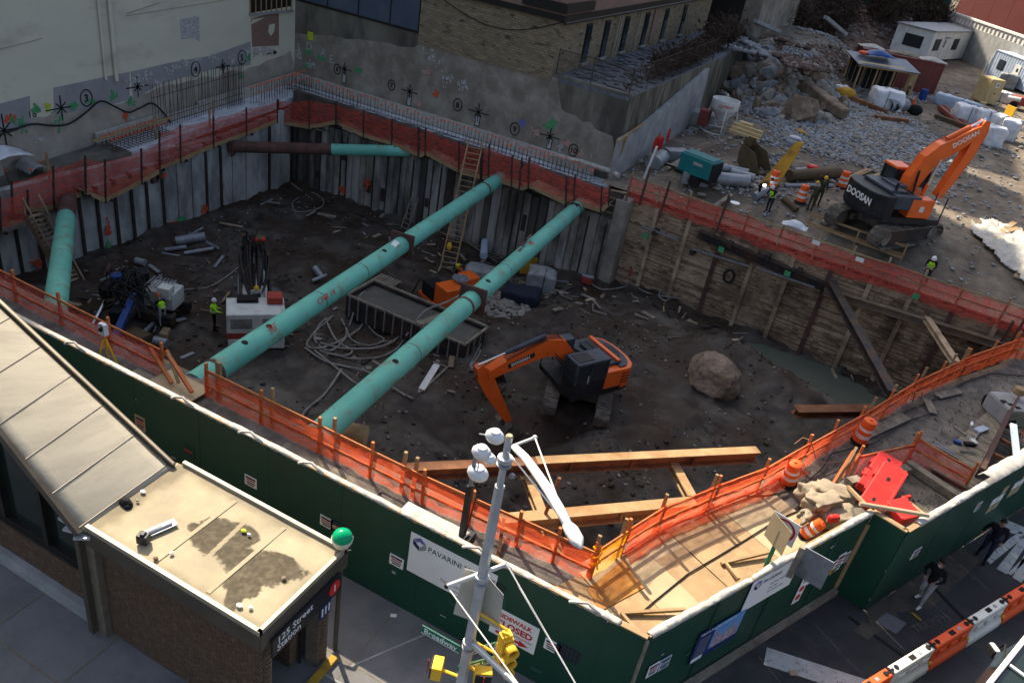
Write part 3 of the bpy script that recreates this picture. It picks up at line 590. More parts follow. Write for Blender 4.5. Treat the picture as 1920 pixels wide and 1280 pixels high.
for (x,y) in ((-21.5,BY+.1),(-18.9,BY+.1),(-16.1,BY+.1),(-16.05,55.6),(-16.05,59.6),(-16.05,64),(-16.05,69),(-16.05,74)):
 MB().tube([(x,y,4.3),(x,y,7.2)], .035, 6).build('post','rebar', FT)
MB().tube([(-21.5,BY+.1,7.1),(-16.1,BY+.1,7.1),(-16.05,74,7.1)], .025, 5).build('rail','rebar', FT)
mesh_net = MB().quad((-21.5,BY+.1,5.3),(-16.1,BY+.1,5.3),(-16.1,BY+.1,7.1),(-21.5,BY+.1,7.1)).quad((-16.05,BY+.1,5.3),(-16.05,74,5.3),(-16.05,74,7.1),(-16.05,BY+.1,7.1))
M['chain'] = net_mat('chain', (.10,.08,.07), .30)
mesh_net.build('mesh_panel','chain', FT)
RW_ = thing('retaining_wall','smooth pale retaining wall with a sloping top, at the foot of the stained terrace','wall', (-15.6,55,0))
pp = [PX(1150,312,-15.75),PX(1160,262,-15.75),PX(1200,238,-15.75),PX(1327,128,-15.75),PX(1315,190,-15.75),PX(1232,292,-15.75)]
pp = [(p.y,p.z) for p in pp]; pp[0] = (51.2,-1.0); pp[-1] = (pp[-1][0],-1.2); pp[-2] = (pp[3][0]+.5,-1.0)
n = len(pp); MB().add([(-15.9,a,b) for a,b in pp]+[(-15.55,a,b) for a,b in pp], [tuple(range(n)), tuple(range(2*n-1,n-1,-1))]+[(i,n+i,n+(i+1)%n,(i+1)%n) for i in range(n)]).build('wall_face','conc_light', RW_)
MB().beam(PX(1158,266,-15.5), PX(1206,232,-15.5), .12, .12).build('coping','timber', RW_)
TP = thing('timber_post','leaning timber planks standing in the corner where two walls meet','planks', (-16,51.6,0))
for a, b in (((1147,318),(1163,262)),((1150,322),(1176,255)),((1140,330),(1152,300))): MB().beam(PY(*a,51.5), PY(*b,51.5), .14, .1).build('plank','timber', TP)
for px, py, s in ((646,130,.5),(768,172,.55),(897,211,.65),(1031,256,.6)): star(PY(px,py,BY-.045), UYv, VXv, NYv, s, 'mark_black', BB)
for px, py, t, r in ((734,160,'7',.38),(858,197,'8',.45),(965,242,'9',.45),(1075,282,'10',.42),(632,130,'6',.38)): circ_num(PY(px,py,BY-.045), UYv, VXv, NYv, t, r, 'mark_black', BB)
for px,py in ((645,147),(767,190),(895,227),(1030,270)):
 c = PY(px,py,BY-.03); mb = MB()
 for dx,dz,w,h in ((-.17,0,.05,.75),(.17,0,.05,.75),(0,.37,.4,.05),(0,-.37,.4,.05)): mb.box(c+Vector((dx,0,dz)),(w,.02,h))
 mb.build('painted_box','mark_black', BB)
 MB().box(c+Vector((0,.005,0)), (.3,.012,.66)).build('painted_box','mark_white', BB)
for txt, px, py in (('D',573,92),('A',600,105),('E',617,117)): lettering(txt, .85, frame_mat(PY(px,py,BY-.03), UYv, NYv), 'mark_white', BB, name='painted_letters')
for px, py, m, sx, sy in ((579,98,'mark_green',.3,.25),(603,110,'mark_green',.35,.25),(672,133,'mark_green',.35,.25),(577,122,'mark_green',.2,.1),(1030,238,'mark_green',.4,.2),(1035,232,'mark_green',.3,.3),(978,231,'print_blue',.3,.25),(818,176,'mark_red',.3,.3),(1005,250,'mark_pink',.5,.5),(1050,280,'mark_white',.3,.7),(560,100,'mark_white',.3,.5),(585,120,'mark_white',.6,.4),(810,110,'mark_white',.9,.6),(840,150,'mark_white',.5,.6),(870,160,'mark_white',.5,.4),(1060,270,'mark_pink',.4,.3),(800,135,'mark_pink',.5,.4),(1085,290,'mark_pink',.8,.4),(785,195,'mark_pink',.3,.3)):
 blotch(PY(px,py,BY-.03),UYv,VXv,NYv,sx,sy,m,BB,5)
MB().box(PY(582,68,BY-.03), (.55,.02,.6)).build('spray_mark','mark_lime', BB)
NB = bld('pale rendered gable wall with a dark doorway gap, far end of the slate terrace', loc=(-18,100,5))
a = PX(1385,62,-20.0)
MB().prism([(-30,99),(-19.6,99),(-19.6,106),(-30,106)], 1, 15).build('wall','frame_black', NB)
MB().prism([(-19.6,99.0),(-17.6,98.6),(-15.6,112),(-19.6,112)], 0, 16).build('gable','conc_wall', NB)
GS = thing('green_screen','dark green debris screen behind the brush, at the top of the bank','screen', (-8,150,8))
MB().box((-8,150,9),(18,.15,7)).build('screen_sheet','green_screen', GS)
for x in (-17,-11,-5,1): MB().tube([(x,150.2,4),(x,150.2,12.6)],.1,6).build('post','grey_metal',GS)
FW = thing('balustrade_wall','long white wall with slotted balustrade top, behind the white trailer','wall', (10,172,5))
wa,wb = P(1758,28,7.6),P(1935,92,7.6)
wa = Vector((wa.x,wa.y,0)); wb = Vector((wb.x,wb.y,0)); wd = (wb-wa).normalized()
wa2 = wa-wd*1; wb2 = wb+wd*14
MB().beam(wa2+Vector((0,0,5.3)), wb2+Vector((0,0,5.3)), .6, 4.6).build('wall_face','conc_light', FW)
L_ = (wb2-wa2).length; bl = MB().box((0,0,0),(.55,.4,.9)).mesh('baluster','white_paint')
k = 0
ang = math.atan2(wd.y,wd.x)
while k*1.15 < L_:
 o = link('baluster', bl, FW); o.location = wa2+wd*(k*1.15)+Vector((0,0,8.05)); o.rotation_euler = (0,0,ang); o.matrix_parent_inverse = wm(FW).inverted(); k += 1
MB().beam(wa2+Vector((0,0,8.62)), wb2+Vector((0,0,8.62)), .7, .25).build('coping','white_paint', FW)
RB = thing('red_hoarding','long red panelled site wall, coloured dark for shade, farthest top right of the view','wall', (14,190,8))
wn = Vector((-wd.y,wd.x,0));
for s in range(9):
 a = wa2+wn*6+wd*(s*5.5-6); MB().beam(a+Vector((0,0,11.5)), a+wd*5.44+Vector((0,0,11.5)), .3, 8.5).build('panel','red_wall_shade', RB)
TW = bld('unseen tower block added beyond the left building, shaped to shade the pit','shade_tower','building', (-66,70,0))  # added occluder out of view, outline follows the edge of the shade
MB().prism([(-76,42.0),(-69.9,48.3),(-62.4,56.2),(-54.4,64.6),(-40.6,64.6),(-40.6,185),(-80,185),(-95,60)], 0, 51.5).build('wall','stucco', TW)
MB().prism([(-76,42.0),(-69.9,48.3),(-62.4,56.2),(-54.4,64.6),(-41.6,64.6),(-41.6,93),(-80,93),(-90,60)], 51.5, 60).build('roof_shade_block','stucco', TW)
MB().prism([(-46,98),(-41.0,98),(-41.0,107.3),(-46,107.3)], 51.5, 60.5).build('roof_shade_block','stucco', TW)  # added roof fins, their gaps let sun strips through to the yard
MB().prism([(-46,112),(-41.0,112),(-41.0,184),(-46,184)], 51.5, 60.5).build('roof_shade_block','stucco', TW)
for z in np.arange(4,58,3.3):
 mb = MB()
 for y in np.arange(67,92,3.0): mb.box((-40.58,y,z),(.1,1.3,1.7))
 mb.build('window_row','glass', TW)
# ================================================================== pit walls
def planksY(name_thing, label, x0, x1, Y0, step, ztop, zbot, seed, mats, pilem):
 t = thing(name_thing, label, 'wall', ((x0+x1)/2, Y0, zbot)); rr = random.Random(seed); x = x0; k = 0
 while x < x1-.1:
  w = step*rr.uniform(.85,1.15); w = min(w,x1-x); z0 = ztop+rr.uniform(-.1,.05)
  if k % 2 == 0 or rr.random() < .35:
   MB().box((x+w/2, Y0+.1+rr.uniform(-.06,.06), (z0+zbot)/2), (w-.04, .2, z0-zbot)).build('concrete_panel', rr.choice(mats), t, bevel=.03)
  else:
   MB().tube([(x+w/2, Y0+.12, z0),(x+w/2+rr.uniform(-.03,.03), Y0+.12, zbot)], w/2, 9).build('concrete_panel', rr.choice(mats), t, smooth=True)
  if rr.random() < .5: MB().box((x, Y0-.03, (z0+zbot)/2-.15), (.09, .1, z0-zbot-.4)).build('soldier_pile', pilem, t)
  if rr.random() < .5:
   zz = rr.uniform(zbot+.6, ztop-.8); MB().box((x+w/2, Y0-.04, zz), (w*.55, .05, rr.uniform(.5,1.4))).build('recess_shade','steel_dark', t)  # dark plate on the wall face paints the shade of a recess
  x += w; k += 1
 return t
M['panel_back_b'] = mat('panel_back_b', (.42,.41,.38), (.27,.26,.24), sc=.9, rough=.9, bump=.18, bsc=7, dirt=(.07,.065,.06), dsc=.7, dth=.52, damt=.8, stretch=(1,1,.3))
M['panel_back_c'] = mat('panel_back_c', (.13,.12,.105), (.08,.073,.066), sc=.9, rough=.9, bump=.18, bsc=7, dirt=(.03,.028,.026), dsc=.7, dth=.5, damt=.8, stretch=(1,1,.3))
BW = planksY('secant_pile_wall','grey ribbed concrete pile wall along the far side of the pit, under the back building', -41, -13.9, 48.3, .62, -1.75, -8.4, 3, ['panel_back','panel_back','panel_back_b','panel_back_c'], 'steel_dark')
MB().box((-27.5, 48.75, -3.6), (27.2, .5, 7.2)).build('wall_core','panel_back_c', BW)
for px, py, m, s in ((690,345,'mark_red',.4),(641,356,'mark_red',.3)): blotch(PY(px,py,48.13), UYv, VXv, NYv, s, s, m, BW, 5)
LW = thing('sheeted_pit_wall','smooth grey concrete pit wall with dark steel piles, left side of the pit','wall', (-41,32,-7))
rr = random.Random(11); y = 16.5; k = 0
MB().box((-41.4, 32.2, -5.4), (.5, 32.2, 6.4)).build('wall_core','panel_left', LW)
while y < 48.2:
 w = 1.28*rr.uniform(.9,1.1); zt = -1.35-(46.5-y)*.115; w = min(w,48.25-y)
 MB().box((-41.02+rr.uniform(-.03,.03), y+w/2, (zt-8.6)/2), (.3, w-.08, zt+8.6)).build('concrete_panel','panel_left', LW, bevel=.02)
 if y < 36 or rr.random() < .45:
  q = MB().ibeam((-40.85, y, zt), (-40.85, y, -8.3), .2, .22, .03, up=(1,0,0)); q.build('soldier_pile','steel_dark', LW)
 y += w
for px, py, m, sx, sy in ((203,430,'mark_red',.15,.45),(204,462,'mark_green',.15,.45),(72,492,'mark_red',.3,.35),(383,393,'mark_red',.35,.35),(325,420,'mark_red',.5,.15),(340,412,'mark_green',.4,.2),(308,330,'mark_red',.1,.1)):
 blotch(PX(px,py,-40.72),UXv,VXv,NXv,sx,sy,m,LW,7)
for (px,py) in ((290,315),(298,308)):
 c = PX(px,py+14,-40.7); MB().box(c, (.12,.5,1.0)).build('steel_plate','steel_brown', LW)
LA = Vector((-13.85,49.55,0)); LBv = Vector((11.2,47.75,0)); ld = (LBv-LA); LL = ld.length; ld.normalize(); ln = Vector((ld.y,-ld.x,0))
LG = thing('lagging_wall','brown timber lagging wall of stacked planks between steel piles, right side of the pit','wall', (-1,48.7,-6))
MB().beam(LA-ln*.55+Vector((0,0,-4.4)), LBv-ln*.55+Vector((0,0,-4.4)), .6, 8.4).build('wall_core','rubber', LG)
nb_ = 11; rr = random.Random(4); ang = math.atan2(ld.y,ld.x); bw = LL/nb_
pl = {}
for mm in ('timber_old','timber_old_b','timber_old_c'):
 pl[mm] = [MB().box((0,0,0),(bw-.16,.1,.215)).mesh('timber_plank', mm), MB().add([(-bw/2+.08,-.05,-.105),(bw/2-.08,-.05,-.105),(bw/2-.08,.05,-.115),(-bw/2+.08,.05,-.115),(-bw/2+.08,-.05,.115),(-bw*.12,-.05,.10),(bw*.1,-.05,.125),(bw/2-.08,-.05,.105),(bw/2-.08,.05,.105),(-bw/2+.08,.05,.115)],[(0,1,7,6,5,4),(4,5,6,7,8,9),(0,3,2,1),(0,4,9,3),(1,2,8,7),(3,9,8,2)]).mesh('timber_plank', mm)]
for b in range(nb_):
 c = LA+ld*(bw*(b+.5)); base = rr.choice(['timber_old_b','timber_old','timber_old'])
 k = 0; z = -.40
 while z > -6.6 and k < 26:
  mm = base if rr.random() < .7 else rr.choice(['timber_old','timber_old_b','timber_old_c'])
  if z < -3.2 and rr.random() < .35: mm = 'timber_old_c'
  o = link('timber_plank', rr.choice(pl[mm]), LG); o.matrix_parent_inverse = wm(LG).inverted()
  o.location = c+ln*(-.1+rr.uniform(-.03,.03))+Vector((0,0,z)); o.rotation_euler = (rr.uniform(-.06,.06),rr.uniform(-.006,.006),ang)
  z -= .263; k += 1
shim = MB().box((0,0,0),(.35,.085,.04)).mesh('spacer','timber_old_b')
for b in range(nb_):
 mb = MB(); c = LA+ld*(bw*(b+.5));
 for k in range(24):
  for q in (-1,-.45,.05,.5,1):
   if rr.random() < .72: mb.box(c+ld*(q*bw*.38)+ln*-.085+Vector((0,0,-.53-k*.263)),(rr.uniform(.3,.62),.1,.10),rz=ang)
 o = mb.build('spacers','timber_old_b', LG); o['kind'] = 'stuff'
for b in range(nb_+1):
 c = LA+ld*(bw*b)+ln*.03
 MB().ibeam(c+Vector((0,0,rr.uniform(-.5,.1))), c+Vector((0,0,-7)), .26, .24, .03, up=ln).build('soldier_pile','timber_old_b' if b%3 else 'steel_brown', LG)
def onlag(px,py,off=.3):
 d = _ray(px,py); o = LA+ln*off; t = (ln.x*o.x+ln.y*o.y)/(ln.x*d[0]+ln.y*d[1]); return Vector((d[0]*t,d[1]*t,HC+d[2]*t))
WL = thing('wale_beam','long dark steel wale beam bolted along the upper timber lagging','steel beam', onlag(1425,470)-Vector((0,0,.3)))
MB().ibeam(onlag(1310,438), onlag(1545,537), .5, .5, .05).build('flange_beam','steel_dark', WL)
for a,b in (((1205,418),(1275,443)),((1300,460),(1405,492)),((1422,495),(1530,532))):
 MB().beam(onlag(*a,.55)-Vector((0,0,.25)), onlag(*b,.55)-Vector((0,0,.25)), .1, .1).build('angle_bar','grey_metal', WL)
for px,py in ((1230,432),(1300,470),(1370,455),(1440,478),(1500,505)):
 MB().box(onlag(px,py,.3)-Vector((0,0,.1)), (.3,.6,.3), rz=ang).build('bracket','steel_dark', WL)
WR = thing('wale_beam','long rusty brown wale beam along the lagging right of the diagonal strut','steel beam', onlag(1700,585)-Vector((0,0,.3)))
MB().ibeam(onlag(1545,545), onlag(1905,655), .45, .42, .05).build('flange_beam','timber_old_c', WR)
for px, py, c_ in ((1210,442,'first'),(1352,468,'second'),(1476,513,'third'),(1717,556,'fourth')):
 t = tag(MB().box(onlag(px,py,.72), (.36,.04,.34), rz=ang).build('target_plate','mark_green', None), 'small green survey target, %s from the left along the lagging wall' % c_, 'target','green survey targets on the lagging')
HS = tag(MB().tube([onlag(1367,518,.35)+Vector((.32*math.cos(a),-.03,.42*math.sin(a))) for a in np.linspace(0,2*math.pi,16,endpoint=False)], .09, 6, closed=True).build('hose_coil','hose_black', None, smooth=True), 'coil of black hose hung against the timber lagging','hose')
FE = thing('fire_extinguisher','red fire extinguisher hung at the left end of the lagging wall','extinguisher', onlag(1182,510)-Vector((0,0,.3)))
MB().lathe([(.09,-.3),(.1,-.28),(.1,.2),(.04,.28)], 12, c=onlag(1182,510,.35)).build('tank','red_paint', FE, smooth=True); MB().box(onlag(1182,504,.35)+Vector((0,0,.08)), (.12,.05,.08)).build('valve','rubber',FE)
CC = tag(MB().box((-13.75,48.95,-4.3),(.9,1.2,8.0)).build('concrete_column','conc_wall', None, bevel=.05), 'stout concrete corner column between ribbed pile wall and timber lagging','column')
# ================================================================== ledges with rebar between walls and walkway
def ledge_z(y): return .0-(52-y)*.08
LD = thing('concrete_ledge','pale concrete ledge with white insulation strip along the left building','ledge', (-43,35,-1))
ys = list(np.linspace(16,51.9,15))
for a,b in zip(ys[:-1],ys[1:]):
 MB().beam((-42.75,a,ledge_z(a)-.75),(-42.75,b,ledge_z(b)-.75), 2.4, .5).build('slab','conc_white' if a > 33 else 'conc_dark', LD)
for a, b, m in ((33.2,38.4,'white_sheet'),(41.6,51.9,'white_sheet'),(16.0,27.0,'white_sheet')):
 MB().beam((-43.75,a,ledge_z(a)-.1),(-43.75,b,ledge_z(b)-.1), .14, .85).build('insulation_board', m, LD)
MB().beam((-43.78,38.4,ledge_z(38.4)-.2),(-43.78,41.6,ledge_z(41.6)-.2), .14, .5).build('insulation_board','white_sheet', LD)
LK = thing('concrete_ledge','pale concrete ledge with white insulation strip along the back building','ledge', (-30,51,-1))
MB().box((-29.6,50.6,-.78),(28.0,3.2,.5)).build('slab','conc_white', LK)
MB().box((-30.5,51.85,-.1),(26.5,.2,.85)).build('insulation_board','white_sheet', LK)
MB().tube([PY(1030,290,51.3), PY(1090,303,51.3), PY(1150,322,51.3), PY(1160,330,51.0)], .16, 8).build('foam_roll','white_sheet', LK, smooth=True)
rb = {}
def rebar_at(p,h,cap,par,tilt=.0):
 key = (round(h*4)/4,cap)
 if key not in rb:
  mb = MB().tube([(0,0,0),(0,0,key[0])], .017,5)
  if cap: mb.lathe([(.03,key[0]-.1),(.04,key[0]-.02),(.085,key[0]),(.085,key[0]+.03)],7,m=1)
  rb[key] = mb.mesh('rebar', ['rebar','drum_orange'])
 o = link('rebar', rb[key], par); o.matrix_parent_inverse = wm(par).inverted(); o.location = p; o.rotation_euler = (random.uniform(-.04,.04)+tilt, random.uniform(-.04,.04), 0)
RB1 = thing('rebar_row','row of upright starter bars with orange caps along the back ledge','rebar', (-30,51,-.5))
x = -43.2
while x < -16.6:
 rebar_at(Vector((x,50.9+random.uniform(-.06,.06),-.55)),1.0 if x < -37 else random.choice([.75,1.0,1.0]),x > -40 or random.random()<.3,RB1)
 if x < -36 or x > -27: rebar_at(Vector((x+.1,49.9+random.uniform(-.06,.06),-.55)),1.0,random.random()<.4,RB1)
 x += .33
mb = MB()
for y_,z_ in ((50.95,-.2),(50.85,-.45),(49.9,-.2),(50.4,-.5)): mb.tube([(-43,y_,z_),(-17,y_,z_)], .016,4)
mb.build('tie_bar','rebar', RB1)
mb = MB()
for k in range(70):
 x = random.uniform(-43,-17); mb.tube([(x,random.uniform(49.3,50.5),-.5),(x+random.uniform(.5,2.5),random.uniform(49.3,51),-.48)], .016,4)
o = mb.build('loose_bars','rebar', RB1); o['kind'] = 'stuff'
RB2 = thing('rebar_cage','tall dark fence-like cage of rebar standing against the stuccoed left wall','rebar', (-43.2,38,-1))
for k in range(38):
 y = 37.3+k*.215; rebar_at(Vector((-43.25,y,ledge_z(y)-.5)),3.0,False,RB2)
 if k > 28: rebar_at(Vector((-42.9,y,ledge_z(y)-.5)),3.0,False,RB2)
for h in (.3, .7, 2.2): MB().tube([(-43.2,37.2,ledge_z(37.2)-.5+h),(-43.2,45.4,ledge_z(45.4)-.5+h)], .02, 5).build('tie_bar','rebar', RB2)
RB3 = thing('rebar_row','short capped starter bars in the white ledge under the number four','rebar', (-43,47,-1))
for k in range(22):
 y = 45.6+k*.28; rebar_at(Vector((-42.6,y,ledge_z(y)-.5)),1.25,True,RB3)
 rebar_at(Vector((-41.9,y+.1,ledge_z(y)-.5)),1.0,k%2==0,RB3)
RB4 = thing('rebar_mat','square patch of orange capped starter bars at the lower left ledge','rebar', (-42.6,35.5,-1.5))
for k in range(15):
 for q in (0,1): y = 33.2+k*.3; rebar_at(Vector((-43.2+q*.9,y,ledge_z(y)-.5)), .75,True,RB4)
mb = MB()
for k in range(16): y = 33.1+k*.3; mb.tube([(-43.6,y,ledge_z(y)-.35),(-41.7,y,ledge_z(y)-.35)], .02,4)
for q in range(7): mb.tube([(-43.6+q*.3,33,ledge_z(33)-.33),(-43.6+q*.3,37.8,ledge_z(37.8)-.33)], .02,4)
mb.build('tie_bar','rebar', RB4)
MB().beam((-43.0,32.4,ledge_z(32.4)+.2),(-42.6,38.2,ledge_z(38.2)+.35), .1,.12).build('plank','timber', RB4)
for k in range(14): rebar_at(Vector((-42.8+(k%2)*.6,24.5+k*.35,ledge_z(26)-.5)), .75,k%3==0,RB4)
CB = tag(MB().tube(catm([PX(px,py,-43.6) for px,py in ((-30,262),(20,246),(60,233),(100,236),(130,232),(160,212),(188,190),(215,200),(240,211),(262,203),(285,194),(305,210),(320,230))]), .06, 7).build('cable','hose_black', None, smooth=True), 'thick black cable sagging across the left stuccoed wall','cable')
for k,(px,py,w) in enumerate(((10,297,1.6),(60,318,.8))):
 c = PX(px,py,-42.9); mb = MB().sheet(lambda u,v: Vector((c.x+(u-.5)*1.4,c.y+(v-.5)*w*1.6,c.z+.1+.45*math.sin(math.pi*v)*(1-.4*u)+.1*nz(u*3,v*3,1.3,2,k))),10,10)
 tag(mb.build('wrapped_bundle','plastic_white' if k==0 else 'conc_light', None, smooth=True, solid=.03), 'white plastic wrapped bundle on the ledge, far left' if k==0 else 'small grey sheeted lump beside the wrapped bundle on the far left ledge','bundle')
BKT = tag(MB().lathe([(.16,0),(.2,.02),(.23,.45),(.2,.45),(.17,.06)],14,c=tuple(PX(362,262,-41.6))).build('bucket','white_sheet',None,smooth=True), 'white bucket behind the red netting on the left walkway','bucket')
c = PX(315,272,-41.7); tag(MB().sheet(lambda u,v: Vector((c.x+(u-.5)*.8, c.y+(v-.5)*1.5, c.z-.3+.5*math.sin(math.pi*u)*math.sin(math.pi*v)+.15*nz(u*4,v*4,1.2,2,3))), 12, 12).build('white_bag','plastic_white',None,smooth=True,solid=.02), 'crumpled white plastic bag on the left walkway behind netting','bag')
# ================================================================== netted walkways hung on the pit walls
def hung_walkway(name_label, segs, plane, depth, inward, nm='net_red_shade', postm='steel_dark', board='timber'):
 t = thing('netted_walkway', name_label, 'walkway', plane(segs[0][0], segs[0][2]))
 pts_ = [(plane(px,yt),plane(px,yb)) for px,yt,yb in segs]
 for i,((ta,ba),(tb,bb)) in enumerate(zip(pts_[:-1],pts_[1:])):
  dx = (bb-ba).length
  if dx < .15: continue
  top,bot = ta,ba
  nn = Vector(inward)
  def fn(u,v,ta=ta,ba=ba,tb=tb,bb=bb,k=i):
   a = ta.lerp(tb,u); b = ba.lerp(bb,u); sag = -.09*math.sin(math.pi*u)*(1-v)
   return b.lerp(a,1-v if False else v) + Vector((0,0,sag*v*0+(-.10*math.sin(math.pi*u)*v))) + nn*(.05*nz(u*5+k*7,v*3,1.0,3,2))
  MB().sheet(fn, 12, 5).build('netting', nm, t, smooth=True)
  MB().beam(ba-Vector((0,0,.12))-nn*.02, bb-Vector((0,0,.12))-nn*.02, .06, .28).build('edge_board', board, t)
  MB().beam(ba-nn*(depth/2)-Vector((0,0,.10)), bb-nn*(depth/2)-Vector((0,0,.10)), depth-.1, .06, up=(0,0,1)).build('deck_board','timber_old', t)
  for q in np.linspace(.15, .85,max(1,int(dx/2.2))):
   c = ba.lerp(bb, q); MB().beam(c-nn*depth-Vector((0,0,.28)), c+nn*.15-Vector((0,0,.28)), .12, .16).build('bracket','steel_dark', t)
 for (ta,ba) in pts_:
  MB().beam(ba-Vector((0,0,.3)), ta+Vector((0,0,.12)), .09, .09, up=(1,0,0)).build('post', postm, t)
 return t
segL = [(-60,388,446),(0,373,430),(52,360,415)]
hung_walkway('red netted timber walkway, lowest bay at the far left edge', segL, lambda x,y: PX(x,y,-40.0), 1.2, (1,0,0), board='timber_grey')
hung_walkway('red netted timber walkway on the left pit wall, just right of the far left bay', [(22,343,395),(100,316,385),(160,296,356)], lambda x,y: PX(x,y,-40.6), 1.6, (1,0,0))
hung_walkway('red netted bay that steps out from the left walkway below the capped bars', [(160,296,356),(197,303,372),(265,282,338),(299,268,318)], lambda x,y: PX(x,y,-40.0), 1.6, (1,0,0))
hung_walkway('long red netted walkway rising along the left pit wall to the corner', [(299,249,312),(338,237,298),(400,222,270),(462,205,248),(520,190,224)], lambda x,y: PX(x,y,-40.6), 1.4, (1,0,0))
hung_walkway('red netted walkway wrapped round the inner far corner of the pit', [(522,190,226),(580,188,236),(630,195,226)], lambda x,y: PY(x,y,47.2), 1.6, (0,-1,0))
hung_walkway('red netted walkway on dark posts along the middle of the far pit wall', [(630,195,226),(682,209,252),(735,226,266),(785,242,288)], lambda x,y: PY(x,y,47.6), 1.6, (0,-1,0))
hung_walkway('red netted bay with plywood toe boards left of the long ladder', [(786,247,290),(798,243,284),(861,268,318),(902,282,330)], lambda x,y: PY(x,y,47.3), 1.6, (0,-1,0), board='timber')
hung_walkway('red netted bay over the end of the first green strut', [(904,278,332),(917,274,330),(960,294,344),(978,300,350)], lambda x,y: PY(x,y,47.4), 1.5, (0,-1,0))
hung_walkway('red netted bay between the two green strut ends', [(975,320,352),(992,298,345),(1062,334,378)], lambda x,y: PY(x,y,47.0), 1.8, (0,-1,0), board='timber')
hung_walkway('last red netted bay of the far walkway, beside the corner column', [(1062,334,382),(1078,330,376),(1128,352,392),(1143,350,378)], lambda x,y: PY(x,y,47.4), 1.7, (0,-1,0))
for px,pt,pb in ((395,206,240),(402,188,240),(293,218,262),(92,285,340)):
 a,b = PX(px,pb,-41.2),PX(px-4,pt,-41.2); a.y = b.y = (a.y+b.y)/2
 tag(MB().beam(a, b, .12, .08, up=(1,0,0)).build('timber_stake','timber', None), {395:'short timber stake behind the left netting',402:'tallest timber stake behind the left netting near the corner',293:'timber stake beside the rebar cage foot',92:'grey tipped stake on the lower left ledge'}[px], 'stake')
for k,(a,b) in enumerate((((565,232),(610,246)),((590,243),(622,232)),((645,240),(665,248)))):
 MB().beam(PY(*a,47.6), PY(*b,47.6), .5, .05).build('loose_board','timber_grey', BW)
# ================================================================== lagging-top fence
def ground_fence(label, pts_, h, nm, postm='orange_wood', rails=(.55,1.05), posts=None, sag=.08, post_h=None, postw=.09, droop=.0, low=.0, railm=None, net_off=(0,0,0), bunch=False):
 t = thing('safety_fence', label, 'fence', pts_[0]); off = Vector(net_off)
 for i,(a,b) in enumerate(zip(pts_[:-1],pts_[1:])):
  a,b = Vector(a),Vector(b); d = (b-a); L = d.length; d.normalize(); n = Vector((d.y,-d.x,0))
  if bunch: MB().sheet(lambda u,v: a.lerp(b,u)+n*(.02+.34*v+.12*nz(u*L*1.6,v*2,1,3,i+40))+Vector((0,0,.34-.30*v+.16*nz(u*L*2.3,v*3,1,3,i+44))), int(L*7), 6).build('bunched_netting', nm, t, smooth=True)
  def fn(u,v,a=a,b=b,n=n,k=i):
   p = a.lerp(b,u); zz = low-droop*abs(nz(u*L*.7+k*3,1, .6,2,9)) + v*(h-low)
   return p+Vector((0,0,zz - (sag*math.sin(math.pi*u) if v > .9 else 0)))+n*(.09*nz(u*L*1.3,v*2.5,1.0,3,2+k)+.035*nz(u*L*5,v*2,1,2,9)+.09*(1-v)*nz(u*L*2,3,1.0,2,5))+off
  MB().sheet(fn, max(6,int(L*5)), 8).build('netting', nm, t, smooth=True)
  for r in rails:
   MB().beam(a+Vector((0,0,r))-n*.03, b+Vector((0,0,r+random.uniform(-.03,.03)))-n*.03, .04, .09).build('rail', railm or postm, t)
  k = max(1,int(round(L/2.3))) if posts is None else posts
  for q in range(k+1 if i == len(pts_)-2 else k):
   p = a.lerp(b, q/k); MB().beam(p-n*.08-Vector((0,0,.25)), p-n*.08+Vector((random.uniform(-.05,.05),random.uniform(-.05,.05),(post_h or h+.25))), postw, postw).build('post', postm, t)
 return t
lagp = [LA+ln*.15,LA+ld*4.2+ln*.25,LA+ld*8+ln*.2,LA+ld*12.4+ln*.3,LA+ld*16.5+ln*.2,LA+ld*20.5+ln*.25,LBv+ln*.1]
FL = ground_fence('long sagging red netted fence on posts along the top of the timber lagging', lagp, 1.15, 'net_red_shade', postm='timber_old_b', rails=(.5,1.05), droop=.5, low=-.35, postw=.11, railm='timber')
for px,pt,pb in ((1242,315,385),(1205,285,360),(1350,355,412),(1895,590,640),(1870,560,650)):
 a = onlag(px,pb,.35); MB().beam(a-Vector((0,0,.9)), a+Vector((.1,0,1.7)), .13,.13).build('post','steel_brown', FL)
RL = thing('timber_guardrail','pale timber guardrail in front of the back excavator','railing', onlag(1600,440))
a0,a1,a2 = P(1522,402,1.35),P(1700,463,1.35),P(1610,437,1.35)
for dz in (0,-.55): MB().beam(P(1522,402,1.35)+Vector((0,0,dz)), P(1702,463,1.35)+Vector((0,0,dz)), .06,.14).build('rail','timber', RL)
for p in (a0,a1,a2): MB().beam(p-Vector((0,0,1.5)), p+Vector((0,0,.2)), .1,.1).build('post','timber', RL)
MB().beam(P(1530,424,.9), P(1690,483,.8), .05,.14).build('rail','timber', RL)
for k,(px,py) in enumerate(((1490,425),(1378,381),(1530,455),(1612,487))):
 c = onlag(px,py,.7)
 if k == 0: tag(MB().sheet(lambda u,v: c+Vector(((u-.5)*1.5,(v-.5)*.7-.2,.12+.35*math.sin(math.pi*u)*math.sin(math.pi*v)+.1*nz(u*4,v*4,1.1,2,1))),12,10).build('plastic_bag','plastic_white',None,smooth=True,solid=.02), 'pinkish white plastic bag caught on the lagging-top netting','bag')
 elif k == 1: tag(MB().lathe([(.28,0),(.3,.02),(.3,.04)],16,c=tuple(c)).build('lid','sign_white',None), 'round white lid lying on the red netting','lid')
 else: tag(MB().box(c,(.45,.02,.25),rz=ang).build('tag_sheet','sign_white',None), 'small white tag on the lagging fence, %s the orange excavator' % ('left of' if k==2 else 'below'), 'tag')
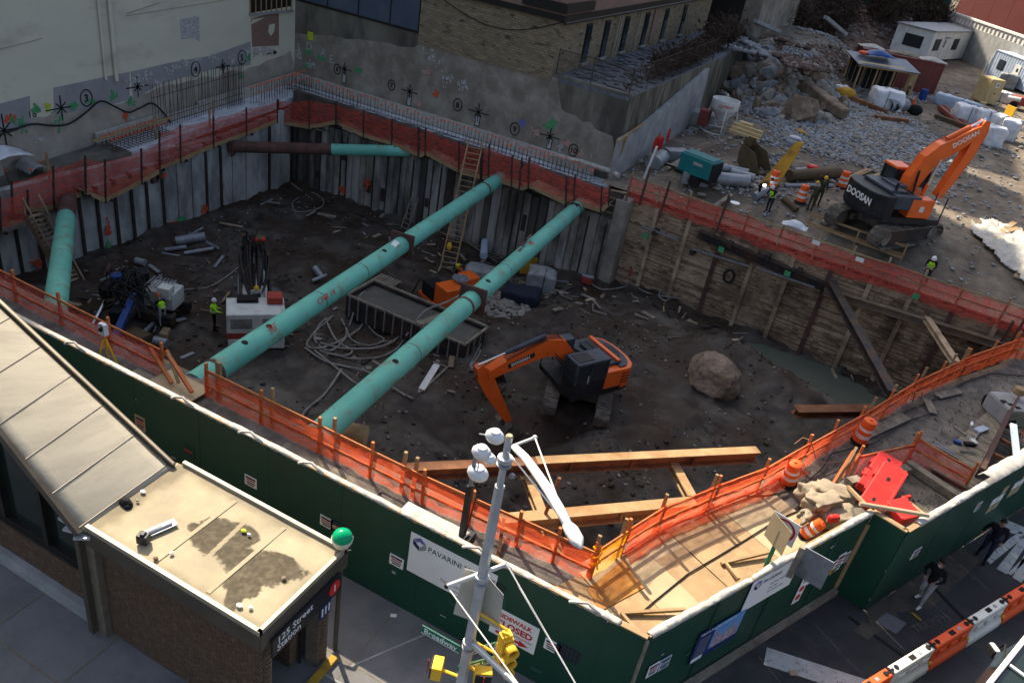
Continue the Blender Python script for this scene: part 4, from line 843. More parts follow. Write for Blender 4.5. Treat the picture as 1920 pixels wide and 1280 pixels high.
mb = thing('timber_steps','small rough timber steps at the corner between walkway and lagging','steps', P(1165,380,-.4))
for k in range(7):
 p = PY(1163-4*k, 360+13*k, 48.6); MB().box(p,(1.1,.3,.07), rz=.3).build('tread','timber_old_b',mb)
for px in (1143,1180): MB().beam(PY(px,348,48.5), PY(px-24,455,48.5),.08,.2).build('stringer','timber_old',mb)
# ================================================================== near-left fence,platforms
ground_fence('orange netted fence coloured dark red for shade, timber rails, behind the hoarding, left stretch', [(-40,16.35,0),(-33,16.3,0),(-27,16.25,0),(-19.35,16.2,0)], 1.1, 'net_red_shade', postm='orange_wood', railm='orange_wood', rails=(.45,1.08), posts=3)  # shade on this orange run is put into the net colour
ground_fence('bright orange netted fence with timber rails behind the hoarding, right stretch', [(-17.4,16.3,0),(-12.6,16.3,0),(-8.6,16.3,0),(-5.4,16.45,0),(-3.05,16.55,0)], 1.1, 'net', postm='orange_wood', railm='orange_wood', rails=(.45,1.08), posts=2)
for px,py in ((402,750),(418,745),(504,800),(620,855),(738,930),(765,935),(1170,0)):
 if px < 1000:
  p = P(px,py,0); tag(MB().beam((p.x,16.5,-.3),(p.x+.03,16.5,1.5),.1,.1).build('timber_stake','timber',None), 'bare timber stake on the near orange fence, %s' % {402:'left one beside the green strut end',418:'right one beside the green strut end',504:'next to the yellow rag',620:'over the second strut end',738:'left of the pair by the white tank',765:'right of the pair by the white tank'}[px], 'stake')
PFm = thing('strut_platform','plywood platform over the near end of the left green strut','platform', P(345,745))
MB().box((-18.35,15.9,.12),(1.9,1.4,.05)).build('deck','plywood_pale',PFm); MB().box((-18.35,16.6,.0),(1.9,.06,.3)).build('edge_board','timber',PFm)
for k,(a,b,c_) in enumerate((((281,652),(322,718),0),((312,660),(360,735),0))):
 A,B = PY(a[0],a[1],16.3),PY(b[0],b[1],15.9)
 MB().beam(A, B, .12,.12).build('brace','orange_wood',PFm)
MB().beam(PY(297,674,16.3), PY(314,658,16.3), .12,.12).build('brace','orange_wood',PFm)
MB().beam(PY(316,662,16.3), PY(335,718,15.9), .1,.1).build('brace','timber',PFm)
TS = thing('total_station','surveying instrument on a yellow tripod behind the dark hoarding','survey tripod', P(225,685))
b = Vector((P(222,688).x,15.3,0)); hd = b+Vector((0,0,1.45))
for a in (.3,2.4,4.5): MB().tube([hd, b+Vector((.5*math.cos(a),.5*math.sin(a),.02))], .035, 6).build('leg','signal_yellow',TS)
MB().lathe([(.12,0),(.14,.04),(.06,.08)],12,c=tuple(hd)).build('tribrach','orange_paint',TS)
MB().box(hd+Vector((-.11,0,.3)),(.06,.18,.34)).box(hd+Vector((.11,0,.3)),(.06,.18,.34)).box(hd+Vector((0,0,.1)),(.28,.2,.08)).box(hd+Vector((0,0,.47)),(.28,.14,.05)).build('body','plastic_white',TS,bevel=.015)
MB().tube([hd+Vector((0,-.14,.3)),hd+Vector((0,.14,.3))],.07,12).build('telescope','rubber',TS)
YR = tag(MB().sheet(lambda u,v: PY(490+10*(u-.5),790+6*v,16.45)+Vector((0,.05*math.sin(9*u),-.55*v+.1*nz(u*4,v*4,1,2,2))), 8,8).build('yellow_rag','hivis',None,smooth=True,solid=.02), 'yellow green rag hung on the near orange fence','rag')
WT = thing('tank_box','sunlit white sheeted box behind the hoarding, beside the light mast','box', (-7.6,15.0,0))
c0 = Vector((-7.55,14.95,0)); MB().sheet(lambda u,v: c0+Vector(((u-.5)*2.1,(v-.5)*1.1,.72+.03*nz(u*5,v*5,1,2,6))),14,8).build('cover_sheet','white_sheet',WT,smooth=True,solid=.03)
MB().box(c0+Vector((0,0,.35)),(2.0,1.0,.7)).build('body','white_sheet',WT,bevel=.05)
# ================================================================== right-hand fence along 125th side
rp = [P(1092,1083),P(1165,1045),P(1230,1003),P(1330,960),P(1420,925),P(1500,878),P(1600,820),P(1700,755),P(1800,705),P(1890,672)]
rp = [Vector((p.x,p.y,0)) for p in rp]; rp[0] = Vector((-3.05,16.65,0))
ground_fence('yellow netted stretch of fence at the sunlit corner of the pit', rp[:2], 1.15, 'net_yellow', postm='orange_wood', railm='orange_wood', posts=1, droop=.1)
ground_fence('bright orange netted fence beside the sunlit plywood deck', rp[1:6], 1.25, 'net', postm='orange_wood', railm='orange_wood', posts=1, droop=.05, rails=(.12,.6,1.1), bunch=True)
ground_fence('shaded red netted fence curving along the right edge of the pit', rp[5:], 1.2, 'net', postm='orange_wood', railm='orange_wood', posts=2, droop=.1)
ground_fence('end stretch of red netting turning towards the lagging at far right', [rp[-1], (9.9,43.5,0), (11.0,47.4,0)], 1.3, 'net', postm='timber', posts=2)
for i,p in enumerate(((1252,893),(1345,862),(1173,905),(1640,735),(1735,690),(1790,655),(1815,648),(1680,720),(1105,1020))):
 q = min((a.lerp(b,t) for a,b in zip(rp[:-1],rp[1:]) for t in np.linspace(0,1,25)),key=lambda w: abs(proj(w+Vector((0,0,1.3)))[0]-p[0]))
 if True:
  tag(MB().beam((q.x-.1,q.y+.06,-.1),(q.x-.08,q.y+.08,1.6),.10,.08).build('timber_stake','timber',None), 'timber stake poking over the right-hand net fence, %s' % ('nearest the middle of the plywood deck','near the orange vest-like drum','above the yellow netting','near the diagonal steel strut foot','first of three near the pit right end','second of three near the pit right end','third of three near the pit right end','beside the strapped netting','wrapped with yellow tape at the corner')[i], 'stake')
YT = tag(MB().tube([Vector((-3.05,16.6,.5+.06*k))+Vector((.14*math.cos(k*1.3),.14*math.sin(k*1.3),.05*math.sin(k*2.1))) for k in range(14)], .035,6).build('yellow_tape','net_yellow',None,smooth=True), 'tangle of yellow tape wrapped round the corner stake','tape')
YT['label'] = 'tangle of yellow tape wrapped round the corner fence post'
DK = thing('plywood_deck','sunlit plywood deck laid in the corner between hoarding and orange fence','deck', (0,18,0))
def sheet_px(pix, m, z, parent=DK, name='plywood_sheet'):
 ps = [P(*p) for p in pix]; return MB().prism([(p.x,p.y) for p in ps],z-.018,z).build(name,m,parent)
u_ = (HB-HA).normalized(); v_ = Vector((-u_.y,u_.x))
def dk(s,t,w,l,m,z,rz=.0):
 a = HA+u_*s+v_*t; c,sn = math.cos(rz),math.sin(rz); uu = u_*c+v_*sn; vv_ = v_*c-u_*sn
 ps = [a,a+uu*l,a+uu*l+vv_*w,a+vv_*w]
 o = MB().prism([(p.x,p.y) for p in ps], z-.018, z).build('plywood_sheet', m, DK); return o
k = 0
for s0 in np.arange(.2,12.2,2.44):
 dk(s0, .12, 1.2, 2.425, 'plywood_pale', .03+.003*(k%2)); k += 1
rr = random.Random(3)
for s0 in np.arange(-.2,9.8,1.23):
 w = 2.0 if s0 > 1 else 1.7
 if s0 > .5: dk(s0+rr.uniform(0,.02), 3.2, .95+rr.uniform(-.1,.1), 1.215, 'plywood' if rr.random() < .6 else 'plywood_pale', .036, rr.uniform(-.02,.02))
 dk(s0+rr.uniform(0,.02), 1.36, w+rr.uniform(-.1,.12), 1.215, 'plywood' if rr.random() < .8 else 'plywood_pale', .042+.004*(k%3), rr.uniform(-.008,.008)); k += 1
sheet_px([(1100,1107),(1168,1052),(1207,1104),(1125,1148)], 'plywood_rust', .072)
sheet_px([(1043,1104),(1100,1113),(1125,1150),(1050,1117)], 'plywood', .06)
dk(9.9, 1.3, 1.2, 2.4, 'plywood', .05, .05)
for a,b in (((1352,1056),(1440,1035)),((1165,1149),(1285,1142)),((1100,1190),(1195,1180)),((1360,1055),(1385,1085)),((1165,1149),(1200,1190))):
 A, B = P(*a,.12), P(*b,.2); MB().beam(A, B, .09,.09).build('timber_batten','timber',DK)
tag(MB().tube([P(px,py,.08) for px,py in ((1200,1150),(1225,1128),(1290,1075),(1345,1043),(1400,1010),(1455,975),(1500,955),(1530,900),(1600,870))], .022,6).build('cable','hose_black',None,smooth=True), 'thin black cable lying across the plywood deck','cable')
tag(MB().tube([P(px,py,.06) for px,py in ((1400,930),(1440,928),(1475,922),(1510,905),(1540,880),(1560,850),(1640,830),(1700,790),(1760,770))], .022,6).build('cable','hose_black',None,smooth=True), 'black cable on the dark dirt between the drums','cable')
tag(MB().tube([P(px,py,z) for px,py,z in ((1490,832,.9),(1505,820,1.2),(1520,825,1.2),(1530,860,.5),(1545,868,.1),(1580,865,.05),(1610,850,.05))], .018,6).build('rope','timber',None,smooth=True), 'yellowish rope looped over the right-hand net fence','rope')
tag(MB().tube([P(px,py,.04) for px,py in ((1660,800),(1700,770),(1760,745),(1810,715),(1860,700),(1925,705))], .03,6).build('hose','hose_black',None,smooth=True), 'dark hose across the muddy corner at the right edge','hose')
for k_,px in enumerate((1716,1730)):
 a = P(px,735,1.2); MB().tube([a, P(px-4,752,.5), P(px-12,770,0)], .03,5).build('strap','timber',COL.objects['safety_fence.006'] if 'safety_fence.006' in COL.objects else None)
# ================================================================== green hoarding
def hoarding(label, A, B, h=3.15, thick=.05, step=1.22, seed=1):
 t = thing('hoarding', label, 'hoarding', (A.x, A.y, 0)); d = (B-A); L = d.length; d.normalize(); n = Vector((d.y,-d.x))
 s = 0; rr = random.Random(seed); a_ = math.atan2(d.y,d.x)
 while s < L-.02:
  w = min(step*2,L-s); c = A+d*(s+w/2)
  MB().box((c.x,c.y,h/2+.01),(w-.012,thick,h), rz=a_+rr.uniform(-.002,.002)).build('plywood_panel','hoarding',t)
  MB().box((c.x-n.x*.09,c.y-n.y*.09,h/2),(.09,.09,h-.02), rz=a_).build('stud','timber',t); s += w
 for z in (.4,1.6,2.9): MB().beam((A.x-n.x*.075,A.y-n.y*.075,z),(B.x-n.x*.075,B.y-n.y*.075,z),.09,.09).build('back_rail','timber',t)
 MB().beam((A.x-n.x*.03,A.y-n.y*.03,h+.035),(B.x-n.x*.03,B.y-n.y*.03,h+.035),.16,.04).build('cap_board','timber',t)
 return t,d,n
def draped(t, A, d, n, s0, s1, h, m='white_sheet', seed=0, amp=.05, wid=.26):
 L = s1-s0; k = max(4,int(L/.07)); z = [0]*5
 def fn(u,v):
  s = s0+u*L; p = A+d*s
  prof = [(-.12,-.12),(-.095,.03),(-.03,.04),(.036,.025),(.045,-.02)][int(round(v*4))]
  wv = nz(s*.9,seed,1.0,3,seed)*amp; rip = nz(s*7.3,seed*2+v*2,1.0,3,seed+3)*1.6*amp*.7
  o = prof[0]*wid/.26*(1+wv*3)+rip*.35
  return Vector((p.x+n.x*o,p.y+n.y*o,h+prof[1]+(max(0,wv-.015)*.9+rip*.3 if 0<v<1 else rip*.9)))
 MB().sheet(fn, k, 4).build('sheeting', m, t, smooth='all', solid=.012)
HL, dl, nl = hoarding('long dark green plywood hoarding along the Broadway pavement', Vector((-70,12.72)), HA)
draped(HL,Vector((-70,12.72)),dl,nl,30,68.6,3.17,seed=2,amp=.10)
HR, dr, nr = hoarding('sunlit green plywood hoarding along the side street, left of its jog', HA+Vector((.0,.06)), HB, seed=2)
draped(HR,HA,dr,nr, .1,8.9,3.17,seed=5,amp=.13)
HJ, dj, nj = hoarding('short dark green hoarding return at the jog', HB+Vector((.02,-.03)), HC_, step=.6, seed=3)
HF, df, nf = hoarding('green plywood hoarding along the side street, right of the jog', HC_+(HD-HC_).normalized()*.05, HE, seed=4)
draped(HF,HC_,df,nf, .6,11.0,3.2,seed=9,amp=.12,wid=.34)
draped(HF, HC_, df, nf, 4.6, 8.3, 3.42, m='clear_sheet', seed=12, amp=.13, wid=.8)
draped(HJ, HB, dj, nj, 0, .9, 3.17, m='timber', seed=7, amp=.0)
rr = random.Random(77)
for (t_,A_,d_,n_,L_,k_) in ((HL,Vector((-70,12.72)),dl,nl,69,34),(HR,HA,dr,nr,8.8,9),(HF,HC_,df,nf,10,8)):
 for k in range(k_):
  s_ = rr.uniform(38 if k_==34 else .4,L_); z_ = rr.uniform(.3,2.8); p_ = A_+d_*s_+n_*.027; MB().box((p_.x,p_.y,z_),(rr.uniform(.04,.35),.006,rr.uniform(.02,.10)),rz=math.atan2(d_.y,d_.x)).build('bill_scrap' if k%2 else 'scuff',rr.choice(['print_grey','hoarding_light','hoarding_light','hoarding_light']),t_)
 for k in range(int(L_/2.44)+1):
  p_ = A_+d_*min(L_,k*2.44+.01)+n_*.028; MB().box((p_.x,p_.y,1.57),(.05,.008,3.0),rz=math.atan2(d_.y,d_.x)).build('cover_strip','hoarding_light' if k%3==0 else 'hoarding',t_)
for px in (165,300,450,590,1000):
 p = P(px,0,3.2); x = None
for x_ in (-18.5,-14.3,-11.9,-9.9,-5.0,-2.2):
 MB().tube([(x_-.4,12.6,3.22),(x_-.2,12.55,3.38),(x_,12.62,3.42),(x_+.22,12.6,3.33),(x_+.3,12.68,3.2)], .04,6).build('sheeting_loop','white_sheet',HL,smooth=True)
MB().box((HA.x+.02,HA.y-.03,1.58),(.07,.07,3.1),rz=.5).build('corner_trim','timber_grey',HR)
MB().beam(Vector((*(HB-dr*.06+nr*.06),.05)), Vector((*(HB-dr*.06+nr*.06),2.75)), .1,.06).build('corner_post','timber',HR)
a,b = HA+nr*.12,HB+nr*.12-dr*.1
MB().beam((a.x,a.y,.09),(b.x,b.y,.09),.16,.18).build('kerb_plank','timber_grey',HR)
WP = tag(MB().tube([P(1612,944,3.35), P(1741,966,3.38)], .065,9).build('timber_pole','plywood_pale',None,smooth=True), 'round pale pole laid across the hoarding jog','pole')
def board(label, A, d, n, s, z, w, h, m, cat='sign', name='sign', off=.032, skew=0):
 c = A+d*s+n*(off+.006); T = frame_mat((c.x,c.y,z),(d.x,d.y,0),(n.x,n.y,0))
 o = thing(name, label, cat, (c.x,c.y,z)); MB().box((0,0,0),(w,h,.012),T=T).build('board', m, o);
 T2 = T @ Matrix.Translation((0,0,.008)); return o,T2
def onH(px,py,A,n):
 d3 = _ray(px,py); t = (n.x*A.x+n.y*A.y)/(n.x*d3[0]+n.y*d3[1]); p = Vector((d3[0]*t,d3[1]*t)); return (p-A),HC+d3[2]*t
AL = Vector((-70,12.72))
def sz(px,py,A,d,n): v,z = onH(px,py,A,n); return v.dot(d),z
p1 = sz(773,994,AL,dl,nl); p2 = sz(760,1063,AL,dl,nl); w = 2.44
o, T = board('large white contractor board with blue cube logo on the long hoarding', AL, dl, nl, p1[0]+w/2, (p1[1]+p2[1])/2, w, abs(p1[1]-p2[1])*1.0, 'sign_white')
hh = abs(p1[1]-p2[1])
def logo(T,s,par):
 for pts_, m in (([(-.5,.25),(0,.6),(.5,.25),(.15,.15),(0,.25),(-.2,.12)],'print_blue'),([(-.5,.2),(-.5,-.2),(0,-.55),(0,-.2),(-.25,0),(-.25,.08)],'sign_navy'),([(.5,.2),(.5,-.2),(.03,-.55),(.03,-.2),(.25,0),(.2,.1)],'print_grey')):
  MB().add([T@Vector((x*s,y*s,.004)) for x,y in pts_],[tuple(range(len(pts_)))]).build('logo',m,par)
logo(T@Matrix.Translation((-w/2+.28,hh/2-.28,0)), .38,o)
lettering('PAVARINI McGOVERN', .235, T@Matrix.Translation((-w/2+.52,hh/2-.36,0)), 'print_dark', o, sx=.95)
lettering('330 West 34th Street', .12, T@Matrix.Translation((.25,-.12,0)), 'print_grey', o)
lettering('New York, NY', .12, T@Matrix.Translation((.68,-.27,0)), 'print_grey', o)
lettering('Tel: 212-907-0900', .12, T@Matrix.Translation((-.25,-.42,0)), 'print_grey', o)
lettering('www.pavarini', .12, T@Matrix.Translation((.15,-.56,0)), 'print_grey', o)
q1 = sz(1428,1103,HA,dr,nr)
o, T = board('white contractor board with blue logo on the side street hoarding', HA, dr, nr, q1[0]+.35, q1[1]+.05, 2.0, 1.1, 'sign_white')
logo(T@Matrix.Translation((-.72,.3,0)), .3, o); lettering('PAVARINI', .17, T@Matrix.Translation((-.5,.26,0)), 'print_dark', o)
for k in range(3): lettering(('330 West 34th Street','New York','Tel: 212-907-0900')[k], .09, T@Matrix.Translation((-.1,-.0-.15*k,0)), 'print_grey', o)
q1 = sz(1343,1190,HA,dr,nr)
o, T = board('blue and photo printed work banner on the side street hoarding', HA, dr, nr, q1[0], q1[1], 1.75, 1.15, 'sign_navy', cat='banner', name='banner')
MB().box((.3,.12,.004),(1.12,.88,.006),T=T).build('photo_print','photo_sky',o)
rr = random.Random(8)
for k in range(9):
 w_ = rr.uniform(.08,.18); h_ = rr.uniform(.25,.62); MB().box((-.14+k*.11,-.32+h_/2,.008+.001*k),(w_,h_,.004),T=T).build('photo_print','photo_city',o)
lettering('Work In Progress: Commercial', .105, T@Matrix.Translation((-.82,.46,.006)), 'print_white', o)
for k in range(8): MB().box((-.58,.3-k*.085,.006),(.42,.018,.003),T=T).build('print_line','print_grey',o)
MB().box((-.62,-.46,.006),(.4,.15,.003),T=T).build('print_line','print_white',o)
q1 = sz(968,1180,AL,dl,nl)
o, T = board('white sidewalk closed sign with red lettering behind the signal pole', AL, dl, nl, q1[0]-.05, q1[1], 1.25, .92, 'sign_white')
lettering('SIDEWALK', .185, T@Matrix.Translation((0,.22,0)), 'print_red', o, bold=.006, align='CENTER')
lettering('CLOSED', .27, T@Matrix.Translation((0,-.06,0)), 'print_red', o, bold=.009, align='CENTER')
lettering('PEDESTRIAN WALKWAY', .095, T@Matrix.Translation((0,-.2,0)), 'print_red', o, align='CENTER')
MB().add([T@Vector(v) for v in ((-.45,-.29,.003),(.2,-.29,.003),(.2,-.23,.003),(.46,-.33,.003),(.2,-.43,.003),(.2,-.37,.003),(-.45,-.37,.003))],[(0,1,2,3,4,5,6)]).build('arrow','print_red',o)
def notice(label, px, py, A, d, n, w=.42, h=.36, grp=None, m='sign_white', red=True):
 s, z = sz(px,py,A,d,n); o, T = board(label, A, d, n, s, z, w, h, m, cat='notice', name='notice')
 MB().box((0,h*.30,.004),(w*.8,h*.16,.004),T=T).build('print_line','print_dark',o); MB().box((0,h*.08,.004),(w*.7,h*.1,.004),T=T).build('print_line','print_red' if red else 'print_grey',o)
 MB().box((0,-h*.12,.004),(w*.75,h*.08,.004),T=T).build('print_line','print_dark',o); MB().box((0,-h*.3,.004),(w*.6,h*.1,.004),T=T).build('print_line','print_dark',o)
 return o
notice('small white notice on the long hoarding, leftmost of the row, right of the roof valley', 472,901,AL,dl,nl)
notice('small white notice on the long hoarding just left of the green globe', 614,977,AL,dl,nl)
notice('small white notice on the long hoarding left of the contractor board', 745,1050,AL,dl,nl)
notice('small white notice on the long hoarding right of the sidewalk closed sign', 1037,1209,AL,dl,nl)
notice('sunlit cream paper notice pinned on the left end of the hoarding', 265,792,AL,dl,nl,.4,.5,m='plywood_pale')
notice('faded dark notice right of the cream paper on the long hoarding', 355,845,AL,dl,nl,.45,.34,m='hoarding')
notice('pair of white permits on the side hoarding near its corner, left one', 1222,1252,HA,dr,nr,.36,.42)
notice('bluish permit beside the white one near the hoarding corner', 1244,1240,HA,dr,nr,.36,.42,m='container_blue',red=False)
notice('single white notice left of the permit cluster on the side hoarding', 1522,1080,HA,dr,nr,.36,.42)
notice('lower left sheet of the permit cluster by the hoarding jog', 1556,1060,HA,dr,nr,.5,.36)
notice('tall middle sheet of the permit cluster by the hoarding jog', 1571,1052,HA,dr,nr,.36,.7)
notice('right sheet of the permit cluster by the hoarding jog', 1584,1043,HA,dr,nr,.32,.42)
notice('yellow sheet under the permit cluster by the hoarding jog', 1560,1068,HA,dr,nr,.3,.2,m='signal_yellow')
notice('white square notice beside the first pedestrian on the hoarding', 1715,1035,HC_,df,nf,.42,.36)
notice('white square notice above the street window panels on the right hoarding', 1832,948,HC_,df,nf,.32,.34)
s, z = sz(634,988,AL,dl,nl); o, T = board('small wire-glass viewing window in the long hoarding behind the globe', AL, dl, nl, s, z, .42, .42, 'glass', cat='window', name='viewing_window')
MB().box((0,.0,.003),(.3,.12,.004),T=T).build('pane','plywood_pale',o)
s, z = sz(1065,1222,AL,dl,nl); o, T = board('dark grilled viewing window in the hoarding near its corner', AL, dl, nl, s, z, .6, .42, 'glass', cat='window', name='viewing_window')
for k in range(6): MB().box((-.25+.1*k,0,.004),(.015,.42,.01),T=T).build('bar','frame_black',o)
for i, (px, py, lb) in enumerate(((1868,935,'four-pane cream sheet cluster on the right hoarding'),(1908,905,'farthest cream sheet cluster on the right hoarding'))):
 s, z = sz(px,py,HC_,df,nf); o = thing('notice_cluster', lb, 'notices', (*(HC_+df*s), z))
 for a in (-1,1):
  for b_ in (-1,0,1):
   if (a,b_) == (-1,1): continue
   c = HC_+df*(s+a*.22)+nf*.035; T = frame_mat((c.x,c.y,z+b_*.34),(df.x,df.y,0),(nf.x,nf.y,0)); MB().box((0,0,0),(.38,.3,.01),T=T).build('sheet','sign_white' if (a+b_)%2 else 'plywood_pale',o)
s,z = sz(1487,1055,HA,dr,nr)
BS = thing('street_sign','grey backed metal sign panel standing out from the side hoarding','sign', (*(HA+dr*s), z))
c = HA+dr*(s+.15)+nr*.45
T = frame_mat((c.x,c.y,z+.18),(nr.x*.95+dr.x*.3,nr.y*.95+dr.y*.3,-.0),(dr.x*-.95+nr.x*.3,dr.y*-.95+nr.y*.3,.0))
MB().box((0,0,0),(.75,.95,.03),T=T).build('panel','grey_metal',BS);
MB().beam((*(HA+dr*(s-.1)+nr*.09),z-.35),(*(HA+dr*(s-.1)+nr*.09),z+.7),.14,.12).build('bracket_post','timber_grey',BS)
s, z = sz(1505,1092,HA,dr,nr); o, T = board('tall narrow parking regulation sign under the metal panel', HA, dr, nr, s, z, .34, 1.5, 'sign_white')
for k in range(4):
 mb = MB(); mb.lathe([(.11,0),(.11,.004)],14,T=T@Matrix.Translation((0,.5-.34*k,.002))); mb.build('print_ring','print_red' if k in(2,3) else 'print_grey',o)
NS = thing('no_turn_sign','no turn sign with red ring on a green post over the plywood deck','sign', P(1440,1045))
b0 = HA+dr*((Vector(P(1441,1052,3.2)[:2])-HA).dot(dr))-nr*.22; b0 = Vector((b0.x,b0.y,0))
MB().beam(b0+Vector((0,0,2.0)), b0+Vector((0,0,4.25)), .1,.08).build('post','sign_green',NS)
A_ = Vector((1,-.25,0)).normalized(); B_ = Vector((1,-.9,0)).normalized(); c0 = b0+Vector((-.32,.24,4.55))
T = frame_mat(c0+A_*.36-Vector((0,0,.36)),A_,A_.cross(Vector((0,0,1))).normalized());
MB().box((0,0,0),(.72,.72,.01),T=T).build('panel','sign_white',NS)
MB().lathe([(.25,.007),(.25,.012),(.31,.012),(.31,.007)],28,T=T).build('ring','print_red',NS)
MB().lathe([(.25,.006),(.25,.016)],28,T=T).build('panel_face','sign_white',NS)
MB().box((0,0,.019),(.08,.34,.004),T=T).box((-.08,.1,.019),(.2,.07,.004),T=T).build('turn_arrow','print_dark',NS)
MB().box((0,0,.024),(.56,.05,.004),T=T@Matrix.Rotation(R_(-45),4,'Z')).build('slash','print_red',NS)
T = frame_mat(c0+B_*.36-Vector((0,0,.42))+Vector((0,-.02,0)),B_,B_.cross(Vector((0,0,1))).normalized())
MB().box((0,0,0),(.72,.78,.012),T=T).build('back_panel','plywood_pale',NS)
# ================================================================== subway entrance hut
SH = thing('subway_entrance','brown brick subway stair hut with sunlit flat and sloping metal roof','station entrance', (-10,9.3,0))
XR,XL,Y0s,Y1s,ZR = -7.55,-12.2,8.16,10.45,3.5
def rz_(x): return ZR+max(0,(XL-x))*.78
def rN(s): return Vector((XL-.72*s,Y0s-.30,ZR-.04+.57*s))
def rF(s): return Vector((XL-.1-1.02*s,Y1s-.06,ZR-.0+.41*s))
MB().box(((XR+XL)/2, (Y0s+Y1s)/2, ZR-.13), (XR-XL+.36, Y1s-Y0s+.34, .2)).build('roof','roof_metal',SH)
def stain(x,y):
 v = -1
 for px,py,rx,ry,ro in ((412,1005,.80,.55,.2),(452,1000,.45,.35,0),(490,1060,1.0,.52,.3),(455,1090,.5,.42,0),(525,1050,.45,.25,.2),(375,992,.4,.18,0),(440,1112,.2,.5,.6)):
  c = stc[(px,py)]; dx,dy = x-c.x,y-c.y; u = dx*math.cos(ro)+dy*math.sin(ro); w = -dx*math.sin(ro)+dy*math.cos(ro); v = max(v,1-math.hypot(u/rx,w/ry))
 n = nz(x,y,2.2,5,3)*.9+.25*nz(x,y,14,2,5)
 s = sst(.02,.16,v+n*.42)*.97*(.93+.3*nz(x,y,9,3,8))
 if abs(x+9.62+.10*(y-9)) < .055: s *= .15
 e = min(y-Y0s,Y1s-y,XR-x+.1); s = max(s, .38*sst(.22,-.15,e+.22*nz(x,y,1.5,3,12)), .22*sst(.1,.5,nz(x,y,1.1,4,30)), .5*sst(-.42,-.1,XL+.05-x+.25*nz(x,y,2,3,31)) if x < XL+.6 else 0)
 return min(.95,max(0,s))
stc = {q: P(*q,ZR) for q in ((412,1005),(452,1000),(490,1060),(455,1090),(525,1050),(375,992),(440,1112))}
rx0,rx1,ry0,ry1 = XL-.1,XR+.12,Y0s-.12,Y1s+.18; nu_,nv_ = 230,118
mbr = MB().sheet(lambda u,v: (rx0+(rx1-rx0)*u,ry0+(ry1-ry0)*v,ZR-.022+.008*nz(u*9,v*5,1,2,2)),nu_,nv_)
ro_ = mbr.build('roof_sheet','roof_flat',SH,smooth='all'); ro_.data.attributes.new('stain','FLOAT','POINT').data.foreach_set('value',[stain(p[0],p[1]) for p in mbr.v])
MB().sheet(lambda u,v: rN(u*9).lerp(rF(u*9),v)+Vector((0,0,.012*nz(u*20,v*3,1,2,4))), 60, 8).build('sloping_roof','roof_slope',SH,smooth='all',solid=-.12)
for k in range(10):
 A,B = rN(k+.12),rF(k+.12); MB().beam(A+Vector((0,0,.004)),B+Vector((0,0,.004)),.02,.02).build('roof_seam','fascia',SH)
for x in (-8.9,-10.35): MB().beam((x,Y0s,ZR-.012),(x,Y1s,ZR-.012),.10,.012).build('roof_seam','roof_metal',SH)
for y, m in ((Y1s+.22,'edge_metal'),(Y0s-.16,'edge_metal')):
 MB().beam((XL,y,ZR+.0),(XR+.2,y,ZR+.0),.09,.14).build('roof_edge',m,SH)
for fn_,o_ in ((rN,-.06),(rF,.06)):
 A,B = fn_(0)+Vector((0,o_,.0)),fn_(9)+Vector((0,o_,.0)); MB().beam(A,B,.10,.20).build('roof_edge','fascia',SH); MB().beam(A+Vector((0,0,.105)),B+Vector((0,0,.105)),.05,.012).build('roof_edge','edge_metal',SH)
MB().beam((XR+.16,Y0s-.2,ZR),(XR+.16,Y1s+.26,ZR),.08,.14).build('roof_edge','edge_metal',SH)
MB().beam((XL-.1,Y0s-.21,ZR-.27),(XR+.22,Y0s-.21,ZR-.27),.04,.42).build('fascia_board','fascia',SH)
MB().beam((XR+.215,Y0s-.21,ZR-.27),(XR+.215,Y1s+.22,ZR-.27),.04,.42).build('fascia_board','fascia',SH)
MB().beam((XL-.1,Y1s+.27,ZR-.27),(XR+.22,Y1s+.27,ZR-.27),.04,.42).build('fascia_board','fascia',SH)
BR_N = [0]; brm = {}
def brick_face(x0,x1,y,z0,z1fn,nrm,stuffed):
 row = 0; z = z0; L,Hh = .205, .062; g = .012; big = MB()
 key = nrm
 if key not in brm:
  brm[key] = (MB().box((0,0,0),(L,.02,Hh)) if nrm == 'y' else MB().box((0,0,0),(.02,L,Hh))).mesh('brick','brick')
 while True:
  a = x0+(L+g)*(.5*(row%2))-(L+g)*.5; any_ = False
  while a < x1:
   if a >= x0-.02 and a+L <= x1+.02:
    c = a+L/2; zt = z1fn(c)
    if z+Hh <= zt:
     any_ = True
     pos = Vector((c, y+random.uniform(-.003,.003), z+Hh/2)) if nrm == 'y' else Vector((y+random.uniform(-.003,.003), c, z+Hh/2))
     if BR_N[0] < 299 and not stuffed:
      o = link('brick', brm[key], SH); o.location = pos; o.matrix_parent_inverse = wm(SH).inverted(); BR_N[0] += 1
     else: big.box(pos, (L,.02,Hh) if nrm == 'y' else (.02,L,Hh))
   elif nrm == 'y' and (a < x0-.02 < a+L-.05 or a < x1-.05 and a+L > x1):
    l_,r_ = max(a,x0),min(a+L,x1)
    if z+Hh <= z1fn((l_+r_)/2): big.box(((l_+r_)/2,y,z+Hh/2),(r_-l_,.02,Hh))
   a += L+g
  z += Hh+g; row += 1
  if not any_ and z > z0+.5: break
  if z > 12: break
 if big.v: o = big.build('brickwork','brick',SH); o['kind'] = 'stuff'
MB().box(((XR+XL)/2, Y0s+.11, 1.65), (XR-XL, .22, 3.3)).build('wall','mortar',SH)
MB().prism([(XL-15,Y0s+.06),(XL,Y0s+.06),(XL,Y0s+.25),(XL-15,Y0s+.25)],0,1.62).build('wall','mortar',SH)
brick_face(-9.25, XR+.0, Y0s-.006, .02, lambda c: 3.06, 'y', False)
